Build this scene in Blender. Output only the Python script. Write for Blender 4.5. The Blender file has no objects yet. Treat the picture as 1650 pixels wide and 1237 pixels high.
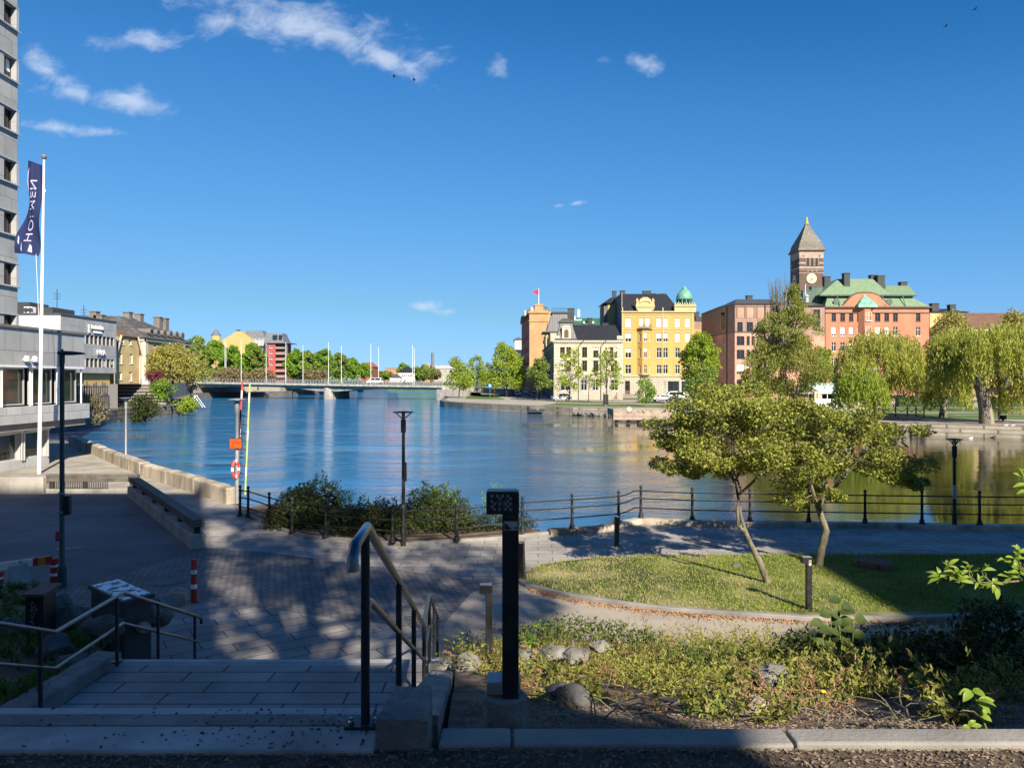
import bpy, bmesh, math, random
import numpy as np
from mathutils import Vector, Matrix, Euler, noise
C = bpy.context.scene.collection
scene = bpy.context.scene
R = math.radians
rnd = random.Random(7)
# ---------------------------------------------------------------- camera, sky, sun, exposure
F, CX, HY = 1200.0, 825.0, 612.0            # focal length, centre column and horizon row in photo pixels (1650 wide)
cam_d = bpy.data.cameras.new('camera'); cam = bpy.data.objects.new('camera', cam_d); C.objects.link(cam)
cam_d.sensor_width = 36.0; cam_d.lens = F / 1650.0 * 36.0
cam_d.shift_y = -6.5 / 1650.0
cam_d.clip_start = 0.05; cam_d.clip_end = 6000
cam.location = (0, 0, 0); cam.rotation_euler = (R(90), 0, 0)
scene.camera = cam
SUN_EL, SUN_AZ = R(33), R(23)               # sun behind the viewer, to the right
world = bpy.data.worlds.new('World'); scene.world = world; world.use_nodes = True
def build_world():
    nt = world.node_tree; N = nt.nodes; L = nt.links; N.clear()
    out = N.new('ShaderNodeOutputWorld'); bg = N.new('ShaderNodeBackground'); bg.inputs[1].default_value = 0.105
    sky = N.new('ShaderNodeTexSky'); sky.sky_type = 'NISHITA'; sky.sun_disc = False
    sky.sun_elevation = SUN_EL; sky.sun_rotation = R(180) - SUN_AZ
    sky.altitude = 100; sky.air_density = 0.6; sky.dust_density = 0.0; sky.ozone_density = 6.0
    def scale(o, k):
        q = N.new('ShaderNodeVectorMath'); q.operation = 'SCALE'; q.inputs['Scale'].default_value = k; L.new(o, q.inputs[0]); return q.outputs[0]
    cv = N.new('ShaderNodeRGBCurve'); cv.mapping.extend = 'EXTRAPOLATED'       # deep blue polarised spring sky
    for c, pts in zip(cv.mapping.curves, (((0, 0), (.056, .0165), (.08, .041), (.15, .094), (.254, .15), (.402, .201), (.61, .248), (1, .33)), ((0, 0), (.05, .035), (.119, .109), (.168, .173), (.305, .277), (.479, .35), (.672, .415), (.85, .448), (1, .48)), ((0, 0), (.1, .11), (.283, .32), (.386, .434), (.624, .553), (.845, .60), (.965, .59), (1, .60)))):
        c.points[0].location, c.points[1].location = pts[0], pts[-1]
        for p in pts[1:-1]: c.points.new(*p)
    cv.mapping.update(); L.new(scale(sky.outputs[0], .105), cv.inputs['Color'])
    def vm(op, a, b):
        q = N.new('ShaderNodeVectorMath'); q.operation = op; L.new(a, q.inputs[0])
        if isinstance(b, tuple): q.inputs[1].default_value = b
        else: L.new(b, q.inputs[1])
        return q.outputs[0]
    glow = scale(vm('MAXIMUM', vm('SUBTRACT', scale(sky.outputs[0], .105), (1, 1, 1)), (0, 0, 0)), .8)      # bright sky around the sun, behind the viewer
    class hs: outputs = [scale(vm('ADD', cv.outputs[0], glow), .785/.105)]
    # fair weather clouds, laid out by compass direction and elevation
    tc = N.new('ShaderNodeTexCoord'); sp = N.new('ShaderNodeSeparateXYZ'); L.new(tc.outputs['Generated'], sp.inputs[0])
    ym = N.new('ShaderNodeMath'); ym.operation = 'MAXIMUM'; ym.inputs[1].default_value = 0.05; L.new(sp.outputs[1], ym.inputs[0])
    def div(o):
        d = N.new('ShaderNodeMath'); d.operation = 'DIVIDE'; L.new(o, d.inputs[0]); L.new(ym.outputs[0], d.inputs[1]); return d.outputs[0]
    cb = N.new('ShaderNodeCombineXYZ'); L.new(div(sp.outputs[0]), cb.inputs[0]); L.new(div(sp.outputs[2]), cb.inputs[1])
    clouds = [(490,42,215,44,-14,1.0),(360,34,90,26,4,.8),(620,92,95,22,-27,.95),(235,64,85,22,4,.85),(85,120,75,26,-38,.95),(112,150,60,22,-14,.9),(218,162,75,26,-3,1.0),
              (95,207,62,13,-4,.9),(165,213,45,10,-5,.75),(797,108,24,18,-40,.7),(1034,99,40,20,-14,.85),(975,95,22,12,0,.5),(902,331,14,5,4,.9),(928,327,16,5,10,.8),
              (686,493,34,12,0,.95),(716,502,34,8,0,.7)]
    acc = None
    for (px, py, rx, ry, ang, st) in clouds:
        m = N.new('ShaderNodeMapping'); m.vector_type = 'TEXTURE'
        m.inputs['Location'].default_value = ((px-CX)/F, (HY-py)/F, 0); m.inputs['Rotation'].default_value = (0, 0, R(ang)); m.inputs['Scale'].default_value = (rx/F, ry/F, 1)
        L.new(cb.outputs[0], m.inputs[0])
        ln = N.new('ShaderNodeVectorMath'); ln.operation = 'LENGTH'; L.new(m.outputs[0], ln.inputs[0])
        mr = N.new('ShaderNodeMapRange'); mr.inputs[1].default_value = 0.0; mr.inputs[2].default_value = 1.35; mr.inputs[3].default_value = st; mr.inputs[4].default_value = 0.0
        L.new(ln.outputs['Value'], mr.inputs[0])
        if acc is None: acc = mr.outputs[0]
        else:
            mx = N.new('ShaderNodeMath'); mx.operation = 'MAXIMUM'; L.new(acc, mx.inputs[0]); L.new(mr.outputs[0], mx.inputs[1]); acc = mx.outputs[0]
    mp = N.new('ShaderNodeMapping'); mp.inputs['Scale'].default_value = (11, 17, 1); mp.inputs['Rotation'].default_value = (0, 0, R(14)); L.new(cb.outputs[0], mp.inputs[0])
    no = N.new('ShaderNodeTexNoise'); no.inputs['Scale'].default_value = 1.9; no.inputs['Detail'].default_value = 9; no.inputs['Roughness'].default_value = 0.62; no.inputs['Distortion'].default_value = .35
    L.new(mp.outputs[0], no.inputs['Vector'])
    s = N.new('ShaderNodeMath'); s.operation = 'MULTIPLY_ADD'; L.new(no.outputs[0], s.inputs[0]); s.inputs[1].default_value = 1.9; s.inputs[2].default_value = -1.22
    ad = N.new('ShaderNodeMath'); ad.operation = 'ADD'; L.new(acc, ad.inputs[0]); L.new(s.outputs[0], ad.inputs[1])
    mr = N.new('ShaderNodeMapRange'); mr.interpolation_type = 'SMOOTHSTEP'; mr.inputs[1].default_value = -0.08; mr.inputs[2].default_value = 0.85; mr.inputs[4].default_value = 0.7; L.new(ad.outputs[0], mr.inputs[0])
    gt = N.new('ShaderNodeMath'); gt.operation = 'GREATER_THAN'; gt.inputs[1].default_value = 0.01; L.new(acc, gt.inputs[0])
    ml = N.new('ShaderNodeMath'); ml.operation = 'MULTIPLY'; L.new(mr.outputs[0], ml.inputs[0]); L.new(gt.outputs[0], ml.inputs[1])
    mix = N.new('ShaderNodeMixRGB'); mix.inputs['Color2'].default_value = (3.5, 4.0, 4.8, 1); L.new(ml.outputs[0], mix.inputs['Fac']); L.new(hs.outputs[0], mix.inputs['Color1'])
    L.new(mix.outputs[0], bg.inputs[0]); L.new(bg.outputs[0], out.inputs[0])
build_world()
sun_d = bpy.data.lights.new('sun', 'SUN'); sun_d.energy = 5.0; sun_d.angle = R(0.53); sun_d.color = (1.0, 0.90, 0.75)
sun = bpy.data.objects.new('sun', sun_d); C.objects.link(sun)
SD = Vector((-math.sin(SUN_AZ)*math.cos(SUN_EL), math.cos(SUN_AZ)*math.cos(SUN_EL), -math.sin(SUN_EL)))
sun.rotation_euler = SD.to_track_quat('-Z', 'Y').to_euler(); sun.location = (30, -60, 60)
scene.view_settings.view_transform = 'Standard'; scene.view_settings.look = 'None'; scene.view_settings.gamma = 1; scene.view_settings.use_curve_mapping = False
scene.view_settings.exposure = 0.95
scene.cycles.max_bounces = 6; scene.cycles.transparent_max_bounces = 4; scene.cycles.caustics_reflective = False; scene.cycles.caustics_refractive = False
scene.cycles.sample_clamp_indirect = 6
# ---------------------------------------------------------------- helpers
GZ, WZ, RZ, SZ = -4.85, -5.85, -4.6, -0.6     # near plaza, water, right bank, left street
def P(px, py, z):
    Y = F * (-z) / (py - HY); return Vector(((px - CX) * Y / F, Y, z))
def W(px, py, Y): return Vector(((px - CX) * Y / F, Y, (HY - py) * Y / F))
def tag(o, label=None, cat=None, group=None, kind=None):
    if label: o['label'] = label
    if cat: o['category'] = cat
    if group: o['group'] = group
    if kind: o['kind'] = kind
    return o
def thing(name, label, cat, loc=(0, 0, 0), rz=0, group=None):
    o = bpy.data.objects.new(name, None); C.objects.link(o); o.location = loc; o.rotation_euler = (0, 0, rz); o.empty_display_size = .2
    return tag(o, label, cat, group)
def worldloc(p):
    v = Vector((0, 0, 0))
    while p is not None: v += p.location; p = p.parent
    return v
def link(name, me, parent=None, loc=None, rz=0):
    o = bpy.data.objects.new(name, me); C.objects.link(o)
    if parent is not None: o.parent = parent
    if loc is not None: o.location = loc
    o.rotation_euler = (0, 0, rz)
    return o
def dup(root, loc=None, rz=None, label=None, group=None, parent=None):
    r = root.copy(); C.objects.link(r)
    if parent is not None: r.parent = parent
    if loc is not None: r.location = loc
    if rz is not None: r.rotation_euler = (0, 0, rz)
    if label: r['label'] = label
    if group: r['group'] = group
    for ch in [c for c in root.children]: dup(ch, parent=r)
    return r
SPLIT = set('dormer downpipe vent balcony sun_screen_post post bolt wall_lamp verge_board bell_opening sill rib blank_panel dormer_pane attic_window aerial fan roof_window clamp rung white_stripe pile bench rail sticker chain attic_wall plant_room turret_roof sticker_print peg'.split())
class MB:
    def __init__(s): s.v = []; s.f = []; s.st = []
    def add(s, vs, fs):
        b = len(s.v); s.st.append(b); s.v += [tuple(v) for v in vs]; s.f += [tuple(i + b for i in f) for f in fs]; return s
    def box(s, x0, x1, y0, y1, z0, z1):
        return s.add([(x0,y0,z0),(x1,y0,z0),(x1,y1,z0),(x0,y1,z0),(x0,y0,z1),(x1,y0,z1),(x1,y1,z1),(x0,y1,z1)],
                     [(0,3,2,1),(4,5,6,7),(0,1,5,4),(1,2,6,5),(2,3,7,6),(3,0,4,7)])
    def obox(s, c, size, rz=0, rx=0, ry=0):
        m = Euler((rx, ry, rz)).to_matrix(); hx, hy, hz = [a / 2 for a in size]; c = Vector(c)
        vs = [c + m @ Vector((sx*hx, sy*hy, sz*hz)) for sz in (-1, 1) for (sx, sy) in ((-1,-1),(1,-1),(1,1),(-1,1))]
        return s.add(vs, [(0,3,2,1),(4,5,6,7),(0,1,5,4),(1,2,6,5),(2,3,7,6),(3,0,4,7)])
    def tube(s, pts, rs, n=8, cap=True):
        pts = [Vector(p) for p in pts]
        if not hasattr(rs, '__len__'): rs = [rs] * len(pts)
        rings = []; up = Vector((0.13, 0.21, 0.97)); prev = None
        for i, p in enumerate(pts):
            d = (pts[min(i+1, len(pts)-1)] - pts[max(i-1, 0)]).normalized()
            if prev is None:
                a = d.cross(up)
                if a.length < .1: a = d.cross(Vector((1, 0, 0)))
            else: a = prev - d * prev.dot(d)
            a.normalize(); b = d.cross(a); prev = a
            rings.append([p + (a*math.cos(2*math.pi*k/n) + b*math.sin(2*math.pi*k/n))*rs[i] for k in range(n)])
        vs = [v for r in rings for v in r]; fs = []
        for i in range(len(pts)-1):
            for k in range(n): fs.append((i*n+k, i*n+(k+1)%n, (i+1)*n+(k+1)%n, (i+1)*n+k))
        if cap: fs += [tuple(range(n-1, -1, -1)), tuple(range((len(pts)-1)*n, len(pts)*n))]
        return s.add(vs, fs)
    def lathe(s, prof, c=(0, 0, 0), n=16, a0=0):
        vs = []; fs = []; m = len(prof)
        for (r, z) in prof:
            for k in range(n): vs.append((c[0]+r*math.cos(a0+2*math.pi*k/n), c[1]+r*math.sin(a0+2*math.pi*k/n), c[2]+z))
        for i in range(m-1):
            for k in range(n): fs.append((i*n+k, i*n+(k+1)%n, (i+1)*n+(k+1)%n, (i+1)*n+k))
        fs += [tuple(range(n-1, -1, -1)), tuple(range((m-1)*n, m*n))]
        return s.add(vs, fs)
    def prism(s, poly, z0, z1, caps=True):
        poly = [(p[0], p[1]) for p in poly]
        ar = sum(poly[i][0]*poly[(i+1)%len(poly)][1]-poly[(i+1)%len(poly)][0]*poly[i][1] for i in range(len(poly)))
        if ar < 0: poly = poly[::-1]
        n = len(poly); vs = [(x, y, z0) for x, y in poly] + [(x, y, z1) for x, y in poly]
        fs = [(i, (i+1)%n, n+(i+1)%n, n+i) for i in range(n)]
        if caps: fs += [tuple(range(n-1, -1, -1)), tuple(range(n, 2*n))]
        return s.add(vs, fs)
    def xprism(s, poly, y0, y1):                      # (x,z) outline extruded along y
        ar = sum(poly[i][0]*poly[(i+1)%len(poly)][1]-poly[(i+1)%len(poly)][0]*poly[i][1] for i in range(len(poly)))
        if ar < 0: poly = poly[::-1]
        n = len(poly); vs = [(x, y0, z) for x, z in poly] + [(x, y1, z) for x, z in poly]
        return s.add(vs, [((i+1)%n, i, n+i, n+(i+1)%n) for i in range(n)] + [tuple(range(n)), tuple(range(2*n-1, n-1, -1))])
    def frustum(s, a, za, b, zb):                      # a,b = (x0,x1,y0,y1)
        vs = [(a[0],a[2],za),(a[1],a[2],za),(a[1],a[3],za),(a[0],a[3],za),(b[0],b[2],zb),(b[1],b[2],zb),(b[1],b[3],zb),(b[0],b[3],zb)]
        return s.add(vs, [(0,3,2,1),(4,5,6,7),(0,1,5,4),(1,2,6,5),(2,3,7,6),(3,0,4,7)])
    def ribbon(s, pts, w, z0, z1):                     # a kerb of width w along a plan polyline
        pts = [Vector((p[0], p[1])) for p in pts]; l = []; r = []
        for i, p in enumerate(pts):
            d = (pts[min(i+1, len(pts)-1)] - pts[max(i-1, 0)]).normalized(); nn = Vector((-d.y, d.x))
            l.append(p + nn*w/2); r.append(p - nn*w/2)
        n = len(pts); vs = [(q.x, q.y, z) for z in (z0, z1) for q in l] + [(q.x, q.y, z) for z in (z0, z1) for q in r]
        fs = []
        for i in range(n-1):
            fs += [(n+i, 3*n+i, 3*n+i+1, n+i+1), (i, n+i, n+i+1, i+1)[::-1], (2*n+i, 3*n+i, 3*n+i+1, 2*n+i+1)[::-1] if False else (2*n+i, 2*n+i+1, 3*n+i+1, 3*n+i)]
        fs += [(0, 2*n, 3*n, n), (n-1, 2*n-1, 4*n-1, 3*n-1)]
        return s.add(vs, fs)
    def mesh(s, name, mat, off=Vector((0, 0, 0)), smooth=False):
        me = bpy.data.meshes.new(name)
        me.from_pydata([(v[0]-off[0], v[1]-off[1], v[2]-off[2]) for v in s.v], [], s.f); me.update()
        if mat is not None: me.materials.append(mat)
        if smooth: me.polygons.foreach_set('use_smooth', [True]*len(me.polygons))
        return me
    def clusters(s):                                   # primitives that touch stay together
        st = s.st+[len(s.v)]; bb = []
        for a, b in zip(st, st[1:]): q = np.array(s.v[a:b]); bb.append((q.min(0)-.03, q.max(0)+.03))
        par = list(range(len(bb)))
        def fd(i):
            while par[i] != i: i = par[i]
            return i
        for i in range(len(bb)):
            for j in range(i): 
                if (bb[i][0] <= bb[j][1]).all() and (bb[j][0] <= bb[i][1]).all(): par[fd(i)] = fd(j)
        out = {}
        for i in range(len(bb)): out.setdefault(fd(i), MB()).add(s.v[st[i]:st[i+1]], [tuple(k-st[i] for k in f) for f in s.f if st[i] <= f[0] < st[i+1]])
        return list(out.values())
    def build(s, name, mat, parent=None, base=None, smooth=False, bevel=0, label=None):
        if parent is not None and name in SPLIT and 1 < len(s.st) < 130:
            q = s.clusters()
            if len(q) > 1:
                for m in q: m.st = [0]; o = m.build(name, mat, parent, base, smooth, bevel, label)
                return o
        off = worldloc(parent) if parent is not None else Vector(base or (0, 0, 0))
        me = s.mesh(name, mat, off, smooth)
        bm = bmesh.new(); bm.from_mesh(me); bmesh.ops.recalc_face_normals(bm, faces=bm.faces)
        bm.to_mesh(me); bm.free()
        if smooth and hasattr(me, 'set_sharp_from_angle'): me.set_sharp_from_angle(angle=R(40))
        o = link(name, me, parent, None if parent is not None else off)
        if bevel:
            md = o.modifiers.new('bevel', 'BEVEL'); md.width = bevel; md.segments = 2; md.limit_method = 'ANGLE'; md.angle_limit = R(35)
        if label: o['label'] = label
        return o
def text_mesh(body, size, mat, parent, loc, rot, name='lettering', extrude=.01, shear=0, sx=1, sy=1, wloc=True, align='CENTER'):
    cu = bpy.data.curves.new('t', 'FONT'); cu.body = body; cu.size = size; cu.extrude = extrude; cu.align_x = align; cu.align_y = 'CENTER'; cu.shear = shear; cu.resolution_u = 3
    t = bpy.data.objects.new('t', cu); C.objects.link(t)
    dg = bpy.context.evaluated_depsgraph_get(); dg.update()
    me = bpy.data.meshes.new_from_object(t.evaluated_get(dg)); bpy.data.objects.remove(t); bpy.data.curves.remove(cu)
    m = Matrix.Translation(Vector(loc) - (worldloc(parent) if parent is not None and wloc else Vector())) @ Euler(rot).to_matrix().to_4x4() @ Matrix.Diagonal((sx, sy, 1, 1))
    me.transform(m); me.materials.clear(); me.materials.append(mat)
    return link(name, me, parent)
def np_mesh(name, V, Q, mat, smooth=False):
    V = np.asarray(V, dtype=np.float32); Q = np.asarray(Q, dtype=np.int32); k = Q.shape[1]
    me = bpy.data.meshes.new(name); me.vertices.add(len(V)); me.vertices.foreach_set('co', V.ravel())
    me.loops.add(Q.size); me.loops.foreach_set('vertex_index', Q.ravel()); me.polygons.add(len(Q))
    me.polygons.foreach_set('loop_start', np.arange(0, Q.size, k, dtype=np.int32)); me.update(calc_edges=True)
    if mat is not None: me.materials.append(mat)
    return me
def unit(a): return a / np.maximum(np.linalg.norm(a, axis=1, keepdims=True), 1e-6)
def leaf_quads(pts, L, Wd, rng, axis=None, spread=1.0, jit=.35, up=0.0):
    n = len(pts); a = rng.normal(size=(n, 3))
    if axis is not None: a = np.asarray(axis) + spread * a
    a = unit(a); b = rng.normal(size=(n, 3)); b[:, 2] *= (1 - up); b -= (b*a).sum(1, keepdims=True)*a; b = unit(b)
    s = (1 + jit*(rng.random((n, 1))*2 - 1)); a = a*L/2*s; b = b*Wd/2*s
    V = np.stack([pts - a, pts + b - a*.1, pts + a, pts - b - a*.1], 1).reshape(-1, 3)
    return V, np.arange(4*n).reshape(-1, 4)
# ---------------------------------------------------------------- materials
MATS = {}
def nodes(name):
    m = bpy.data.materials.new(name); m.use_nodes = True; nt = m.node_tree; b = nt.nodes['Principled BSDF']
    MATS[name] = m; return m, nt.nodes, nt.links, b
def mul(c, k): return (min(c[0]*k, 1), min(c[1]*k, 1), min(c[2]*k, 1), 1)
def ramp2(N, L, fac, c1, c2, p0=.3, p1=.7):
    r = N.new('ShaderNodeValToRGB'); r.color_ramp.elements[0].position = p0; r.color_ramp.elements[1].position = p1
    r.color_ramp.elements[0].color = c1; r.color_ramp.elements[1].color = c2; L.new(fac, r.inputs[0]); return r.outputs[0]
def noise_n(N, L, vec, scale, detail=6, rough=.6, dist=0):
    n = N.new('ShaderNodeTexNoise'); n.inputs['Scale'].default_value = scale; n.inputs['Detail'].default_value = detail; n.inputs['Roughness'].default_value = rough; n.inputs['Distortion'].default_value = dist
    if vec is not None: L.new(vec, n.inputs['Vector'])
    return n.outputs[0]
def bumpn(N, L, b, h, st, dist=.02):
    bp = N.new('ShaderNodeBump'); bp.inputs['Strength'].default_value = st; bp.inputs['Distance'].default_value = dist; L.new(h, bp.inputs['Height']); L.new(bp.outputs[0], b.inputs['Normal']); return bp
def pm(name, c, rough=.8, var=.18, scale=1.5, bump=.0, bscale=30, metal=0, spec=.4, c2=None, p0=.3, p1=.7, bd=.02, coat=0, streak=0):
    m, N, L, b = nodes(name); tc = N.new('ShaderNodeTexCoord'); vec = tc.outputs['Object']
    if streak:
        mp = N.new('ShaderNodeMapping'); mp.inputs['Scale'].default_value = (1, 1, streak); L.new(vec, mp.inputs[0]); nv = mp.outputs[0]
    else: nv = vec
    n1 = noise_n(N, L, nv, scale)
    col = ramp2(N, L, n1, mul(c, 1-var), mul(c2 or c, 1+var), p0, p1); L.new(col, b.inputs['Base Color'])
    b.inputs['Roughness'].default_value = rough; b.inputs['Metallic'].default_value = metal; b.inputs['Specular IOR Level'].default_value = spec
    if coat: b.inputs['Coat Weight'].default_value = coat
    if bump: bumpn(N, L, b, noise_n(N, L, vec, bscale, 5), bump, bd)
    return m
def wallvec(N, L, mode, ang=0):
    tc = N.new('ShaderNodeTexCoord')
    if mode == 'top':
        mp = N.new('ShaderNodeMapping'); mp.inputs['Rotation'].default_value = (0, 0, ang); L.new(tc.outputs['Object'], mp.inputs[0]); return mp.outputs[0], tc.outputs['Object']
    g = N.new('ShaderNodeNewGeometry'); sp = N.new('ShaderNodeSeparateXYZ'); L.new(tc.outputs['Object'], sp.inputs[0])
    a = N.new('ShaderNodeMath'); a.operation = 'ADD'; L.new(sp.outputs[0], a.inputs[0]); L.new(sp.outputs[1], a.inputs[1])
    cb = N.new('ShaderNodeCombineXYZ'); L.new(a.outputs[0], cb.inputs[0]); L.new(sp.outputs[2], cb.inputs[1]); return cb.outputs[0], tc.outputs['Object']
def bm_(name, c1, c2, mort, bw, bh, ms=.012, mode='wall', ang=0, off=.5, rough=.85, bump=.5, nvar=.25, nscale=.6, bd=.02, grain=25):
    m, N, L, b = nodes(name); vec, ov = wallvec(N, L, mode, ang)
    t = N.new('ShaderNodeTexBrick'); t.offset = off; t.inputs['Scale'].default_value = 1; t.inputs['Brick Width'].default_value = bw; t.inputs['Row Height'].default_value = bh; t.inputs['Mortar Size'].default_value = ms
    t.inputs['Mortar Smooth'].default_value = .2; t.inputs['Bias'].default_value = 0
    t.inputs['Color1'].default_value = (*c1, 1); t.inputs['Color2'].default_value = (*c2, 1); t.inputs['Mortar'].default_value = (*mort, 1); L.new(vec, t.inputs['Vector'])
    n1 = noise_n(N, L, ov, nscale, 8, .65); v = ramp2(N, L, n1, mul((1, 1, 1), 1-nvar), (1, 1, 1, 1), .3, .65)
    mx = N.new('ShaderNodeMixRGB'); mx.blend_type = 'MULTIPLY'; mx.inputs[0].default_value = 1; L.new(t.outputs[0], mx.inputs[1]); L.new(v, mx.inputs[2]); L.new(mx.outputs[0], b.inputs['Base Color'])
    b.inputs['Roughness'].default_value = rough; b.inputs['Specular IOR Level'].default_value = .3
    iv = N.new('ShaderNodeMath'); iv.operation = 'MULTIPLY_ADD'; iv.inputs[1].default_value = -1; L.new(t.outputs['Fac'], iv.inputs[0])
    g = noise_n(N, L, ov, grain, 4); gm = N.new('ShaderNodeMath'); gm.operation = 'MULTIPLY'; gm.inputs[1].default_value = .5; L.new(g, gm.inputs[0]); L.new(gm.outputs[0], iv.inputs[2])
    bumpn(N, L, b, iv.outputs[0], bump, bd)
    return m
def leafmat(name, c, c2, trans=.35, rough=.55, nscale=.8):
    m, N, L, b = nodes(name); g = N.new('ShaderNodeNewGeometry'); tc = N.new('ShaderNodeTexCoord')
    n1 = noise_n(N, L, tc.outputs['Object'], nscale, 3)
    ad = N.new('ShaderNodeMath'); ad.operation = 'MULTIPLY_ADD'; ad.inputs[1].default_value = .55; L.new(g.outputs['Random Per Island'], ad.inputs[0])
    sm = N.new('ShaderNodeMath'); sm.operation = 'MULTIPLY'; sm.inputs[1].default_value = .5; L.new(n1, sm.inputs[0]); L.new(sm.outputs[0], ad.inputs[2])
    col = ramp2(N, L, ad.outputs[0], (*c, 1), (*c2, 1), .15, .85); L.new(col, b.inputs['Base Color'])
    b.inputs['Roughness'].default_value = rough; b.inputs['Specular IOR Level'].default_value = .35
    tr = N.new('ShaderNodeBsdfTranslucent'); L.new(col, tr.inputs[0]); mx = N.new('ShaderNodeMixShader'); mx.inputs[0].default_value = trans
    L.new(b.outputs[0], mx.inputs[1]); L.new(tr.outputs[0], mx.inputs[2]); L.new(mx.outputs[0], N['Material Output'].inputs[0])
    return m
def seam_roof(name, c, c2, pitch=.6, rough=.5, ax=0, metal=0):   # standing seam sheet roof with streaky patina
    m, N, L, b = nodes(name); tc = N.new('ShaderNodeTexCoord'); sp = N.new('ShaderNodeSeparateXYZ'); L.new(tc.outputs['Object'], sp.inputs[0])
    mp = N.new('ShaderNodeMapping'); mp.inputs['Scale'].default_value = (1.2, 1.2, .12); L.new(tc.outputs['Object'], mp.inputs[0])
    n1 = noise_n(N, L, mp.outputs[0], 1.3, 6, .7); col = ramp2(N, L, n1, (*c, 1), (*c2, 1), .3, .7)
    a = N.new('ShaderNodeMath'); a.operation = 'ADD'; L.new(sp.outputs[0], a.inputs[0]); a.inputs[1].default_value = 1000
    md = N.new('ShaderNodeMath'); md.operation = 'MODULO'; md.inputs[1].default_value = pitch; L.new(a.outputs[0], md.inputs[0])
    lt = N.new('ShaderNodeMath'); lt.operation = 'LESS_THAN'; lt.inputs[1].default_value = .07; L.new(md.outputs[0], lt.inputs[0])
    mx = N.new('ShaderNodeMixRGB'); mx.blend_type = 'MULTIPLY'; L.new(lt.outputs[0], mx.inputs[0]); L.new(col, mx.inputs[1]); mx.inputs[2].default_value = (.62, .62, .62, 1); L.new(mx.outputs[0], b.inputs['Base Color'])
    b.inputs['Roughness'].default_value = rough; b.inputs['Metallic'].default_value = metal; bumpn(N, L, b, lt.outputs[0], .6, .03)
    return m
def watermat():
    m, N, L, b = nodes('river_water'); tc = N.new('ShaderNodeTexCoord'); ov = tc.outputs['Object']
    b.inputs['Base Color'].default_value = (.010, .05, .105, 1); b.inputs['Roughness'].default_value = .04; b.inputs['IOR'].default_value = 2.5; b.inputs['Specular IOR Level'].default_value = .5
    def nz(sx, sy, rot, sc, det, dist=0):
        mp = N.new('ShaderNodeMapping'); mp.inputs['Scale'].default_value = (sx, sy, 1); mp.inputs['Rotation'].default_value = (0, 0, rot); L.new(ov, mp.inputs[0]); return noise_n(N, L, mp.outputs[0], sc, det, .55, dist)
    big = nz(.05, .11, .2, 1, 3, 1.2); mid = nz(.45, .9, -.15, 1, 4, .6); fine = nz(2.2, 3.6, .1, 1, 4, .3)
    def mulc(a, k):
        q = N.new('ShaderNodeMath'); q.operation = 'MULTIPLY'; L.new(a, q.inputs[0]); q.inputs[1].default_value = k; return q.outputs[0]
    def addn(a, c):
        q = N.new('ShaderNodeMath'); q.operation = 'ADD'; L.new(a, q.inputs[0]); L.new(c, q.inputs[1]); return q.outputs[0]
    # calm towards the right bank, wind-ruffled on the open left side
    sp = N.new('ShaderNodeSeparateXYZ'); L.new(ov, sp.inputs[0])
    mr = N.new('ShaderNodeMapRange'); mr.inputs[1].default_value = -14; mr.inputs[2].default_value = 14; mr.inputs[3].default_value = 1.0; mr.inputs[4].default_value = .045; L.new(sp.outputs[0], mr.inputs[0])
    L.new(ramp2(N, L, mr.outputs[0], (.03, .032, .012, 1), (.010, .13, .30, 1), .1, .8), b.inputs['Base Color'])     # olive tree and blue sky reflections put into the base colour
    patch = ramp2(N, L, big, (.25, .25, .25, 1), (1.5, 1.5, 1.5, 1), .38, .62)
    h = addn(mulc(mid, .5), mulc(fine, .36))
    k1 = N.new('ShaderNodeMath'); k1.operation = 'MULTIPLY'; L.new(h, k1.inputs[0]); L.new(mr.outputs[0], k1.inputs[1])
    my = N.new('ShaderNodeMapRange'); my.inputs[1].default_value = 30; my.inputs[2].default_value = 170; my.inputs[3].default_value = .6; my.inputs[4].default_value = 1.7; L.new(sp.outputs[1], my.inputs[0])
    k0 = N.new('ShaderNodeMath'); k0.operation = 'MULTIPLY'; L.new(k1.outputs[0], k0.inputs[0]); L.new(my.outputs[0], k0.inputs[1]); k1 = k0
    k2 = N.new('ShaderNodeMath'); k2.operation = 'MULTIPLY'; L.new(k1.outputs[0], k2.inputs[0]); L.new(patch, k2.inputs[1])
    bp = bumpn(N, L, b, k2.outputs[0], 1.0, .44)
    return m
M = MATS
pm('asphalt', (0.125, 0.125, 0.133), .85, .3, .35, .25, 60, c2=(0.156, 0.156, 0.163))
pm('asphalt_path', (.33, .285, .225), .9, .22, .5, .3, 70, c2=(.38, .33, .265))
pm('road', (.21, .195, .175), .9, .2, .12)
pm('far_paving', (.34, .305, .255), .9, .15, .15)
bm_('setts', (0.196, 0.182, 0.175), (0.278, 0.26, 0.246), (0.093, 0.0893, 0.0856), .2, .13, .014, 'top', .35, .5, .75, .8, .45, .6, .03)
bm_('slabs', (0.314, 0.288, 0.262), (0.371, 0.346, 0.314), (0.0896, 0.0832, 0.0768), 1.05, .42, .014, 'top', R(-33), .5, .8, .3, .5, .9)
bm_('promenade_slabs', (0.37, 0.342, 0.308), (0.426, 0.398, 0.358), (0.134, 0.123, 0.112), .8, .4, .012, 'top', R(2), .5, .82, .3, .5, .9)
bm_('terrace_slabs', (.40, .36, .30), (.46, .42, .35), (.2, .18, .15), 1.0, .5, .012, 'top', R(12), .5, .85, .2, .5, .9)
bm_('landing_slabs', (0.346, 0.32, 0.301), (0.397, 0.371, 0.346), (0.0768, 0.0704, 0.064), 1.02, .298, .012, 'top', 0, .37, .8, .3, .5, .9)
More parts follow.
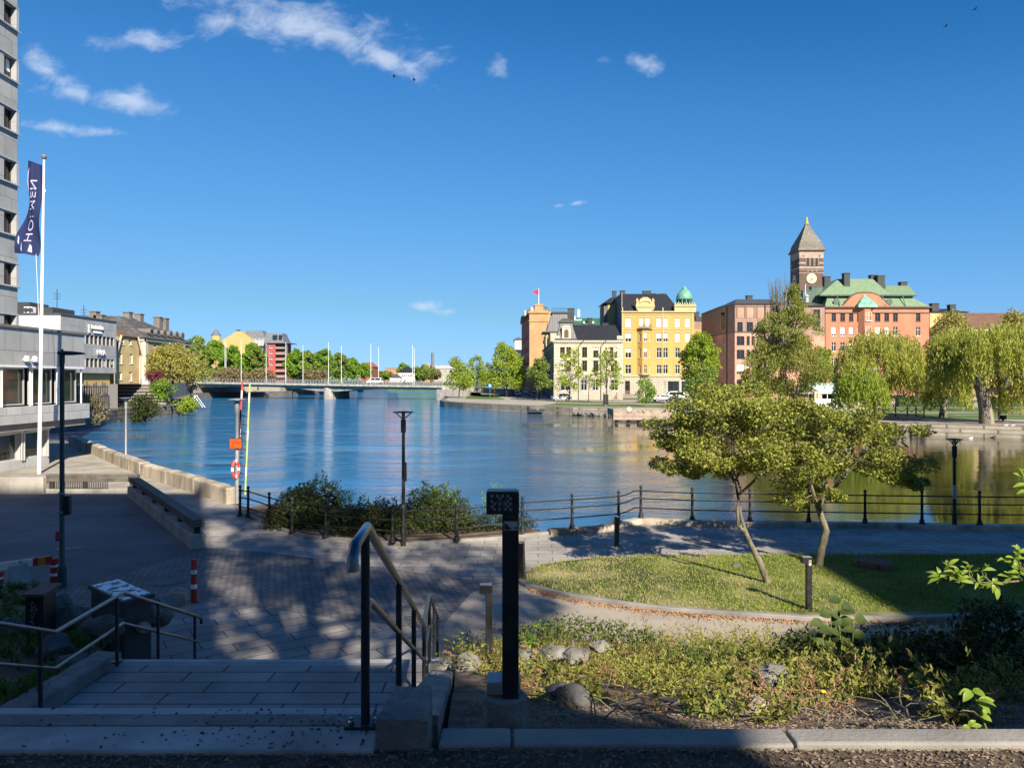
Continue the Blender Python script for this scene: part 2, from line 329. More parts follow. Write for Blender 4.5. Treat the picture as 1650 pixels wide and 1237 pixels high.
pm('granite', (0.216, 0.202, 0.184), .8, .3, 1.2, .5, 45, c2=(0.259, 0.245, 0.223), bd=.012)
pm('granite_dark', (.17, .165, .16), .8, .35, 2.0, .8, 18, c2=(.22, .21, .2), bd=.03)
pm('granite_step', (0.282, 0.275, 0.269), .8, .3, 1.5, .3, 60, c2=(0.358, 0.346, 0.333), bd=.008)
pm('granite_nosing', (0.422, 0.416, 0.403), .8, .2, 1.5, .2, 60)
bm_('granite_wall', (.37, .32, .25), (.42, .365, .29), (.16, .14, .11), 2.2, 1.4, .03, 'wall', 0, .5, .85, .6, .45, .9, .03, 14)
pm('concrete', (.30, .28, .25), .85, .3, 1.1, .3, 35, c2=(.36, .34, .30), streak=.4)
pm('concrete_pale', (.38, .34, .27), .85, .2, .5, .1, 30, c2=(.43, .39, .32))
bm_('quay_wall', (.40, .35, .28), (.52, .46, .37), (.24, .205, .165), 1.15, .42, .035, 'wall', 0, .37, .9, 1, .45, .5, .08, 6)
bm_('quay_dark', (.17, .16, .15), (.22, .205, .19), (.08, .075, .07), 1.6, .55, .04, 'wall', 0, .45, .9, .8, .4, .35, .06, 6)
pm('lawn', (.075, .125, .018), .95, .45, .7, .6, 90, c2=(.23, .20, .10), p0=.42, p1=.66, bd=.03)
pm('far_lawn', (.075, .125, .025), .95, .3, .12, .3, 20, c2=(.10, .15, .035))
pm('sandstone', (.22, .185, .14), .9, .5, .9, .9, 14, c2=(.44, .38, .295), bd=.05, streak=.35)
pm('soil', (.075, .052, .036), .95, .4, 2.5, .9, 40, c2=(.17, .12, .085), bd=.03)
pm('mulch', (.07, .05, .038), .95, .45, 5, 1.0, 60, c2=(.13, .095, .07), bd=.03)
pm('earth', (.16, .13, .09), .95, .3, .3)
pm('rock', (.13, .125, .115), .85, .35, 2.2, .8, 12, c2=(.20, .19, .17), bd=.05)
pm('rock_dark', (.06, .06, .058), .85, .35, 2.2, .8, 12, c2=(.10, .098, .095), bd=.05)
pm('rock_pink', (.30, .22, .19), .85, .3, 5, .6, 20, c2=(.36, .28, .25), bd=.03)
pm('black_iron', (.012, .013, .014), .6, .4, 8, .15, 60, spec=.35, c2=(.022, .021, .02))
pm('black_paint', (.010, .011, .013), .42, .3, 6, .12, 40, spec=.45, c2=(.024, .025, .027))
pm('steel', (.42, .43, .45), .28, .15, 20, metal=1)
pm('rail_steel', (.16, .165, .18), .3, .2, 12, metal=1)
pm('post_steel', (.05, .053, .06), .45, .2, 8, metal=.6)
pm('galvanised', (.33, .34, .34), .5, .15, 6, metal=.5)
pm('lamp_green', (.035, .055, .058), .45, .15, 4, spec=.5)
pm('white_paint', (.78, .78, .76), .45, .06, 2)
pm('white_plain', (.56, .55, .52), .6, .05, 1)
pm('red_paint', (.42, .03, .022), .5, .15, 6)
pm('red_faded', (.62, .07, .05), .5, .2, 6)
pm('orange_sign', (.85, .09, .012), .5, .08, 3)
pm('orange_paint', (.70, .20, .02), .5, .1, 4)
pm('lime_paint', (.42, .60, .16), .5, .25, 5)
pm('yellow_paint', (.8, .55, .02), .5, .1, 4)
pm('cabinet', (.045, .048, .05), .55, .25, 2.5, .1, 30, c2=(.06, .065, .065))
pm('peeling_top', (.10, .11, .12), .6, .1, 7, .3, 20, c2=(.85, .86, .86), p0=.42, p1=.5)
bm_('weathered_wood', (.15, .135, .115), (.20, .18, .155), (.04, .035, .03), 2.0, .09, .008, 'wall', 0, .3, .85, .6, .5, 2, .02, 30)
bm_('jetty_wood', (.42, .33, .26), (.50, .40, .32), (.20, .15, .12), 1.6, .3, .02, 'wall', 0, .3, .85, .3, .3, 1)
pm('dark_wood', (.05, .042, .036), .85, .3, 3)
pm('concrete_barrier', (.36, .35, .33), .8, .2, 3, .2, 40)
pm('glass', (.018, .022, .026), .06, .3, .4, spec=.6)
pm('glass_green', (.02, .035, .03), .05, .4, .5, spec=.7)
pm('blind', (.74, .72, .66), .8, .08, 3)
pm('frame_white', (.72, .70, .66), .6, .08, 2)
pm('frame_dark', (.045, .04, .036), .55, .2, 2)
pm('frame_brown', (.11, .065, .045), .6, .2, 2)
pm('alu', (.55, .55, .54), .4, .1, 2, metal=.4)
pm('curtain', (.45, .44, .42), .9, .15, 3)
# building skins
bm_('stone_panel', (.36, .36, .355), (.42, .42, .41), (.17, .17, .17), 1.2, 1.28, .015, 'wall', 0, .5, .75, .3, .25, .5)
bm_('stone_panel_pale', (.48, .475, .46), (.55, .54, .525), (.26, .26, .25), 1.2, 1.0, .015, 'wall', 0, .5, .75, .3, .25, .5)
pm('stone_soffit', (.23, .20, .165), .85, .25, .8)
pm('plaster_cream', (0.465, 0.4, 0.265), .85, .1, .35, c2=(0.493, 0.432, 0.298))
bm_('rusticated', (0.465, 0.423, 0.335), (0.502, 0.456, 0.372), (0.279, 0.246, 0.186), 1.1, .42, .05, 'wall', 0, .5, .85, .5, .2, .3, .05, 5)
pm('trim_cream', (0.502, 0.456, 0.358), .8, .08, 1)
pm('plaster_yellow', (0.465, 0.293, 0.0884), .85, .1, .3, c2=(0.498, 0.321, 0.107), streak=.3)
pm('plaster_ochre', (.52, .37, .155), .85, .16, .5, c2=(.56, .41, .19))
pm('plaster_lemon', (0.432, 0.32, 0.128), .85, .08, .3)
pm('trim_yellow', (0.502, 0.391, 0.195), .8, .08, 1)
pm('plaster_pink', (.40, .175, .10), .85, .12, .3, c2=(.44, .20, .12), streak=.3)
pm('plaster_orange', (.43, .245, .115), .85, .12, .4, c2=(.47, .28, .14))
bm_('red_panel', (0.507, 0.282, 0.197), (0.6, 0.338, 0.244), (0.32, 0.168, 0.131), 1.6, 1.0, .02, 'wall', 0, .5, .85, .2, .25, .4)
bm_('copper_brown', (0.326, 0.214, 0.164), (0.391, 0.26, 0.202), (0.186, 0.121, 0.093), .45, 40, .03, 'wall', 0, 0, .7, .4, .3, .5)
pm('red_render', (.42, .075, .07), .8, .1, .4)
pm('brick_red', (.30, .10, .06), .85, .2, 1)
bm_('tower_brick', (.105, .065, .052), (.145, .092, .074), (.19, .15, .125), .5, .16, .02, 'wall', 0, .5, .9, .3, .3, .3)
pm('tower_stone', (.36, .285, .225), .85, .2, .6)
bm_('slate', (.105, .10, .098), (.16, .155, .15), (.06, .058, .056), .6, .35, .03, 'wall', 0, .5, .6, .5, .5, .35)
bm_('tower_slate', (.20, .18, .145), (.27, .245, .20), (.10, .09, .075), .8, .45, .04, 'wall', 0, .5, .7, .6, .3, .3)
seam_roof('black_sheet', (.022, .022, .025), (.035, .035, .04), .6, .42)
seam_roof('grey_sheet', (.06, .06, .064), (.09, .09, .095), .6, .45)
seam_roof('zinc', (.12, .135, .155), (.17, .185, .20), .6, .45)
seam_roof('copper_green', (.13, .215, .125), (.22, .30, .165), .62, .55)
seam_roof('copper_dark', (.035, .07, .055), (.09, .15, .11), .62, .5)
pm('copper_dome', (.10, .28, .20), .5, .25, 1.2, c2=(.15, .35, .265))
pm('roof_green', (.03, .10, .055), .6, .3, .6, c2=(.045, .13, .075))
bm_('tile_brown', (.19, .105, .065), (.25, .145, .095), (.10, .06, .04), .35, .4, .03, 'wall', 0, .5, .85, .5, .3, .3)
pm('chimney_dark', (.045, .05, .05), .7, .2, 1)
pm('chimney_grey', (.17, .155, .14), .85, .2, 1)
pm('gold', (.80, .62, .16), .35, .1, 4, metal=.6)
pm('clock_cream', (.80, .72, .42), .6, .05, 4)
pm('dark_fill', (.02, .02, .022), .7, .2, 1)
pm('bark', (.17, .145, .11), .95, .35, 3, 1, 25, c2=(.26, .22, .165), bd=.03, streak=.35)
pm('bark_pale', (0.08, 0.072, 0.0464), .95, .5, 5, 1, 30, c2=(0.2, 0.18, 0.124), bd=.03, streak=.4)
pm('bark_dark', (.06, .05, .042), .95, .35, 3, 1, 20, c2=(.10, .085, .07), bd=.04, streak=.3)
pm('bark_willow', (.11, .095, .075), .95, .4, 2, 1, 8, c2=(.24, .205, .165), bd=.08, streak=.25)
leafmat('leaf_lime', (0.205, 0.302, 0.0218), (0.4, 0.484, 0.0544), .4)
leafmat('leaf_green', (0.101, 0.215, 0.0188), (0.269, 0.416, 0.0403), .38)
leafmat('leaf_mid', (0.126, 0.196, 0.0307), (0.266, 0.35, 0.063), .35)
leafmat('leaf_willow', (0.251, 0.295, 0.0376), (0.477, 0.477, 0.0941), .4)
leafmat('leaf_willow_green', (0.19, 0.28, 0.028), (0.381, 0.448, 0.0616), .4)
leafmat('leaf_olive', (0.269, 0.269, 0.0504), (0.426, 0.381, 0.101), .35)
leafmat('leaf_poplar', (.17, .20, .028), (.32, .33, .07), .35)
leafmat('leaf_hawthorn', (.07, .105, .018), (.42, .43, .075), .3, .55, 1.8)
leafmat('leaf_bronze', (.20, .17, .05), (.32, .24, .09), .3)
leafmat('leaf_dark', (.03, .05, .012), (.085, .12, .028), .2)
leafmat('leaf_shrub_shaded', (0.0186, 0.0341, 0.0062), (0.062, 0.0806, 0.0155), .2)  # leaf colour darkened to stand in for shade on the shrubs
leafmat('leaf_hedge', (.045, .10, .012), (.11, .19, .03), .25)
leafmat('leaf_brownish', (.16, .135, .06), (.28, .23, .11), .3)
leafmat('leaf_purple', (.10, .02, .03), (.20, .05, .06), .2)
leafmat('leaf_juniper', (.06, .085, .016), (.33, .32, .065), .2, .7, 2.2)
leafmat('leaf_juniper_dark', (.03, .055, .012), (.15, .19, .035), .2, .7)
leafmat('leaf_dry', (0.208, 0.111, 0.0585), (0.468, 0.273, 0.156), .15, .8)
leafmat('leaf_fresh', (.18, .28, .03), (.32, .42, .07), .4, .4)
leafmat('grass_blade', (0.13, 0.221, 0.0195), (0.338, 0.39, 0.065), .3, .6, .9)
leafmat('grass_dry', (0.312, 0.286, 0.091), (0.546, 0.468, 0.208), .3, .7)
leafmat('chip', (.10, .07, .05), (.30, .22, .15), .0, .9)
leafmat('chip_dark', (.03, .028, .026), (.09, .075, .06), .0, .9)
pm('flag_blue', (.005, .015, .075), .8, .12, 2)
pm('bounce_render', (.78, .77, .74), .9, .06, .3)  # coat of the unseen blocks, pale to bounce fill into the foreground
pm('flag_lilac', (.42, .40, .58), .8, .05, 2)
pm('flag_red', (.55, .03, .07), .8, .1, 2)
pm('sign_blue', (.03, .25, .62), .5, .05, 2)
pm('skin', (.52, .33, .25), .6, .1, 5)
watermat()
# ---------------------------------------------------------------- ground, river, banks
def structure(name, mb, mat, bevel=0, smooth=False):
    return tag(mb.build(name, M[mat], None, (0, 0, 0), smooth, bevel), kind='structure')
mb = MB(); mb.add([(-900, 18, WZ), (900, 18, WZ), (900, 900, WZ), (-900, 900, WZ)], [(0, 1, 2, 3)]); structure('river', mb, 'river_water')
mb = MB(); mb.add([(-3500, -600, -9), (3500, -600, -9), (3500, 5000, -9), (-3500, 5000, -9)], [(0, 1, 2, 3)]); structure('ground', mb, 'earth')
fence_px = [(385, 828), (440, 852), (490, 868), (560, 873), (650, 880), (780, 872), (885, 862), (960, 858), (1000, 850), (1033, 843), (1110, 847), (1650, 855)]
FE = [P(x, y, GZ) for x, y in fence_px]; FE.append(Vector((34, 23.9, GZ)))
wallpts = [Vector((-33.2, 56.3)), Vector((-25.7, 46.8)), Vector((-18.3, 37.5)), Vector((-10.9, 29.2))]
bank = [(p.x, p.y) for p in wallpts] + [(FE[0].x, FE[0].y+1.0), (-9.0, 28.8), (-5.0, 26.8), (-1.6, 24.8), (1.0, 23.8)] + [(p.x, p.y+.35) for p in FE[7:]] + [(60, 24), (60, 4), (-90, 4), (-90, 60), (-36, 60)]
mb = MB(); mb.prism(bank, -8.9, GZ); structure('plaza_paving', mb, 'setts')
def sheet(name, pts, mat, k=1, z=GZ):
    mb = MB(); mb.prism([(p[0], p[1]) for p in pts], z-.05, z+.004*k); return structure(name, mb, mat)
gp = lambda *a: [P(x, y, GZ) for x, y in a]
sheet('parking_asphalt', [(-60, 8)] + [(-12.5, 8)] + gp((85, 945), (200, 922), (325, 886)) + [(-16.7, 32.5), (-60, 32.6)], 'asphalt')
sheet('stair_foot_paving', gp((180, 1080), (245, 978), (330, 971), (430, 980), (560, 1000), (690, 1012), (715, 1000), (740, 1080)), 'slabs')
prom_in = [(1900, 897), (1050, 897), (960, 902), (890, 910), (845, 925), (800, 940), (640, 917), (540, 904), (430, 889), (330, 882)]
sheet('promenade', [(p.x, p.y+.05) for p in FE[:-1]] + gp(*prom_in) + [(-16.3, 32.6), (-15.6, 34.0), (-10.9, 29.0)], 'promenade_slabs')
sheet('terrace_paving', [(-60, 32.8), (-16.4, 32.8), (-15.6, 34.1), (-18.4, 37.3), (-25.8, 46.5), (-33, 56), (-60, 56)], 'terrace_slabs')
lawn_top = [(838, 935), (848, 924), (870, 913), (905, 907), (960, 901), (1060, 898), (1250, 897.5), (1650, 897.5)]
lawn_bot = [(1650, 990), (1500, 997), (1420, 999), (1290, 997), (1150, 988), (1080, 983), (1010, 975), (920, 962), (850, 945)]
LAWN = gp(*lawn_top) + [Vector((24, 20.4, GZ)), Vector((24, 15.6, GZ))] + gp(*lawn_bot)
sheet('foot_path', gp((718, 1002), (760, 955), (800, 941), (838, 936)) + [P(x, y, GZ) for x, y in lawn_bot[::-1]] + [Vector((24, 15.2, GZ)), Vector((24, 9, GZ)), Vector((-1.5, 9, GZ))], 'asphalt_path', 2)
mb = MB()                                        # the lawn is a gently domed sheet
lp = [(p.x, p.y) for p in LAWN]; cxl, cyl = 8.5, 18.0
ring = lambda k, z: [(cxl+(x-cxl)*k, cyl+(y-cyl)*k, z) for x, y in lp]
n = len(lp); mb.add(ring(1, GZ+.05)+ring(.96, GZ+.085)+ring(.6, GZ+.095), [(i, (i+1)%n, n+(i+1)%n, n+i) for i in range(n)]+[(n+i, n+(i+1)%n, 2*n+(i+1)%n, 2*n+i) for i in range(n)]+[tuple(range(2*n, 3*n))])
structure('lawn', mb, 'lawn')
mb = MB(); mb.ribbon([(24, 15.5)] + [(p.x, p.y-.07) for p in gp(*lawn_bot)] + [(p.x-.05, p.y) for p in gp((836, 936))], .14, GZ-.1, GZ+.10); structure('lawn_kerb', mb, 'granite', .015)
mb = MB(); mb.ribbon([(p.x, p.y+.16) for p in FE[:7]], .16, GZ-.1, GZ+.09); structure('bed_kerb', mb, 'granite', .015)
mb = MB(); mb.ribbon([(p.x, p.y+.12) for p in FE[6:]], .38, GZ-1.4, GZ+.17); structure('river_kerb', mb, 'sandstone', .03)
# shrub bed sloping to the river outside the railing
bedpts = [(p.x, p.y+.2) for p in FE[:6]]+[(.75, 23.2)]; out_ = [(.9, 24.0), (-1.6, 25.2), (-5, 27.4), (-9, 29.4), (-9.9, 28.6)]
mb = MB(); mb.prism(bedpts + out_, WZ-2, GZ+.03); structure('shrub_bed', mb, 'soil')
# upper terrace under the viewer and the planted bank below it
mb = MB(); mb.prism([(-30, -30), (40, -30), (40, 3.26), (-30, 3.26)], -8.8, -1.622); structure('mulch_terrace', mb, 'mulch')
def rx(Y): return -.52 - .066*(Y-3.3)
def bank_z(X, Y):
    t = min(max((Y-3.5)/(12.9-3.5), 0), 1); z = -1.70 + (-4.86+1.70)*t
    return z + .10*math.sin(X*1.7+Y)*math.sin(Y*.9+.5)*(1-abs(2*t-1))
mb = MB(); nx, ny = 60, 30; vs = []; fs = []
for j in range(ny+1):
    Y = 3.44 + (13.1-3.44)*j/ny
    for i in range(nx+1):
        X0 = rx(Y)+.22; X = X0 + (26-X0)*i/nx; vs.append((X, Y, bank_z(X, Y)))
for j in range(ny):
    for i in range(nx): a = j*(nx+1)+i; fs.append((a, a+1, a+nx+2, a+nx+1))
mb.add(vs, fs); structure('planted_bank', mb, 'soil', smooth=True)
mb = MB(); vs = []; fs = []
def bed_z(X, Y): return -3.62 - (Y-8)*.118 + .08*math.sin(X*2.1)*math.sin(Y*1.7)
for j in range(21):
    Y = 3.3 + (16.9-3.3)*j/20
    for i in range(21):
        X1 = -5.12 - max(0, Y-9.8)*.78; X = X1 + (-16-X1)*i/20; vs.append((X, Y, bed_z(X, Y) if Y > 6.5 else -3.45))
for j in range(20):
    for i in range(20): a = j*21+i; fs.append((a, a+1, a+22, a+21))
mb.add(vs, fs); structure('rockery_bed', mb, 'soil', smooth=True)
# left bank, right bank, land beyond the bridge
lb = [(-51.2, 70), (-51.4, 90), (-55.1, 104), (-55.6, 114), (-55.4, 120), (-55.9, 128), (-62, 140), (-99, 234), (-97, 250), (-84, 275), (-76, 330), (-70, 420), (-400, 420), (-400, 70)]
mb = MB(); mb.prism(lb, -8.9, -4.15); structure('left_bank', mb, 'quay_dark')
mb = MB(); mb.prism([(-57.5, 92), (-57.5, 108.6), (-66, 108.6), (-66, 120.9), (-61, 124), (-66, 140), (-101, 236), (-99, 252), (-86, 276), (-78, 330), (-72, 419), (-399, 419), (-399, 71), (-57.5, 71)], -4.2, SZ); structure('left_street', mb, 'far_paving')
rb = [(80, 66), (51, 74), (41.2, 79.8), (28.8, 100), (16.2, 121), (10.2, 124.7), (3, 133), (-4, 142), (-10, 151), (-14.5, 160), (-16.5, 170), (-17.5, 188), (-19.5, 218), (-22, 235), (-25, 300), (-28, 420), (400, 420), (400, 66)]
mb = MB(); mb.prism(rb, -8.9, RZ); structure('right_quay', mb, 'quay_wall')
inner = [(x+1.0+.25*0, y+1.2) for x, y in rb[:10]] + [(-15.2, 171.5), (-16.3, 189), (-18.5, 218), (-20, 235), (-23, 300), (-26, 418), (399, 418), (399, 68)]
sheet('quay_walk', inner, 'far_paving', 1, RZ)
sheet('park_lawn', [(88, 88), (60, 86), (48.5, 90), (47, 100), (46, 118), (60, 124), (140, 124), (140, 88)], 'far_lawn', 3, RZ)
sheet('park_path', [(140, 102), (56, 104), (50.5, 107), (56, 106.5), (140, 105)], 'far_paving', 4, RZ)
sheet('park_lower_path', [(140, 96), (58, 97.5), (58, 98.4), (140, 97)], 'far_paving', 4, RZ)
sheet('quay_verge', [(5, 134.5), (11, 129), (19, 126), (36, 118), (36, 136), (22, 140), (9, 146)], 'far_lawn', 3, RZ)
sheet('quay_verge', [(8.5, 149.5), (30, 145), (36, 150), (9.5, 158.5)], 'far_lawn', 3, RZ)
sheet('tree_verge', [(-11.5, 182), (-2.5, 172), (-1.4, 178), (-7.6, 240), (-14, 240)], 'far_lawn', 3, RZ)
sheet('quay_road', [(1.5, 164), (60, 163), (60, 171), (7, 173), (6.5, 300), (-3, 300), (-1.5, 200), (1, 178)], 'road', 2, RZ)
mb = MB(); mb.prism([(-1500, 420), (1500, 420), (1500, 2600), (-1500, 2600)], -8.8, -3.0); structure('far_land', mb, 'far_lawn')
# granite blocks along the base of the right quay
# ---------------------------------------------------------------- building helpers
def facade(mb, p0, p1, z0, z1, ops, d=.18):
    p0 = Vector(p0); p1 = Vector(p1); D = (p1-p0).normalized(); n = Vector((D.y, -D.x)); wd = (p1-p0).length
    us = sorted(set([0, wd] + [round(o[i], 4) for o in ops for i in (0, 1)])); zs = sorted(set([z0, z1] + [round(o[i]+z0, 4) for o in ops for i in (2, 3)]))
    def pt(u, z, k=0): q = p0 + D*u - n*k; return (q.x, q.y, z)
    for i in range(len(us)-1):
        for j in range(len(zs)-1):
            um, zm = (us[i]+us[i+1])/2, (zs[j]+zs[j+1])/2
            if any(o[0] < um < o[1] and o[2]+z0 < zm < o[3]+z0 for o in ops): continue
            mb.add([pt(us[i], zs[j]), pt(us[i+1], zs[j]), pt(us[i+1], zs[j+1]), pt(us[i], zs[j+1])], [(0, 1, 2, 3)])
    for o in ops:
        a, b, c, e = o[0], o[1], o[2]+z0, o[3]+z0
        mb.add([pt(a, c), pt(b, c), pt(b, e), pt(a, e), pt(a, c, d), pt(b, c, d), pt(b, e, d), pt(a, e, d)], [(0, 4, 5, 1), (1, 5, 6, 2), (2, 6, 7, 3), (3, 7, 4, 0)])
WC = {}
def win_meshes(w, h, st):
    key = (round(w, 2), round(h, 2), st)
    if key in WC: return WC[key]
    fm, bars, sill, glass = {'white': ('frame_white', 'cross', 1, 'glass'), 'brown': ('frame_brown', 'cross', 1, 'glass'), 'dark': ('frame_dark', 'v', 0, 'glass'), 'pair': ('frame_white', 'v', 1, 'glass'),
                             'big': ('alu', 'none', 0, 'glass_green'), 'door': ('frame_brown', 'door', 0, 'glass'), 'band': ('frame_dark', 'v', 0, 'glass'), 'arch': ('frame_brown', 'cross', 1, 'glass')}[st]
    g = MB(); g.box(.03, w-.03, .03, .05, .03, h-.03); gm = g.mesh('window', M[glass])
    f = MB(); t = .07
    f.box(0, w, -.03, .06, 0, t); f.box(0, w, -.03, .06, h-t, h); f.box(0, t, -.028, .058, t, h-t); f.box(w-t, w, -.028, .058, t, h-t)
    if bars in ('cross', 'v'): f.box(w/2-.04, w/2+.04, -.026, .056, t, h-t)
    if bars in ('cross',): f.box(t, w/2-.04, -.024, .054, h*.66, h*.66+.06); f.box(w/2+.04, w-t, -.024, .054, h*.66, h*.66+.06)
    if bars == 'door': f.box(t, w-t, -.02, .05, t, h*.3); f.box(t, w-t, -.02, .05, h*.72, h*.72+.08)
    if sill: f.box(-.08, w+.08, -.26, .0, -.09, 0)
    r = (gm, f.mesh('frame', M[fm])); WC[key] = r
    return r
BL = {}
def put_windows(root, p0, p1, z0, ops, st, d=.18, blind=0.0, skip=()):
    p0 = Vector(p0); p1 = Vector(p1); D = (p1-p0).normalized(); n = Vector((D.y, -D.x)); ang = math.atan2(D.y, D.x); off = worldloc(root)
    for o in ops:
        a, b, c, e = o[:4]; s = o[4] if len(o) > 4 else st; gm, fm = win_meshes(b-a, e-c, s); q = p0 + D*a - n*(d-.03)
        w = link('window', gm, root, Vector((q.x, q.y, z0+c)) - off, ang)
        link('frame', fm, w)
        bl = o[5] if len(o) > 5 else (rnd.random() < blind and rnd.choice((.3, .45, .6, .9)) or 0)
        if bl:
            key = (round(b-a, 2), round(e-c, 2), bl)
            if key not in BL:
                x = MB(); x.box(.07, b-a-.07, .0, .028, (e-c)*(1-bl), e-c-.07); BL[key] = x.mesh('roller_blind', M['blind'])
            link('roller_blind', BL[key], w)
def sidewalls(mb, x0, x1, y0, y1, z0, z1, faces='lbr'):     # plain walls of a rectangular block (left, back, right, front)
    if 'l' in faces: facade(mb, (x0, y1), (x0, y0), z0, z1, [])
    if 'r' in faces: facade(mb, (x1, y0), (x1, y1), z0, z1, [])
    if 'b' in faces: facade(mb, (x1, y1), (x0, y1), z0, z1, [])
    if 'f' in faces: facade(mb, (x0, y0), (x1, y0), z0, z1, [])
    return mb
def chimney(root, x, y, z0, z1, sx, sy, mat='chimney_dark', cap=True, par=None):
    m = MB(); m.box(x-sx/2, x+sx/2, y-sy/2, y+sy/2, z0, z1)
    if cap: m.box(x-sx/2-.12, x+sx/2+.12, y-sy/2-.12, y+sy/2+.12, z1, z1+.18)
    return m.build('chimney', M[mat], par or root)
def X_(px, Y): return (px-CX)*Y/F
def Z_(py, Y): return (HY-py)*Y/F
# ---------------------------------------------------------------- cream corner house
def cream_house():
    Y = 172; x0, x1 = X_(893, Y), X_(1003.5, Y); ze = Z_(549, Y); d1 = 58; zb = RZ-.1
    r = thing('corner_house', 'cream three storey corner house with mansard turret and black sheet roof', 'house', (x0, Y, RZ))
    H = ze-zb
    def op(pa, pb, ya, yb, *k): return (X_(pa, Y)-x0, X_(pb, Y)-x0, Z_(yb, Y)-zb, Z_(ya, Y)-zb, *k)
    up = [op(a, b, 559.5, 575) for a, b in ((902.5, 910), (912.5, 920), (938, 946), (956, 964), (983, 988), (990.5, 998))]
    mid = [op(a, b, 581, 597) for a, b in ((903, 910), (912.5, 920), (938, 946), (956, 964), (984, 989), (990.5, 998))]
    low = [op(a, b, 612, 629) for a, b in ((903, 918), (936, 946), (955, 964), (984, 996))]
    zm = Z_(603, Y)-zb
    m = MB(); facade(m, (x0, Y), (x1, Y), zb+zm, ze, [(a, b, c-zm, e-zm, *k) for a, b, c, e, *k in up+mid])
    so = [(u, u+1.15, 10.3-zm, 12.4-zm) for u in np.arange(2.5, d1-2, 3.4)] + [(u, u+1.15, 6.4-zm, 8.7-zm) for u in np.arange(2.5, d1-2, 3.4)]
    facade(m, (x0, Y+d1), (x0, Y), zb+zm, ze, so); sidewalls(m, x0, x1, Y, Y+d1, zb+zm, ze, 'br'); m.build('wall', M['plaster_cream'], r)
    m = MB(); facade(m, (x0-.12, Y-.12), (x1, Y-.12), zb, zb+zm, low); sl = [(u, u+1.3, 1.6, 3.9) for u in np.arange(2.5, d1-2, 3.4)]
    facade(m, (x0-.12, Y+d1), (x0-.12, Y-.12), zb, zb+zm, sl)
    m.add([(x0-.12, Y-.12, zb+zm), (x1, Y-.12, zb+zm), (x1, Y, zb+zm), (x0, Y, zb+zm), (x0, Y+d1, zb+zm), (x0-.12, Y+d1, zb+zm)], [(0, 1, 2, 3), (0, 3, 4, 5)]); m.build('ground_floor', M['rusticated'], r)
    put_windows(r, (x0, Y), (x1, Y), zb, up+mid, 'brown', .18, .1); put_windows(r, (x0, Y-.12), (x1, Y-.12), zb, low, 'white')
    put_windows(r, (x0, Y+d1), (x0, Y), zb+zm, so, 'brown'); put_windows(r, (x0-.12, Y+d1), (x0-.12, Y-.12), zb, sl, 'white')
    m = MB()
    for xq in (x0, x1-1.3): 
        for k in range(14): m.box(xq-.05, xq+1.25, Y-.08, Y, zb+zm+.3+k*.62, zb+zm+.82+k*.62)
    m.box(x0-.15, x1, Y-.15, Y-.003, zb+zm+.02, zb+zm+.32); m.box(x0-.1, x1, Y-.1, Y-.003, Z_(578.5, Y)-.1, Z_(578.5, Y)+.12)
    m.box(x0-.45, x1+.1, Y-.45, Y-.003, ze-.22, ze+.06); m.box(x0-.25, x1, Y-.25, Y-.003, ze-.5, ze-.23)
    m.box(x0-.45, x0-.003, Y, Y+d1, ze-.22, ze+.06); m.box(x0-.15, x0-.003, Y, Y+d1, zb+zm+.02, zb+zm+.32)
    for k in range(32): u = x0+.1+k*.49; m.box(u, u+.2, Y-.4, Y-.26, ze-.42, ze-.23)
    for a, b, c, e, *k in up+mid: m.box(x0+a-.2, x0+b+.2, Y-.12, Y-.004, zb+e+.05, zb+e+.3)
    m.build('cornice', M['trim_cream'], r)
    m = MB(); m.frustum((X_(918, Y), x1+.1, Y-.4, Y+15), ze+.07, (X_(919, Y)+1, x1-1, Y+5.5, Y+9), Z_(527, Y)+.9)
    rf = m.build('roof', M['black_sheet'], r)
    m = MB(); a = 7.3
    for k in range(6): yy = Y+14+k*7; m.frustum((x0-.2, x0+9, yy, yy+6.9), ze+.07, (x0+1.6, x0+7.5, yy+.2, yy+6.7), ze+3.3)
    m.build('roof', M['grey_sheet'], r)
    # mansard turret over the corner
    tx0, tx1 = X_(896, Y), X_(929, Y); zt = Z_(514, Y)
    m = MB(); q = [(tx0, tx1, Y-.1, Y+5), (tx0+.7, tx1-.6, Y+.6, Y+4.6), (tx0+1.1, tx1-1.0, Y+1, Y+4.3)]
    m.box(tx0-.25, tx1+.15, Y-.3, Y+5, ze+.07, ze+.5)
    m.frustum(q[0], ze+.51, q[1], ze+2.6); m.frustum(q[1], ze+2.601, q[2], zt-.7); m.box(q[2][0]-.35, q[2][1]+.35, q[2][2]-.35, q[2][3]+.35, zt-.699, zt-.3); m.frustum((q[2][0]-.2, q[2][1]+.2, q[2][2]-.2, q[2][3]+.2), zt-.299, (q[2][0]+.4, q[2][1]-.4, q[2][2]+.4, q[2][3]-.4), zt+.25)
    tr = m.build('turret_roof', M['grey_sheet'], r)
    m = MB(); dx0, dx1 = X_(905.5, Y), X_(919.5, Y); dc = (dx0+dx1)/2
    m.box(dx0, dx1, Y-.35, Y+1.6, ze+.5, ze+3.0); m.xprism([(dx0-.2, ze+3.0), (dx1+.2, ze+3.0), (dc+.55, ze+3.55), (dc-.55, ze+3.55)], Y-.45, Y+1.6); m.build('dormer', M['trim_cream'], r)
    m = MB(); m.xprism([(dc-.5, ze+.7), (dc+.5, ze+.7), (dc+.5, ze+2.1), (dc+.35, ze+2.5), (dc, ze+2.65), (dc-.35, ze+2.5), (dc-.5, ze+2.1)], Y-.40, Y-.352); m.build('window', M['frame_brown'], r)
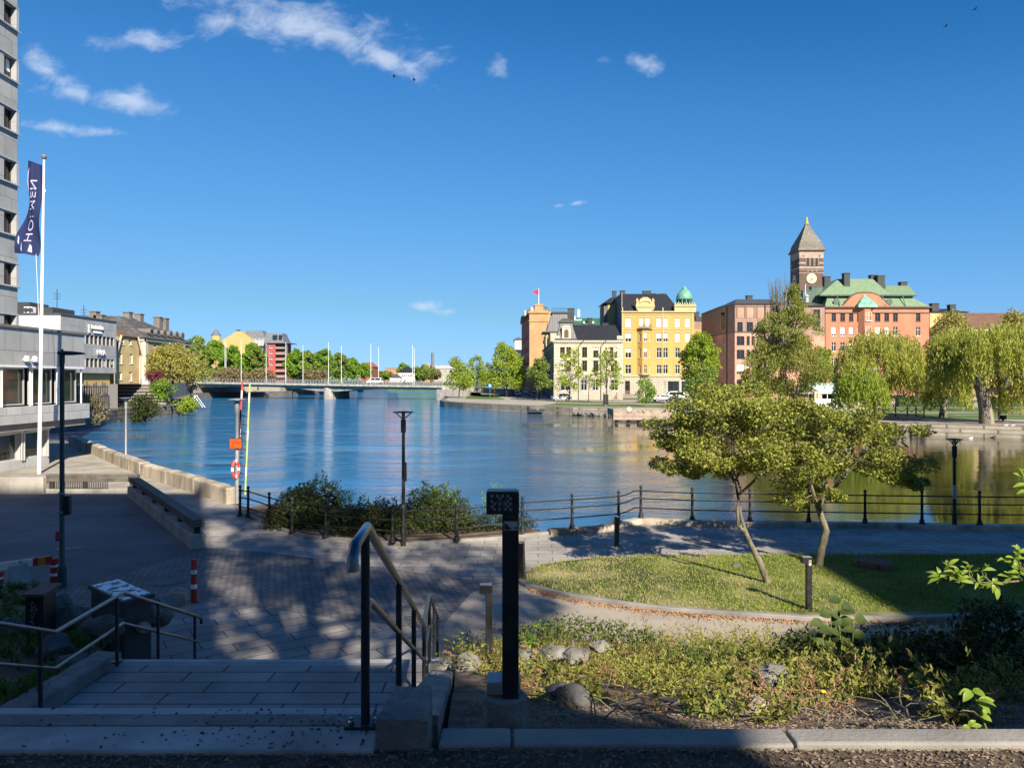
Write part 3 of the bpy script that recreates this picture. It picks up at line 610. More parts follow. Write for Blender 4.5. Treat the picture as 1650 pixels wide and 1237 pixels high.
    # second taller mansard further down the street with iron cresting
    m = MB(); yq = Y+11; z2 = Z_(500, yq); m.box(x0-.3, x0+7, yq, yq+9, ze+.07, ze+2.6); m.build('attic_wall', M['plaster_cream'], r)
    m = MB(); xa, xb = X_(884, yq), X_(921, yq); m.box(xa-1.5, xb, yq-.2, yq+9.2, ze+2.61, ze+2.9); m.frustum((xa-.5, xb-.3, yq, yq+9), ze+2.91, (X_(891, yq), X_(914, yq), yq+1.2, yq+7.5), z2-.6); m.box(X_(889, yq), X_(916, yq), yq+.8, yq+7.8, z2-.599, z2-.2); m.build('turret_roof', M['grey_sheet'], r)
    m = MB()
    for k in range(9): xx = X_(889.5, yq)+k*.42; m.tube([(xx, yq+1, z2-.2), (xx, yq+1, z2+.9)], .035, 4)
    m.box(X_(889.5, yq), X_(916, yq), yq+.97, yq+1.03, z2+.35, z2+.42); m.build('iron_cresting', M['black_iron'], r)
    m = MB()
    for yy, zz in ((Y+20, 2.6), (Y+27, 2.4), (Y+36, 3.6), (Y+46, 2.4)):
        m.box(x0-.3, x0+1.8, yy, yy+2.6, ze+.06, ze+zz); m.add([(x0-.4, yy-.2, ze+zz), (x0-.4, yy+2.8, ze+zz), (x0-.4, yy+1.3, ze+zz+1.2), (x0+3, yy-.2, ze+zz), (x0+3, yy+2.8, ze+zz), (x0+3, yy+1.3, ze+zz+1.2)], [(0, 2, 1), (3, 4, 5), (0, 3, 5, 2), (1, 2, 5, 4), (0, 1, 4, 3)])
    m.build('dormer', M['plaster_ochre'], r)
    m = MB(); m.lathe([(1.4, 0), (1.4, .3), (.1, 5.2), (.03, 6.5)], (x0+.6, Y+45, ze+1.5), 8); m.build('spire', M['grey_sheet'], r)
    m = MB()
    for px in (932, 968): xx = X_(px, Y); m.tube([(xx+1.2, Y-.5, ze+.05), (xx+.6, Y-.35, ze-.6), (xx, Y-.14, ze-1.4), (xx, Y-.2, zb)], .09, 6)
    for k in range(9): yy = Y+4+k*6.5; m.tube([(x0-.5, yy+1.5, ze+.02), (x0-.2, yy, ze-1.4), (x0-.24, yy, zb)], .1, 6)
    m.build('downpipe', M['chimney_dark'], r)
    for px, py, dz in ((874, 500, 0), ): pass
    chimney(r, X_(920, Y+14), Y+14, ze+1, Z_(498, Y+14), 1.6, 1.2)
    for px, top, w in ((912, 533, 1.4),): pass
    chimney(r, X_(975, Y+8), Y+8, ze+2, Z_(522, Y+8), 1.3, .9); chimney(r, X_(951, Y+10), Y+10, ze+2, Z_(514, Y+10), .9, .8)
    return r
cream_house()
# ---------------------------------------------------------------- tall yellow house
def yellow_house():
    Y = 178; x0, x1 = X_(1001.5, Y), X_(1118.5, Y); ze = Z_(501.5, Y); zb = RZ-.1; D = 17
    r = thing('apartment_house', 'tall yellow apartment house with scrolled gable and green copper domed corner turret', 'house', (x0, Y, RZ))
    def op(pa, pb, ya, yb, *k): return (X_(pa, Y)-x0, X_(pb, Y)-x0, Z_(yb, Y)-zb, Z_(ya, Y)-zb, *k)
    cols = [(1007.5, 1017), (1058, 1066), (1068.5, 1076), (1088, 1095.5), (1104.5, 1111.5)]
    ops = []
    for rowi, (ya, yb) in enumerate(((512.5, 527), (536.5, 550.5), (560.5, 576.5), (588, 602))):
        for ci, (a, b) in enumerate(cols): ops.append(op(a, b, ya, yb, 'pair' if rowi < 2 else 'white', (.93, .6, (.45 if ci == 0 else 0), 0)[rowi] if ci < 3 or rowi == 0 else (.9 if rowi < 2 else 0)))
        if rowi == 0: ops += [op(1030, 1037, ya, yb, 'pair', .9), op(1040, 1047, ya, yb, 'pair', .9)]
    zg = Z_(604, Y)-zb
    gr = [op(1007, 1015, 613.5, 635, 'door', 0), op(1076, 1094, 614, 631, 'band', 0), op(1098, 1112, 614, 631, 'band', 0)]
    m = MB(); facade(m, (x0, Y), (x1, Y), zb+zg, ze, [(a, b, c-zg, e-zg) for a, b, c, e, *k in ops]); sidewalls(m, x0, x1, Y, Y+D, zb+zg, ze, 'br'); m.build('wall', M['plaster_yellow'], r)
    m = MB(); m.box(x0, x0+.3, Y+.3, Y+D, zb+zg, ze+4.4); m.build('gable_wall', M['chimney_grey'], r)
    m = MB(); facade(m, (x0, Y-.1), (x1, Y-.1), zb, zb+zg, gr); sidewalls(m, x0, x1, Y-.1, Y+D, zb, zb+zg, 'lr'); m.add([(x0, Y-.1, zb+zg), (x1, Y-.1, zb+zg), (x1, Y, zb+zg), (x0, Y, zb+zg)], [(0, 1, 2, 3)]); m.build('ground_floor', M['rusticated'], r)
    put_windows(r, (x0, Y), (x1, Y), zb, ops, 'white'); put_windows(r, (x0, Y-.1), (x1, Y-.1), zb, gr, 'door')
    # bay window with its roof balcony
    bx0, bx1 = X_(1027, Y), X_(1050, Y); zb0 = Z_(604, Y); zb1 = Z_(532, Y); c = 1.0
    bp = [(bx0, Y), (bx0+c, Y-1.1), (bx1-c, Y-1.1), (bx1, Y)]
    m = MB(); fo = []; so = []
    for ya, yb in ((536.5, 550.5), (560.5, 576.5), (588, 602)):
        fo.append((.35, bx1-bx0-2*c-.35, Z_(yb, Y)-zb0, Z_(ya, Y)-zb0)); so.append((.4, .95, Z_(yb, Y)-zb0, Z_(ya, Y)-zb0))
    facade(m, bp[0], bp[1], zb0, zb1, so); facade(m, bp[1], bp[2], zb0, zb1, fo); facade(m, bp[2], bp[3], zb0, zb1, so); m.add([(x, y, zb1) for x, y in bp], [(0, 1, 2, 3)]); m.add([(x, y, zb0) for x, y in bp], [(3, 2, 1, 0)])
    m.build('bay_window', M['plaster_yellow'], r); put_windows(r, bp[0], bp[1], zb0, so, 'pair'); put_windows(r, bp[1], bp[2], zb0, [f+('white', b) for f, b in zip(fo, (.6, .4, 0))], 'white'); put_windows(r, bp[2], bp[3], zb0, so, 'pair')
    m = MB(); m.prism([(bx0-.2, Y-.01), (bx0+c-.1, Y-1.3), (bx1-c+.1, Y-1.3), (bx1+.2, Y-.01)], zb1+.003, zb1+.25)
    for k in range(12): xx = bx0+.3+k*(bx1-bx0-.6)/11; m.tube([(xx, Y-1.05, zb1+.25), (xx, Y-1.05, zb1+1.1)], .05, 5)
    m.box(bx0+.2, bx1-.2, Y-1.1, Y-1.0, zb1+1.1, zb1+1.2); m.build('balcony_rail', M['frame_dark'], r)
    # cornices, gable, pilaster strips
    m = MB(); m.box(x0-.1, x1+.3, Y-.4, Y-.004, ze-.28, ze+.02); m.box(x0, x1, Y-.15, Y-.004, Z_(506.5, Y), Z_(505, Y)); m.box(x0, x1, Y-.3, Y-.104, zb0-.35, zb0-.05); m.box(x0, x1, Y-.1, Y-.005, Z_(530.5, Y)-.08, Z_(530.5, Y)+.06)
    for a, b, c_, e, *k in ops: m.box(x0+a-.15, x0+b+.15, Y-.08, Y-.006, zb+e+.04, zb+e+.2)
    for px in (1003, 1068, 1116): m.box(X_(px, Y)-.12, X_(px, Y)+.12, Y-.16, Y-.02 if px != 1068 else Y-.02, zb0, ze+.9)
    m.build('cornice', M['trim_yellow'], r)
    gx0, gx1 = X_(1024, Y), X_(1055, Y); gc = (gx0+gx1)/2; zz = lambda py: Z_(py, Y)
    m = MB(); m.xprism([(gx0+1, zz(502)), (gx1-1, zz(502)), (gx1-.3, zz(499)), (gx1, zz(494)), (gx1-.2, zz(487)), (gx1-.9, zz(486)), (gx1-1.0, zz(482)), (gc+.9, zz(481)), (gc+.6, zz(479)), (gc-.6, zz(479)), (gc-.9, zz(481)), (gx0+1.0, zz(482)), (gx0+.9, zz(486)), (gx0+.2, zz(487)), (gx0, zz(494)), (gx0+.3, zz(499))], Y-.25, Y+.5)
    m.box(gx0+.1, gx1-.1, Y-.45, Y-.26, zz(495), zz(494)); m.tube([(gc-1.3, Y-.35, zz(488)), (gc-.7, Y-.35, zz(485.5)), (gc, Y-.35, zz(484.7)), (gc+.7, Y-.35, zz(485.5)), (gc+1.3, Y-.35, zz(488))], .14, 6)
    for xx in (gx0+.5, gx1-.5, gc-2, gc+2): m.lathe([(.22, 0), (.3, .2), (.12, .6), (.05, .9)], (xx, Y, zz(486.5)), 8)
    m.build('gable', M['trim_yellow'], r)
    # roof
    m = MB(); m.frustum((X_(1001, Y), X_(1096, Y), Y+.2, Y+D), ze+.03, (X_(1003, Y)+.4, X_(1082, Y), Y+6, Y+10), Z_(473.5, Y+6)); m.build('roof', M['black_sheet'], r)
    for px, top, sx in ((1003, 469.5, 1.1), (1042, 470, 1.9), (1053, 474, .9), (1066, 474.5, 1.1), (1019, 475.5, .7)): chimney(r, X_(px, Y+7), Y+7, Z_(490, Y+7), Z_(top, Y+7), sx, 1.1)
    # turret
    tx0, tx1 = X_(1086.5, Y), X_(1121, Y); tc = X_(1106.5, Y); ty = Y+2.3
    m = MB(); m.box(tx0, tx1, Y-.3, Y+5, ze+.03, zz(491))
    nb = 9
    for k in range(nb): u = tx0+(tx1-tx0)*(k+.1)/nb; m.box(u, u+(tx1-tx0)*.055, Y-.3, Y+.1, zz(491)+.002, zz(488))
    m.box(tx0-.15, tx1+.15, Y-.5, Y-.302, zz(494), zz(493)); m.build('turret_wall', M['trim_yellow'], r)
    m = MB(); m.lathe([(1.75, zz(492)), (1.75, zz(481.5))], (tc, ty, 0), 12); m.build('lantern', M['glass_green'], r)
    m = MB()
    for k in range(12): a = 2*math.pi*k/12; m.tube([(tc+1.85*math.cos(a), ty+1.85*math.sin(a), zz(492)), (tc+1.85*math.cos(a), ty+1.85*math.sin(a), zz(481))], .13, 5)
    s = 1.02; m.lathe([(2.05, zz(481.6)), (2.15, zz(480.5)), (1.95, zz(479.5)), (1.95, zz(476)), (1.65, zz(471.5)), (1.2, zz(467.5)), (.75, zz(465)), (.62, zz(464)), (.62, zz(463)), (.4, zz(461)), (.16, zz(459.5)), (.05, zz(457.6))], (tc, ty, 0), 16); m.build('dome', M['copper_dome'], r, smooth=True)
    # rear wing seen over the corner house
    wx0, wx1 = X_(973.5, Y+11), X_(1002, Y+11); wy = Y+11; wz = Z_(489, wy)
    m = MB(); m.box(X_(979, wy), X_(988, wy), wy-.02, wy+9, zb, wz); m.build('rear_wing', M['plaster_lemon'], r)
    m = MB(); m.box(wx0, X_(979, wy), wy+.3, wy+9, zb, wz-.3); m.box(X_(988, wy), wx1, wy-3, wy+9, zb, wz); m.build('rear_wing', M['chimney_grey'], r, label='rear wing part with its shade put into grey colour')  # shaded wing walls coloured grey beside the lit lemon strip
    m = MB(); m.frustum((wx0-.5, wx1, wy-.6, wy+10), wz+.01, (X_(986, wy), wx1, wy+2, wy+8), Z_(478, wy)); m.build('roof', M['black_sheet'], r)
    chimney(r, X_(992.5, wy), wy+3, wz, Z_(470, wy+3), 1.0, 1.0)
    # hand rail of the entrance
    m = MB()
    for k in range(17): m.tube([(x0+.2+k*.21, Y-1.6, zb+.2), (x0+.2+k*.21, Y-1.6, zb+1.2)], .04, 4)
    m.box(x0+.1, x0+3.8, Y-1.65, Y-1.55, zb+1.2, zb+1.28); m.box(x0, x0+3.9, Y-1.9, Y-.11, zb, zb+.35); m.build('entrance_rail', M['frame_dark'], r)
yellow_house()
# ---------------------------------------------------------------- orange house further down the street
def orange_house():
    Y = 236; x0, x1 = X_(853, Y), X_(882, Y); ze = Z_(502, Y); zb = RZ
    r = thing('brick_house', 'tall orange house with stepped roof tower and flagpole, down the tree lined street', 'house', (x0, Y, RZ))
    m = MB(); sidewalls(m, x0, x1+6, Y, Y+40, zb, ze-.003, 'rb'); fo = [(1.6+k*1.5, 2.4+k*1.5, h, h+1.7) for k in range(0) for h in (3,)]
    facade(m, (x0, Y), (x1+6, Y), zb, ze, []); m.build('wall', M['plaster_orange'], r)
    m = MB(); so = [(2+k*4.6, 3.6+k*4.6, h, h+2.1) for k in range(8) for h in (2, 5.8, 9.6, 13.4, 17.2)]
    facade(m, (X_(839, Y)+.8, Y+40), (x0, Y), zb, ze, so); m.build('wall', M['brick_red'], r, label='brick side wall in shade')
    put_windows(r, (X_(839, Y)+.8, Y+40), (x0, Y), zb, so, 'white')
    m = MB()
    for k in range(3): m.box(x0-1.2, x0-.2, Y+6+k*9, Y+10+k*9, zb+9.4, zb+9.6); m.box(x0-1.3, x0-1.2, Y+6+k*9, Y+10+k*9, zb+9.4, zb+10.4)
    m.build('balcony', M['frame_brown'], r)
    m = MB(); m.box(x0-.4, x1+.6, Y-.4, Y+8, ze-.5, ze+.1); m.box(x0-.2, x1+.4, Y-.2, Y-.01, ze-3.2, ze-2.9)
    for k in range(7): m.box(x0+.2+k*.85, x0+.7+k*.85, Y-.3, Y+.2, ze+.1, ze+.8)
    m.build('parapet', M['plaster_orange'], r)
    m = MB(); bx0, bx1 = X_(862, Y), X_(876, Y); m.box(bx0, bx1, Y+2, Y+6, ze+.1, Z_(489, Y)); m.box(bx0-.2, bx1+.2, Y+1.8, Y+6.2, Z_(491, Y), Z_(490, Y)+.002); m.build('roof_tower', M['plaster_orange'], r)
    m = MB(); fx = X_(868.8, Y); m.tube([(fx, Y+4, Z_(489, Y)), (fx, Y+4, Z_(461.5, Y))], [.12, .07], 6); fp = m.build('flagpole', M['white_paint'], r)
    m = MB(); z1 = Z_(463, Y); v = []
    for i in range(7):
        t = i/6; yy = Y+4+.25*math.sin(t*5); v += [(fx-.1-t*1.9, yy, z1-t*.9), (fx-.1-t*1.9, yy+.02, z1-1.95+t*.75)]
    m.add(v, [(2*i, 2*i+1, 2*i+3, 2*i+2) for i in range(6)]); m.build('pennant', M['flag_red'], fp)
    m = MB(); m.frustum((X_(840, Y), x0+8, Y+6, Y+40), ze-1, (x0+1, x0+6, Y+10, Y+36), ze+2.5); m.build('roof', M['copper_dark'], r)
    m = MB(); m.lathe([(.5, 0), (.5, 1.3), (.1, 1.8)], (X_(846, Y), Y+3, ze-1), 8); m.lathe([(.6, 0), (.6, 1.2), (.2, 1.8)], (X_(857, Y), Y+2, ze), 8); m.build('vent', M['alu'], r)
orange_house()
def simple_block(name, label, cat, Y, pa, pb, ptop, D, wall, roof, zb, wins=None, st='white', roofh=2.5, rinset=1.5, pbase=None, flat=False, win_rows=(), group=None):
    x0, x1 = X_(pa, Y), X_(pb, Y); ze = Z_(ptop, Y)
    r = thing(name, label, cat, (x0, Y, zb), 0, group); m = MB(); ops = []
    for (ya, yb) in win_rows:
        for (a, b) in wins: ops.append((X_(a, Y)-x0, X_(b, Y)-x0, Z_(yb, Y)-zb, Z_(ya, Y)-zb))
    facade(m, (x0, Y), (x1, Y), zb, ze, ops); sidewalls(m, x0, x1, Y, Y+D, zb, ze); m.build('wall', M[wall], r)
    put_windows(r, (x0, Y), (x1, Y), zb, ops, st)
    m = MB()
    if flat: m.box(x0-.15, x1+.15, Y-.15, Y+D, ze+.003, ze+.25)
    else: m.frustum((x0-.4, x1+.4, Y-.4, Y+D), ze+.003, (x0+rinset, x1-rinset, Y+D*.45, Y+D*.55), ze+roofh)
    m.build('roof', M[roof], r)
    return r, x0, x1, ze
# green roofed house behind the cream and yellow ones
Y = 214
r, x0, x1, ze = simple_block('house', 'pale house showing only its green sheet roof above the cream corner house', 'house', Y, 920, 975, 526, 16, 'plaster_cream', 'roof_green', RZ, roofh=3.0, rinset=.5)
chimney(r, X_(949, Y+5), Y+3, ze+.5, Z_(512, Y), 1.3, 1.2)
m = MB(); m.box(X_(940, Y), X_(943, Y), Y+1.0, Y+1.6, ze+.9, ze+1.6); m.box(X_(955, Y), X_(958, Y), Y+1.0, Y+1.6, ze+.9, ze+1.6); m.build('roof_window', M['alu'], r)
m = MB()
for px in (925, 929, 934, 936.5): m.lathe([(.3, 0), (.3, 2.2), (.15, 2.4)], (X_(px, Y), Y+6, Z_(511 if px < 930 else 500, Y)-1.5), 6)
m.box(X_(923, Y), X_(940, Y), Y+5, Y+9, ze+2, Z_(512, Y)); m.build('vent', M['alu'], r)
r, x0, x1, ze = simple_block('house', 'narrow pale blue grey house beyond the orange one at the street end', 'house', 290, 829, 842, 547, 20, 'stone_panel_pale', 'zinc', RZ, roofh=1.5)
# wooden clad block between the yellow house and the brown block
r, x0, x1, ze = simple_block('house', 'house with brown ribbed cladding under grey roof in the gap right of the yellow house', 'house', 200, 1117, 1160, 517.5, 14, 'copper_brown', 'chimney_dark', RZ, flat=True)
m = MB(); m.box(x0-.1, x1, 199.6, 199.98, RZ, Z_(531, 200)); m.build('lower_wall', M['plaster_yellow'], r)
m = MB(); m.box(X_(1121, 203), X_(1157, 203), 203, 210, ze+.26, Z_(510, 203)); m.build('roof_box', M['chimney_dark'], r)
chimney(r, X_(1124, 204), 205, ze, Z_(503, 204), 1.2, 1.2); chimney(r, X_(1151, 204), 205, ze, Z_(505.5, 204), 1.1, 1.2)
# ---------------------------------------------------------------- brown-red block with cut corner
def brown_block():
    Y = 165; xa, x0, x1 = X_(1156.5, 175), X_(1184, Y), X_(1262, Y); ze = Z_(490, Y); zb = RZ; zs = Z_(535, Y); xm = X_(1171.5, 171)
    r = thing('office_block', 'reddish brown apartment block with ribbed copper upper floors behind the tall bare poplar', 'building', (x0, Y, RZ))
    def op(pa, pb, ya, yb, *k): return (X_(pa, Y)-x0, X_(pb, Y)-x0, Z_(yb, Y)-zb, Z_(ya, Y)-zb, *k)
    upper = [op(1188, 1196.5, 519, 534.5), op(1203, 1213, 519, 534.5), op(1221, 1232, 519, 534.5), op(1238, 1248, 519, 534.5)]
    low = []
    for ya, yb, bl in ((541.5, 556.5, 0), (563.5, 578.5, 0), (586, 601.5, .8), (611.5, 628, 0)):
        low += [op(1187, 1199.5, ya, yb, 'dark', bl), op(1203, 1208, ya, yb, 'dark', bl*.6), op(1211, 1215.5, ya, yb, 'dark', bl*.5), op(1219, 1232, ya, yb, 'dark', bl), op(1237, 1249, ya, yb, 'dark', 0)]
    zl = zs-zb
    sp = [(1.2, 2.5, zl+1.2, zl+3.0), (1.2, 2.5, zl+4.0, zl+5.8)]
    m = MB(); facade(m, (x0, Y), (x1, Y), zb, zs, [o[:4] for o in low]); facade(m, (xa, 175), (x0, Y), zb, zs, [])
    facade(m, (xa, 190), (xa, 175), zb, zs, []); sidewalls(m, xa, x1, Y, 185, zb, zs, 'r'); m.build('wall', M['red_panel'], r)
    m = MB(); facade(m, (x0, Y-.05), (x1, Y-.05), zs+.15, ze, [(a, b, c-zl-.15, e-zl-.15) for a, b, c, e in upper]); facade(m, (xa, 175), (x0, Y-.05), zs+.15, ze, []); facade(m, (xa, 190), (xa, 175), zs+.15, ze, []); sidewalls(m, xa, x1, Y, 185, zs+.15, ze, 'r')
    m.build('upper_wall', M['copper_brown'], r)
    m = MB(); m.prism([(xa-.1, 175), (x0-.05, Y-.2), (x1+.1, Y-.2), (x1+.1, 185), (xa-.1, 185)], zs-.02, zs+.13); m.build('ledge', M['frame_brown'], r)
    m = MB()
    for a, b in ((1188.5, 1198), (1203.5, 1214), (1221, 1231)): m.box(X_(a, Y), X_(b, Y), Y-.09, Y-.052, Z_(512, Y), Z_(496, Y))
    m.build('blank_panel', M['red_panel'], r)
    m = MB()
    for a, b in ((1187.3, 1200), (1202.5, 1215.5), (1220, 1233)):
        for x in (a, b): m.box(X_(x, Y)-.08, X_(x, Y)+.08, Y-.2, Y-.092, Z_(512, Y), Z_(493, Y))
    m.box(x0, x1, Y-.2, Y-.053, Z_(494, Y), Z_(492.5, Y)); m.build('rib', M['copper_brown'], r)
    put_windows(r, (x0, Y), (x1, Y), zb, low, 'dark'); put_windows(r, (x0, Y-.05), (x1, Y-.05), zb, upper, 'dark')
    m = MB(); v = [(xa-.3, 175-.2, ze+.003), (x0-.2, Y-.4, ze+.003), (x1+.3, Y-.4, ze+.003), (x1+.3, 190, ze+.003), (xa-.3, 190, ze+.003)]; w = [(xa+3, 177, ze+1.4), (x0+1.2, Y+3, ze+1.4), (x1-2, Y+3, ze+1.4), (x1-2, 186, ze+1.4), (xa+3, 186, ze+1.4)]
    m.add(v+w, [(i, (i+1) % 5, 5+(i+1) % 5, 5+i) for i in range(5)]+[(5, 6, 7, 8, 9)]); m.build('roof', M['grey_sheet'], r)
    chimney(r, X_(1207, Y+6), Y+6, ze+1, Z_(477.5, Y+6), 1.3, 1.0)
    m = MB(); sx, sy = Vector((xa, 175)), Vector((x0, Y)); dd = (sy-sx).normalized()
    for t0, t1, za, zc in ((.22, .42, zs+5.0, zs+2.9), (.22, .42, zs+2.6, zs+1)): 
        a, b = sx+(sy-sx)*t0, sx+(sy-sx)*t1; nn = Vector((dd.y, -dd.x))*.05; m.add([(a.x+nn.x, a.y+nn.y, zc), (b.x+nn.x, b.y+nn.y, zc), (b.x+nn.x, b.y+nn.y, za), (a.x+nn.x, a.y+nn.y, za)], [(0, 1, 2, 3)])
    m.build('window', M['glass'], r)
    a = sx+(sy-sx)*.56; m = MB(); m.tube([(a.x-.1, a.y-.1, zb), (a.x-.1, a.y-.1, ze)], .09, 6); m.tube([(X_(1232.5, Y), Y-.25, zb), (X_(1232.5, Y), Y-.25, ze)], .09, 6); m.build('downpipe', M['chimney_dark'], r)
    # recessed link to the pink house
    Y2 = 178; xb, xc = X_(1240, Y2), X_(1329, Y2); z2 = Z_(493, Y2)
    m = MB(); facade(m, (xb, Y2), (xc, Y2), Z_(540, Y2), z2, []); m.build('link_wall', M['copper_brown'], r); m = MB(); facade(m, (xb, Y2), (xc, Y2), zb, Z_(540, Y2)-.003, []); m.build('link_wall', M['red_panel'], r)
    lw = [(X_(1311, Y2)-xb, X_(1321, Y2)-xb, Z_(516, Y2)-zb, Z_(498.5, Y2)-zb), (X_(1311, Y2)-xb, X_(1321, Y2)-xb, Z_(530, Y2)-zb, Z_(517.5, Y2)-zb)]
    put_windows(r, (xb, Y2-.2), (xc, Y2-.2), zb, lw, 'brown', .12)
    m = MB(); m.frustum((xb, xc+.2, Y2-.5, Y2+12), z2+.003, (xb, xc-1.5, Y2+4, Y2+9), Z_(484, Y2)); m.build('roof', M['grey_sheet'], r)
    for px, top, w in ((1299, 469, 2.2), (1314.5, 463, 2.6)): chimney(r, X_(px, Y2+5), Y2+5, z2, Z_(top, Y2+5), w, 1.6, 'copper_dark')
    m = MB(); m.lathe([(.5, 0), (.5, 1.3), (.7, 1.4), (.2, 2)], (X_(1305, Y2), Y2+2, Z_(486, Y2)), 8); m.lathe([(.12, 0), (.12, 4)], (X_(1303, Y2), Y2+2, Z_(483, Y2)), 6); m.build('vent', M['alu'], r)
brown_block()
# ---------------------------------------------------------------- pink house with green mansard
def pink_house():
    Y = 178.5; x0, x1 = X_(1330, Y), X_(1497, Y); ze = Z_(494.5, Y); zb = RZ; D = 15
    r = thing('mansard_house', 'salmon pink house with green copper mansard roof and curved gable', 'house', (x0, Y, RZ))
    def op(pa, pb, ya, yb, *k): return (X_(pa, Y)-x0, X_(pb, Y)-x0, Z_(yb, Y)-zb, Z_(ya, Y)-zb, *k)
    cols = [(1340, 1347), (1354, 1361.5), (1368, 1375), (1381, 1385.5), (1391, 1401), (1410, 1418.5), (1425, 1432.5), (1439, 1446.5), (1476, 1483)]
    ops = []
    for i, (ya, yb) in enumerate(((504, 517.5), (526.5, 541), (551.5, 566), (577, 591), (602, 617))):
        for a, b in cols: ops.append(op(a, b, ya, yb, 'brown' if i < 1 else 'white', rnd.choice((0, 0, .5, .8)) if i else 0))
    m = MB(); facade(m, (x0, Y), (x1, Y), zb, ze, [o[:4] for o in ops]); sidewalls(m, x0, x1, Y, Y+D, zb, ze); m.build('wall', M['plaster_pink'], r)
    put_windows(r, (x0, Y), (x1, Y), zb, ops, 'white')
    gx0, gx1, gc = X_(1355, Y), X_(1437, Y), X_(1393, Y); z = lambda py: Z_(py, Y)
    arc = [(gx0, z(495)), (gx1, z(495)), (X_(1430, Y), z(491)), (X_(1423, Y), z(484)), (X_(1415, Y), z(476.5)), (X_(1405, Y), z(473)), (gc, z(472.3)), (X_(1382, Y), z(473)), (X_(1373, Y), z(477)), (X_(1366, Y), z(484)), (X_(1360, Y), z(491))]
    m = MB(); m.xprism(arc, Y-.15, Y+.6); m.build('gable', M['plaster_pink'], r)
    m = MB(); top = [(a[0], Y+.2, a[1]+.12) for a in arc[2:]]; m.tube([(gx1, Y+.2, z(494))]+top+[(gx0, Y+.2, z(494))], .26, 6); m.box(x0-.4, x1+.4, Y-.5, Y-.16, ze-.25, ze+.1); m.box(x0, x1, Y-.2, Y-.004, ze-1.5, ze-1.3); m.box(x1-.4, x1+.4, Y-.15, Y+D, ze-.25, ze+.1)
    m.build('cornice', M['frame_brown'], r)
    m = MB(); bx0, bx1 = X_(1378.5, Y), X_(1409.5, Y)
    m.prism([(bx0+.6, Y-.01), (bx0+1.6, Y-1.2), (bx1-1.6, Y-1.2), (bx1-.6, Y-.01)], zb, z(495.5)); m.build('bay', M['plaster_pink'], r)
    bo = [(.25, X_(1401, Y)-X_(1391, Y)+.0, o[2], o[3]) for o in ops[4::9]]; put_windows(r, (bx0+1.9, Y-1.2), (bx1-1.6, Y-1.2), zb, [(0.0, 1.4, o[2], o[3]) for o in ops[4::9]], 'white', .02)
    m = MB(); rings = [(1.0, z(496)), (.93, z(491)), (.72, z(487.5)), (.55, z(484)), (.34, z(480)), (.15, z(477)), (.03, z(474.5))]; w = (bx1-bx0)/2
    for i in range(6):
        (a, za), (b, zc) = rings[i], rings[i+1]; m.frustum((gc-w*a, gc+w*a, Y-1.6*a-.16, Y-.16), za, (gc-w*b, gc+w*b, Y-1.6*b-.16, Y-.16), zc-.003)
    m.build('bay_roof', M['copper_dome'], r)
    # two tier mansard
    z1, z2 = z(478.5), z(474)
    m = MB(); m.frustum((x0-.2, x1+.2, Y-.2, Y+D), ze+.11, (x0+1.2, x1-3.2, Y+1.8, Y+D-1.8), z1); m.frustum((x0-.9, X_(1438, Y), Y+1.0, Y+D-1), z2+.003, (X_(1352, Y+5), X_(1408, Y+5), Y+5.5, Y+9.5), Z_(449, Y+5)); m.frustum((X_(1425, Y), x1-2.4, Y+1.0, Y+D-1), z2+.004, (X_(1430, Y+5), X_(1466, Y+5), Y+5.5, Y+9.5), Z_(460, Y+5)); m.build('roof', M['copper_green'], r)
    m = MB(); m.box(x0+1.0, x1-3.0, Y+1.6, Y+D-1.6, z1+.002, z2-.3); m.box(x0-.95, x1-2.35, Y+.9, Y+D-.9, z2-.3+.002, z2); m.build('roof_band', M['copper_dark'], r)
    m = MB()
    for px in (1349, 1433.5):
        xx = X_(px, Y); m.tube([(xx, Y+.2, z(486.5)), (xx, Y+2.5, z(486.5))], .62, 12); m.tube([(xx, Y+.12, z(486.5)), (xx, Y+.22, z(486.5))], .8, 12)
    m.build('dormer', M['copper_dark'], r)
    for px, top, sx, dy in ((1331.5, 447, 1.5, 9), (1363, 441.5, 1.4, 4), (1406.5, 444.5, 1.6, 8), (1418, 445.5, 1.8, 6.5), (1454.5, 455.5, 1.6, 7)): chimney(r, X_(px, Y+dy), Y+dy, z2-.5, Z_(top, Y+dy), sx, 1.4, 'chimney_dark')
    m = MB()
    for px in (1351, 1424.5, 1457): m.tube([(X_(px, Y), Y+.9, z2-.2), (X_(px+1.5, Y), Y-.3, ze+.3)], .12, 5)
    m.build('downpipe', M['copper_dark'], r)
    m = MB()
    for h in (7, 10.5, 14): m.box(x1, x1+1.6, Y+1, Y+4, zb+h, zb+h+.15); m.box(x1+1.5, x1+1.6, Y+1, Y+4, zb+h+.15, zb+h+1.1); m.box(x1, x1+1.5, Y+1, Y+1.08, zb+h+.15, zb+h+1.1)
    m.build('balcony', M['frame_dark'], r)
pink_house()
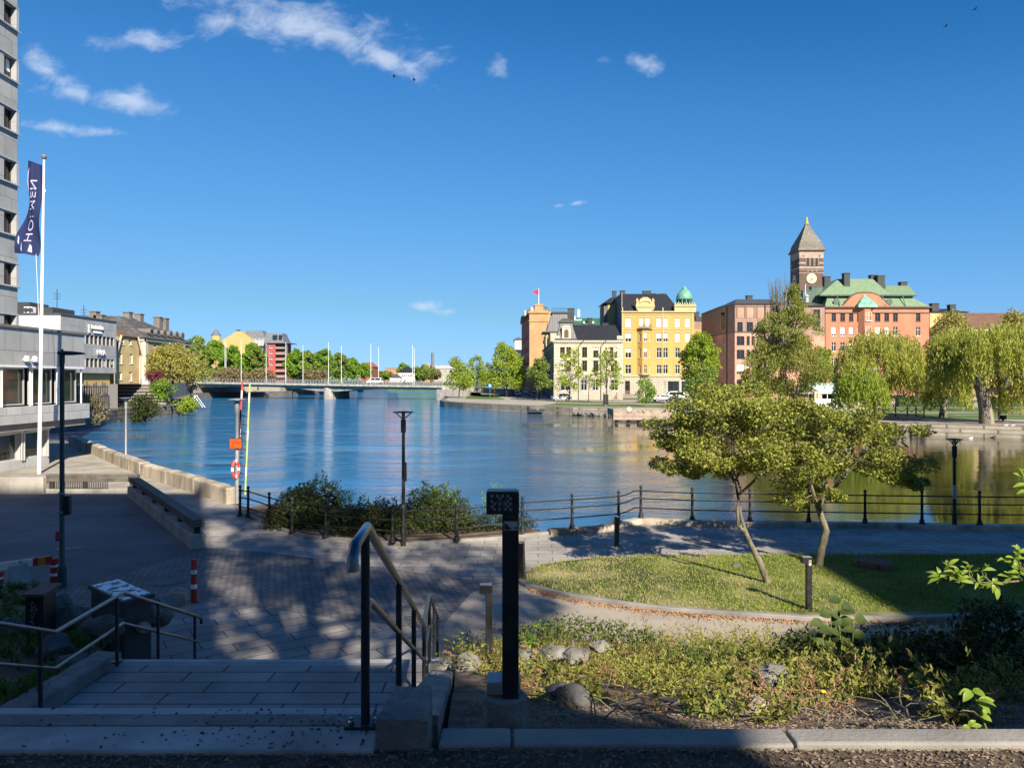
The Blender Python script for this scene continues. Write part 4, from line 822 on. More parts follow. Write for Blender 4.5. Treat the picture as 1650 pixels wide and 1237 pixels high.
# ---------------------------------------------------------------- town hall tower
def tower():
    Y = 232; px0, px1 = 1288, 1327.5; x0, x1 = X_(px0, Y), X_(px1, Y); wd = x1-x0; D = wd; zb = RZ; z = lambda py: Z_(py, Y)
    # the left face shows: turn the tower a little
    r = thing('clock_tower', 'dark brick clock tower with pale stone bands and slate pyramid roof', 'tower', (x0, Y, RZ))
    a = R(0); ca, sa = math.cos(a), math.sin(a); p = [Vector((x0, Y))]; wf = wd/ca*.985
    p.append(p[0]+Vector((ca, sa))*wf); p.append(p[1]+Vector((-sa, ca))*wf); p.append(p[0]+Vector((-sa, ca))*wf)
    ctr = (p[0]+p[2])/2
    def bands(name, mat, segs, o=0):
        m = MB()
        for za, zc in segs:
            q = [ctr+(v-ctr)*(1+o) for v in p]; m.prism([(v.x, v.y) for v in q], za, zc)
        return m.build(name, M[mat], r)
    ow = [(wf*.28, wf*.38, z(428)-z(432)+0, 1)]
    zz = [z(440), z(432), z(429), z(425), z(420.5), z(416), z(413.5), z(406)]
    # shaft with three arched bell openings per face
    m = MB(); om = []
    for k in (.295, .475, .655): om.append((wf*k, wf*(k+.115), z(428.5)-zb, z(416.5)-zb))
    for i in (0, 3): facade(m, p[i] if i == 0 else p[3], p[1] if i == 0 else p[0], zb, z(405.5), om, .7)
    facade(m, p[1], p[2], zb, z(405.5), []); facade(m, p[2], p[3], zb, z(405.5), []); m.build('shaft', M['tower_brick'], r)
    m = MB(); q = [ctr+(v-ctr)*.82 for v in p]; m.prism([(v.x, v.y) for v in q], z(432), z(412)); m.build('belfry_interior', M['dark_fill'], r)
    segs = [(z(405.5), z(404.2)), (z(434.8), z(434)), (z(440.5), z(439.6))]; bands('stone_band', 'tower_stone', segs, .02)
    m = MB(); Df = (p[1]-p[0]).normalized(); nf = Vector((Df.y, -Df.x)); Dl = (p[0]-p[3]).normalized(); nl = Vector((Dl.y, -Dl.x))
    def slab(P0, D_, n_, u0, u1, za, zc, t0=.006, t1=.07):
        a_ = P0+D_*u0+n_*t0; b_ = P0+D_*u1+n_*t0; c_ = P0+D_*u1+n_*t1; d_ = P0+D_*u0+n_*t1
        m.prism([(v.x, v.y) for v in (a_, b_, c_, d_)], za, zc)
    for P0, D_, n_ in ((p[0], Df, nf), (p[3], Dl, nl)):
        slab(P0, D_, n_, 0, wf, z(416), z(406)); 
        for za, zc in ((z(425), z(422.5)), (z(432.5), z(429.5))): slab(P0, D_, n_, 0, wf, za, zc)
        for k in (.295, .475, .655):
            c0 = P0+D_*(wf*(k+.0575))
            slab(P0, D_, n_, wf*(k-.02), wf*k, z(428), z(416.3)); slab(P0, D_, n_, wf*(k+.115), wf*(k+.135), z(428), z(416.3)); slab(P0, D_, n_, wf*(k+.02), wf*(k+.095), z(437), z(435.6))
    m.build('stone_facing', M['tower_stone'], r)
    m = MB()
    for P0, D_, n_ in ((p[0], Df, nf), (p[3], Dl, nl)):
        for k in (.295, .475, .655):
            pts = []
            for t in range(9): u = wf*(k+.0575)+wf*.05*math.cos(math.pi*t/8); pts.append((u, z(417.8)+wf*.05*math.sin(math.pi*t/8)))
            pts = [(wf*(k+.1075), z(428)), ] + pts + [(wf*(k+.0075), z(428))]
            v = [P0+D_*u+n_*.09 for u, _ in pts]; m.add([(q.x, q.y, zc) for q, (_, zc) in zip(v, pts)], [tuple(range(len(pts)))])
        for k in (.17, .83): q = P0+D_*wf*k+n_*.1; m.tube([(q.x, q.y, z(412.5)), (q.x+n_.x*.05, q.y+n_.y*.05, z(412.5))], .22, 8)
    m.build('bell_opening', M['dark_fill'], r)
    # clocks
    cz = z(448.7); cr = 8.0*Y/F
    for P0, D_, n_ in ((p[0], Df, nf), (p[3], Dl, nl)):
        cc = P0+D_*wf*.5
        def disc(mm, rad, t0, t1, n=28): mm.tube([(cc.x+n_.x*t0, cc.y+n_.y*t0, cz), (cc.x+n_.x*t1, cc.y+n_.y*t1, cz)], rad, n)
        m = MB(); disc(m, cr, .01, .2); ck = m.build('clock_face', M['clock_cream'], r)
        m = MB()
        for k in range(12):
            an = math.pi*2*k/12; q = cc+n_*.23+D_*(cr*.78*math.sin(an)); zc = cz+cr*.78*math.cos(an); m.obox((q.x, q.y, zc), (.2, .05, .34), math.atan2(D_.y, D_.x), 0, 0)
        for k in range(40):
            a0, a1 = 2*math.pi*k/40, 2*math.pi*(k+1)/40
            pp = [(rr, aa) for rr, aa in ((cr*.5, a0), (cr*.5, a1), (cr*.56, a1), (cr*.56, a0))]; m.add([(cc.x+n_.x*.22+D_.x*rr*math.sin(aa), cc.y+n_.y*.22+D_.y*rr*math.sin(aa), cz+rr*math.cos(aa)) for rr, aa in pp], [(0, 1, 2, 3)])
        m.build('dial', M['frame_brown'], ck)
        m = MB()
        for an, ln in ((R(205), .8), (R(150), .5)):
            q = cc+n_*.25; m.tube([(q.x-D_.x*.1*math.sin(an), q.y-D_.y*.1*math.sin(an), cz-.1*math.cos(an)), (q.x+D_.x*cr*ln*math.sin(an), q.y+D_.y*cr*ln*math.sin(an), cz+cr*ln*math.cos(an))], .09, 5)
        m.build('hand', M['dark_fill'], ck)
    m = MB(); m.prism([((ctr+(v-ctr)*1.16).x, (ctr+(v-ctr)*1.16).y) for v in p], z(404.1), z(402.6)); m.build('eaves', M['frame_brown'], r)
    m = MB(); prof = [(1.13, z(402.5)), (1.0, z(398)), (.96, z(393)), (.72, z(383)), (.42, z(371)), (.2, z(361.5)), (.13, z(358))]
    vs = []
    for k, zc in prof: vs += [((ctr+(v-ctr)*k).x, (ctr+(v-ctr)*k).y, zc) for v in p]
    m.add(vs, [(4*i+j, 4*i+(j+1) % 4, 4*i+4+(j+1) % 4, 4*i+4+j) for i in range(6) for j in range(4)]+[(24, 25, 26, 27)])
    for k, zc in ((1.0, z(398)), (.965, z(393.5)), (.9, z(390))): m.prism([((ctr+(v-ctr)*(k+.025)).x, (ctr+(v-ctr)*(k+.025)).y) for v in p], zc-.12, zc+.12)
    m.build('roof', M['tower_slate'], r)
    m = MB(); m.lathe([(.75, z(358)), (.8, z(356.5)), (.55, z(356)), (.5, z(352)), (.35, z(350.5)), (.42, z(349)), (.3, z(347)), (.12, z(345.6))], (ctr.x, ctr.y, 0), 8); m.build('gilded_figure', M['gold'], r)
tower()
# long brown tiled building behind the willows
r, x0, x1, ze = simple_block('hall', 'long low building with brown tiled roof behind the right hand willows', 'building', 192, 1540, 1700, 531, 22, 'plaster_ochre', 'tile_brown', RZ, [(a, a+7) for a in range(1548, 1690, 14)], 'white', 5.2, 5, None, False, ((542, 556), (570, 584)))
m = MB(); m.box(x0-.3, x1, 191.6, 191.99, ze-.35, ze-.01); m.build('cornice', M['trim_cream'], r)
r, x0, x1, ze = simple_block('house', 'dark roofed house with two stout chimneys just right of the pink house', 'house', 205, 1498, 1560, 503, 16, 'plaster_ochre', 'black_sheet', RZ, roofh=1.6, rinset=2)
chimney(r, X_(1505, 207), 207, ze, Z_(490, 207), 1.9, 1.6); chimney(r, X_(1533, 209), 209, ze, Z_(492, 209), 1.6, 1.6)
# ---------------------------------------------------------------- left side: tower block and waterside pavilion
def highrise():
    X1, Y1, Y0 = -32.6, 49.1, 30.0
    r = thing('tower_block', 'grey stone clad tower block with dark window bands at the left picture edge', 'building', (X1, Y1, GZ))
    zb = GZ; zt = 34.0; ops = []; fl = 3.44; z0 = (HY-520-14)*48.5/F
    k = -1
    zs = [Z_(y, 48.6) for y in (45, 129, 212, 295, 378, 460, 543)]; zs = [zs[0]+fl*2, zs[0]+fl] + zs
    L = Y1-Y0
    for zsill in zs:
        for j in range(9): ops.append((L-1.35-j*2.1 if j else L-1.3, L-.22 if j == 0 else L-1.35-j*2.1+1.75, zsill-zb, zsill-zb+1.42, 'dark'))
    m = MB(); facade(m, (X1, Y0), (X1, Y1), zb, zt, [o[:4] for o in ops], .35); facade(m, (X1, Y1), (X1-20, Y1), zb, zt, []); facade(m, (X1-20, Y0), (X1, Y0), zb, zt, [])
    m.build('wall', M['stone_panel'], r); put_windows(r, (X1, Y0), (X1, Y1), zb, ops, 'dark', .35, .25)
    m = MB()
    for zsill in zs: m.box(X1+.003, X1+.16, Y0, Y1+.12, zsill-.12, zsill-.02); m.box(X1+.003, X1+.08, Y0, Y1+.06, zsill+1.43, zsill+1.52); m.box(X1-.2, X1+.06, Y1-.2, Y1+.05, zsill-.015, zsill+1.42)
    m.build('sill', M['alu'], r)
    m = MB(); m.box(X1-20, X1+.1, Y0, Y1+.1, zt+.003, zt+.4); m.build('roof', M['grey_sheet'], r)
highrise()
def pavilion():
    X1 = -26.4; Y1, Y0 = 46.0, 20.0; zt = 2.76; L = Y1-Y0
    r = thing('pavilion', 'low stone clad waterside pavilion with broad glass band beside the flagpole', 'building', (X1, Y1, GZ))
    m = MB(); m.box(X1-16, X1, Y0, Y1, .80, zt); m.build('parapet', M['stone_panel'], r)
    m = MB(); m.box(X1-16, X1+.1, Y0, Y1+.1, zt+.003, zt+.14); m.build('roof', M['chimney_grey'], r)
    m = MB(); m.box(X1-16, X1+.25, Y0, Y1+.1, -2.33, -1.45); m.build('balcony_band', M['stone_panel_pale'], r)
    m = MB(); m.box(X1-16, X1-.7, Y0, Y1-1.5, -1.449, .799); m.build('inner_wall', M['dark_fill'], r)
    m = MB(); m.box(X1-16, X1+.05, Y0, Y1, -2.75, -2.331); m.build('soffit', M['stone_soffit'], r)
    # upper glazing: wide panes between paired aluminium posts
    pw = 2.05; n = int(L/(pw+.35))
    for k in range(n):
        y1 = Y1-.3-k*(pw+.38); y0 = y1-pw
        put_windows(r, (X1-.35, y0), (X1-.35, y1), 0, [(0, pw, -1.36, .66)], 'big', .05)
        m = MB()
        for yy in (y0-.12, y1+.1): m.tube([(X1-.1, yy, -1.42), (X1-.1, yy, .72)], .05, 6)
        m.box(X1-.35, X1+.05, y0-.2, y1+.2, .67, .79); m.build('sun_screen_post', M['white_paint'], r)
    # end glazing facing the river
    put_windows(r, (X1-.4, Y1-.4), (X1-8, Y1-.4), 0, [(.2+k*2.4, 2.4+k*2.4, -1.36, .66) for k in range(3)], 'big', .05)
    # lower storey, set back
    X2 = X1-.45; m = MB(); ops = [(1.0+k*2.3, 3.0+k*2.3, .55, 2.05) for k in range(9)]
    Y2 = 43.2; ops = [(Y2-Y0-2.2-k*2.3, Y2-Y0-.25-k*2.3, .5, 1.95) for k in range(9)]
    facade(m, (X2, Y0), (X2, Y2), GZ, -2.75, ops, .25); facade(m, (X2, Y2), (X2-12, Y2), GZ, -2.75, []); m.build('lower_wall', M['stone_panel_pale'], r); put_windows(r, (X2, Y0), (X2, Y2), GZ, ops, 'big', .25)
    m = MB()
    for k in range(9):
        for yy in (Y2-2.3-k*2.3, Y2-.2-k*2.3): m.tube([(X2+.06, yy, -4.4), (X2+.06, yy, -2.85)], .05, 6)
        m.box(X2, X2+.2, Y2-2.3-k*2.3, Y2-.2-k*2.3, -2.88, -2.79)
    m.build('sun_screen_post', M['alu'], r)
    m = MB()
    for yy in (40.2, 40.9): m.lathe([(.12, 0), (.14, .2), (.1, .3)], (X1+.2, yy, 1.0), 8); m.box(X1, X1+.2, yy-.04, yy+.04, 1.05, 1.12)
    m.build('wall_lamp', M['white_paint'], r)
    return r
pavilion()
def office():
    X1 = -57.6; Y0, Y1 = 95.0, 108.4; zb = SZ; zt = Z_(507, 95)
    r = thing('office_building', 'white and grey stone clad office building with black ribbon windows behind the flagpole', 'building', (X1, Y0, zb))
    L = Y1-Y0; zr = lambda py, Yq=95: Z_(py, Yq)
    r1 = (Z_(545.5, Y1), Z_(536.5, Y1)); r2 = (Z_(579, Y1), Z_(566, Y1))
    ops = []
    for a, b in ((4.9, 6.1), (1.75, 2.95)):
        for k in range(12): ops.append((.5+k*(L-1)/12+.06, .5+(k+1)*(L-1)/12-.06, a-zb, b-zb, 'band'))
    m = MB(); facade(m, (X1, Y0), (X1, Y1), .95, zt, [(a, b, c-.95+zb, e-.95+zb) for a, b, c, e, s in ops], .25); facade(m, (X1, Y1), (X1-14, Y1), .95, zt, []); m.build('wall', M['stone_panel'], r)
    put_windows(r, (X1, Y0), (X1, Y1), zb, ops, 'band', .25, .12)
    m = MB(); facade(m, (X1-22, Y0), (X1, Y0), 2.5, zt, [(.5+k*1.75, 2.1+k*1.75, 2.4, 3.6) for k in range(12)], .25); m.build('front_wall', M['white_plain'], r)
    put_windows(r, (X1-22, Y0), (X1, Y0), 2.5, [(.5+k*1.75, 2.1+k*1.75, 2.4, 3.6) for k in range(12)], 'band', .25)
    m = MB(); m.box(X1-21, X1-.6, Y0+.6, Y1-.6, zb, .949); m.build('ground_floor', M['plaster_lemon'], r)
    m = MB(); m.box(X1-.59, X1-.5, Y0+1, Y0+6, zb+.2, .9); m.build('shop_window', M['glass'], r)
    m = MB(); m.box(X1-22, X1+.12, Y0-.12, Y1+.05, zt+.003, zt+.22); m.build('roof', M['grey_sheet'], r)
    m = MB(); m.box(X_(24, 100), X_(56, 100), 99, 103, zt+.2, Z_(488, 100)); m.box(X_(62, 100), X_(92, 100), 99, 104, zt+.2, Z_(496, 100)); m.build('plant_room', M['chimney_dark'], r)
    m = MB(); xa = X_(36, 94.5); m.box(xa, X_(49, 94.5), 94.8, 95.6, zt+.22, zt+1.0); m.build('roof_box', M['white_paint'], r)
    m = MB()
    for px in (38.5, 45.5): m.tube([(X_(px, 94.5)+.1, 94.79, zt+.6), (X_(px, 94.5)+.1, 94.7, zt+.6)], .3, 14)
    m.build('fan', M['chimney_dark'], r)
    m = MB()
    for px, h in ((79, 496), (92, 466), (135, 492)):
        x = X_(px, 100); m.tube([(x, 100, zt), (x, 100, Z_(h, 100))], .05, 5)
        for d in (.6, .95, 1.3): m.tube([(x-.45, 100, Z_(h, 100)-d), (x+.45, 100, Z_(h, 100)-d)], .03, 4)
    m.build('aerial', M['chimney_dark'], r)
    # raised sign letters, too small and weathered to read in full
    m = MB(); yq = Y0+6.7
    for k in range(9): h = (.55, .42, .42, .5, .42, .42, .55, .42, .45)[k]; m.box(X1+.12, X1+.22, yq+k*.34, yq+k*.34+.24, 7.0, 7.0+h)
    for k in range(8): m.box(X1+.12, X1+.2, yq+.6+k*.26, yq+.6+k*.26+.18, 6.45, 6.45+(.3, .22)[k % 2])
    m.box(X1+.12, X1+.2, yq-.75, yq-.35, 6.4, 7.55)
    m.build('sign_letters', M['white_paint'], r)
    text_mesh('NYA', 1.05, M['white_paint'], r, (X1+.25, Y0+9.0, 3.75), (R(90), 0, R(90)), 'sign_letters', .06)
    return r
office()
def ochre_house():
    X1 = -59.4; Y0, Y1 = 111.6, 118.6; zb = SZ; ze = Z_(541, 118)-.4
    r = thing('gabled_house', 'narrow ochre house with pale gable boards between the grey office and the slate roofed house', 'house', (X1, Y0, zb))
    def o(pa, pb, ya, yb): 
        ua = [(-59.4)/((p-CX)/F) - Y0 for p in (pa, pb)]; Yc = Y0+sum(ua)/2; return (ua[0], ua[1], Z_(yb, Yc)-zb, Z_(ya, Yc)-zb)
    ops = [o(195.5, 200, 544, 555), o(207.5, 212, 545, 556), o(192, 197, 569, 586), o(209, 214, 570, 586), o(191.5, 196.5, 599, 612), o(208.5, 213, 599, 614)]
    m = MB(); facade(m, (X1, Y0), (X1, Y1), zb, ze, ops, .2); sidewalls(m, X1-10, X1, Y0, Y1, zb, ze, 'lbf'); m.build('wall', M['plaster_ochre'], r)
    put_windows(r, (X1, Y0), (X1, Y1), zb, ops, 'pair', .2, .4)
    m = MB(); m.add([(X1+.3, Y0-.4, 3.9), (X1+.3, Y0+1.1, ze+.1), (X1+.3, Y1-1.0, ze+.1), (X1+.3, Y1+.5, 3.9), (X1-10, Y0-.4, 3.9), (X1-10, Y0+1.1, ze+.1), (X1-10, Y1-1.0, ze+.1), (X1-10, Y1+.5, 3.9)], [(0, 1, 5, 4), (2, 3, 7, 6)])
    m.frustum((X1-10, X1+.3, Y0+1.0, Y1-.9), ze+.102, (X1-8, X1-3.5, Y0+3, Y1-3), ze+1.9); m.build('roof', M['tile_brown'], r)
    m = MB()
    for ya, yb in ((Y0-.45, Y0+1.0), (Y1+.55, Y1-.9)): m.tube([(X1+.34, ya, 3.7), (X1+.34, yb, ze+.15)], .16, 4)
    m.tube([(X1+.1, Y1+.1, 3.5), (X1+.1, Y1+.1, zb)], .12, 6); m.build('verge_board', M['trim_cream'], r)
    return r
ochre_house()
def slate_house():
    X1 = -64.0; Y0, Y1 = 130.0, 147.5; zb = SZ; ze = 7.3
    r = thing('slate_house', 'long yellow house with large weathered slate hip roof and porthole dormers', 'house', (X1, Y0, zb))
    ops = [(3+k*2.2, 4.1+k*2.2, 5.0, 6.9) for k in range(6)] + [(3+k*2.2, 4.1+k*2.2, 1.4, 3.6) for k in range(6)]
    m = MB(); facade(m, (X1, Y0), (X1, Y1), zb, ze, ops, .2); sidewalls(m, X1-24, X1, Y0, Y1, zb, ze, 'lb'); m.build('wall', M['plaster_lemon'], r); put_windows(r, (X1, Y0), (X1, Y1), zb, ops, 'white', .2)
    m = MB(); facade(m, (X1-24, Y0), (X1, Y0), zb, ze, [(21-k*3, 22.2-k*3, 4.6, 6.6) for k in range(0)], .2); m.build('front_wall', M['rusticated'], r)
    m = MB(); m.box(X1-.6, X1+.12, Y0-.12, Y0+.9, zb, ze-.5); m.box(X1-24, X1+.3, Y0-.3, Y0-.004, ze-.5, ze); m.box(X1+.003, X1+.35, Y0-.3, Y1, ze-.5, ze); m.build('cornice', M['trim_cream'], r)
    m = MB(); m.frustum((X1-24, X1+.6, Y0-.6, Y1+.6), ze+.003, (X1-15, X1-7.2, Y0+4.6, Y1-5.6), Z_(510, Y0+6)); m.build('roof', M['slate'], r)
    m = MB()
    for k in range(6):
        y = Y0+2.6+k*2.5; m.tube([(X1-.2, y, ze+1.3), (X1-2.8, y, ze+1.3)], .55, 12); m.tube([(X1-.1, y, ze+1.3), (X1-.25, y, ze+1.3)], .72, 12)
    m.build('dormer', M['chimney_grey'], r)
    m = MB()
    for k in range(6): y = Y0+2.6+k*2.5; m.tube([(X1-.09, y, ze+1.3), (X1-.07, y, ze+1.3)], .4, 12)
    m.build('dormer_pane', M['glass'], r)
    for px, top, Yq, w in ((152.5, 503, 134, 1.2), (160.5, 508.5, 134, 1.5), (206, 504, 138, 1.2), (224, 507, 141, 1.2), (254.5, 512, 146, 1.2), (265.5, 514, 148, 1.1)): chimney(r, X_(px, Yq), Yq, ze+2, Z_(top, Yq), w, 1.3, 'chimney_grey')
    return r
slate_house()
def gable_house():
    Y = 300; zb = SZ-1; x0, x1 = X_(357, Y), X_(409, Y); xp = X_(383, Y); zp = Z_(533.5, Y); zs = Z_(549, Y)
    r = thing('gabled_house', 'large yellow gabled house with round turret above the trees beyond the bridge', 'house', (x0, Y, zb))
    m = MB(); m.xprism([(x0, zb), (x1, zb), (x1, zs), (X_(387, Y), zp), (X_(381, Y), zp), (x0, zs)], Y, Y+14); m.build('wall', M['plaster_lemon'], r)
    m = MB(); x2, x3 = X_(389, Y+.4), X_(432, Y); m.frustum((x1-.5, x3, Y+1, Y+15), zs-2, (X_(389, Y), X_(415, Y), Y+5, Y+10), Z_(531, Y)); m.box(x0-.1, x1+.1, Y+.5, Y+14, zs-5, zs-4.9); m.frustum((X_(355, Y), X_(384, Y), Y+3, Y+14), zs-1, (X_(362, Y), X_(380, Y), Y+6, Y+9), Z_(537, Y)); m.build('roof', M['zinc'], r)
    m = MB(); tx = X_(348, Y); m.lathe([(1.9, zb), (1.9, Z_(540.5, Y))], (tx, Y, 0), 14); m.build('turret', M['plaster_lemon'], r)
    m = MB(); m.lathe([(2.1, Z_(540.4, Y)), (1.3, Z_(536, Y)), (.1, Z_(530, Y))], (tx, Y, 0), 14); m.build('turret_roof', M['zinc'], r)
    m = MB(); m.box(x1, X_(432, Y), Y+2, Y+14, zb, zs-2.01); m.build('side_wall', M['stone_panel_pale'], r)
    m = MB()
    for k, px in enumerate((411, 417, 423, 429)): m.box(X_(px, Y)-.7, X_(px, Y)+.7, Y+.6, Y+3, zs-2, zs+.6); m.box(X_(px, Y)-.9, X_(px, Y)+.9, Y+.4, Y+3, zs+.6, zs+.9)
    m.build('dormer', M['alu'], r); chimney(r, X_(384, Y+4), Y+4, zp-1, Z_(531, Y), 1.2, 1.2)
    # red neighbour with balconies
    Y = 297; x0, x1 = X_(430.5, Y), X_(462, Y); ze = Z_(553, Y)
    r = thing('balcony_house', 'red rendered house with grey attic and stacked balconies at the left end of the bridge', 'house', (x0, Y, zb))
    xr = X_(443.5, Y); ops = [(.9, 2.2, Z_(y+4.5, Y)-zb, Z_(y, Y)-zb) for y in (556, 565, 574, 583)]
    m = MB(); facade(m, (x0, Y), (xr, Y), zb, ze, ops); sidewalls(m, x0, xr, Y, Y+10, zb, ze, 'lbr'); m.build('wall', M['red_render'], r); put_windows(r, (x0, Y), (xr, Y), zb, ops, 'white')
    m = MB(); m.box(xr+.003, x1-1.2, Y+1.5, Y+10, zb, ze-.01); m.build('rear_wall', M['brick_red'], r)
    m = MB()
    for k in range(6):
        zz = ze-2.2-k*2.3; m.box(xr+.1, x1-.8, Y-.1, Y+1.49, zz, zz+.15); m.box(xr+.1, x1-.8, Y-.1, Y-.06, zz+.15, zz+.75)
    m.box(x1-.2, x1, Y-.2, Y+1.4, zb, ze); m.build('balcony', M['galvanised'], r)
    m = MB(); m.box(x0-1, x1+1, Y-.8, Y+11, ze+.003, ze+.3); m.frustum((X_(424, Y), X_(457, Y), Y+.5, Y+10), ze+.303, (X_(426, Y), X_(452, Y), Y+2, Y+8), Z_(536, Y)); m.build('roof', M['zinc'], r)
    m = MB()
    for a, b in ((438.5, 445.5), (448.5, 453.5)): m.box(X_(a, Y), X_(b, Y), Y+.6, Y+3, Z_(547, Y), Z_(539.5, Y))
    m.build('attic_window', M['glass'], r)
gable_house()
# far end of the river
r, x0, x1, ze = simple_block('river_house', 'small white riverside house with black hipped roof beyond the bridge', 'house', 420, 641, 666, 600, 16, 'white_plain', 'black_sheet', -1.5, [(a, a+1.5) for a in (647.5, 650.5, 653.5, 657, 660, 662.5)], 'brown', 3.4, 3.5, None, False, ((603.5, 606.5),))
m = MB(); m.box(X_(628, 415), X_(645, 415), 415, 420, -1.5, Z_(608, 415)); m.build('annexe', M['white_plain'], r)
m = MB(); m.frustum((X_(629, 415), X_(646, 415), 414.5, 420), Z_(608, 415)+.003, (X_(635, 415), X_(639, 415), 417, 418), Z_(602.5, 415)); m.build('roof', M['grey_sheet'], r)
r, x0, x1, ze = simple_block('brick_house', 'small far house with red tiled roof left of the bridge van', 'house', 440, 580, 600, 591, 20, 'brick_red', 'brick_red', -2, roofh=3, rinset=2)
r, x0, x1, ze = simple_block('warehouse', 'far pale warehouse with long flat roof at the right end of the bridge', 'building', 520, 697, 740, 594, 20, 'concrete', 'stone_panel_pale', -2, roofh=2.5, rinset=1)
m = MB(); Yq = 518; m.xprism([(X_(679, Yq), -2), (X_(700, Yq), -2), (X_(700, Yq), Z_(594, Yq)), (X_(690, Yq), Z_(585, Yq)), (X_(679, Yq), Z_(592, Yq))], Yq, Yq+1.9); m.build('gable_wall', M['plaster_orange'], r)
m = MB(); m.tube([(X_(697, 516), 516, -2), (X_(697, 516), 516, Z_(568, 516))], 1.0, 8); m.build('chimney', M['chimney_grey'], r)
simple_block('storehouse', 'low grey flat roofed building between the far river trees', 'building', 560, 620, 660, 593.5, 20, 'plaster_pink', 'grey_sheet', -2, flat=True)
# ---------------------------------------------------------------- bridge
def bridge():
    A, B = Vector((-100.5, 238, -.62)), Vector((-20.5, 217.5, -1.72))
    r = thing('road_bridge', 'long low concrete road bridge on a single rounded pier spanning the river', 'bridge', (A.x, A.y, WZ))
    d = (B-A); L = d.length; dn = Vector((d.x, d.y)).normalized(); nn = Vector((-dn.y, dn.x)); wid = 15
    def q(t, s, z): p = A+d*t; return (p.x+nn.x*s, p.y+nn.y*s, p.z+z)
    n = 24; m = MB(); vs = []; fs = []
    dep = lambda t: 1.25 + 1.15*math.exp(-((t-.545)/.11)**2) + .5*math.exp(-(t/.1)**2)
    for i in range(n+1):
        t = i/n; e = dep(t); vs += [q(t, 0, 0), q(t, 0, -.55), q(t, 1.0, -.6), q(t, 1.4, -e), q(t, wid-1.4, -e), q(t, wid-1, -.6), q(t, wid, -.55), q(t, wid, 0)]
    for i in range(n):
        for k in range(8): fs.append((i*8+k, i*8+(k+1) % 8, i*8+8+(k+1) % 8, i*8+8+k))
    fs += [tuple(range(8)), tuple(range(n*8+7, n*8-1, -1))]; m.add(vs, fs); m.build('deck', M['concrete'], r)
    m = MB(); c = q(.545, 2.2, 0); c2 = q(.545, wid-2.2, 0); m.lathe([(1.5, WZ-2), (1.5, -2.2)], (c[0], c[1], 0), 14); m.lathe([(1.5, WZ-2), (1.5, -2.2)], (c2[0], c2[1], 0), 14)
    w = dn*1.45; m.add([(c[0]-w.x, c[1]-w.y, WZ-2), (c[0]+w.x, c[1]+w.y, WZ-2), (c2[0]+w.x, c2[1]+w.y, WZ-2), (c2[0]-w.x, c2[1]-w.y, WZ-2), (c[0]-w.x, c[1]-w.y, -2.21), (c[0]+w.x, c[1]+w.y, -2.21), (c2[0]+w.x, c2[1]+w.y, -2.21), (c2[0]-w.x, c2[1]-w.y, -2.21)], [(0, 1, 5, 4), (1, 2, 6, 5), (2, 3, 7, 6), (3, 0, 4, 7)]); m.build('pier', M['concrete'], r)
    m = MB(); a, b = Vector(q(.985, -1.0, 0)), Vector(q(1.09, -1.0, 0)); m.prism([(a.x, a.y), (b.x+.6, b.y-3), (b.x+4, b.y+14), (a.x+4, a.y+17)], WZ-2, -2.75); m.build('abutment', M['concrete'], r)
    m = MB(); a = Vector(q(1, 0, 0)); b = Vector(q(1.25, 0, -.6)); m.add([tuple(a), tuple(b), (b.x+nn.x*wid, b.y+nn.y*wid, b.z), (a.x+nn.x*wid, a.y+nn.y*wid, a.z), (a.x, a.y, -2.74), (b.x, b.y, -4.5), (b.x+nn.x*wid, b.y+nn.y*wid, -4.5), (a.x+nn.x*wid, a.y+nn.y*wid, -2.74)], [(0, 1, 2, 3), (0, 4, 5, 1), (3, 2, 6, 7), (1, 5, 6, 2)]); m.build('approach_ramp', M['concrete'], r)
    for s in (.3, wid-.3):
        m = MB(); k = 0
        for i in range(84): p = q(i/83, s, 0); m.box(p[0]-.05, p[0]+.05, p[1]-.05, p[1]+.05, p[2], p[2]+1.1)
        for i in range(20):
            for h in (.35, .7, 1.08): m.tube([q(i/20, s, h), q((i+1)/20, s, h)], .035 if h < 1 else .06, 4, False)
        m.build('railing', M['galvanised'], r)
    m = MB(); m.add([q(0, 2.2, .004), q(1, 2.2, .004), q(1, wid-2.2, .004), q(0, wid-2.2, .004)], [(0, 1, 2, 3)]); m.build('carriageway', M['road'], r)
    return q
BQ = bridge()
def flagpole(name, x, y, z, h, rad, label, group=None):
    m = MB(); m.tube([(x, y, z), (x, y, z+h)], [rad, rad*.55], 8); m.lathe([(.02, 0), (rad*.9, .03), (rad*1.2, .1), (rad*.9, .2), (.02, .26)], (x, y, z+h), 8)
    return tag(m.build(name, M['white_paint'], None, (x, y, z)), label, 'flagpole', group)
for i, px in enumerate((386, 426, 458, 527, 595.6, 662.6)):
    t = [(-100.5+80*k/400, 238-20.5*k/400) for k in range(401)]; k = min(range(401), key=lambda j: abs(CX+F*t[j][0]/t[j][1]-px)); p = BQ(k/400, .9, 0)
    top = (549, 555, 553, 553, 555, 557.5)[i]; flagpole('flagpole', *p, (HY-top)*p[1]/F-p[2], .09, 'tall white flagpole in the near row on the bridge, '+('leftmost of six', 'second from the left', 'third, before the red balcony house', 'fourth from the left', 'fifth, beside the van', 'rightmost, nearest the quay trees')[i], 'flagpoles in the near row on the bridge')
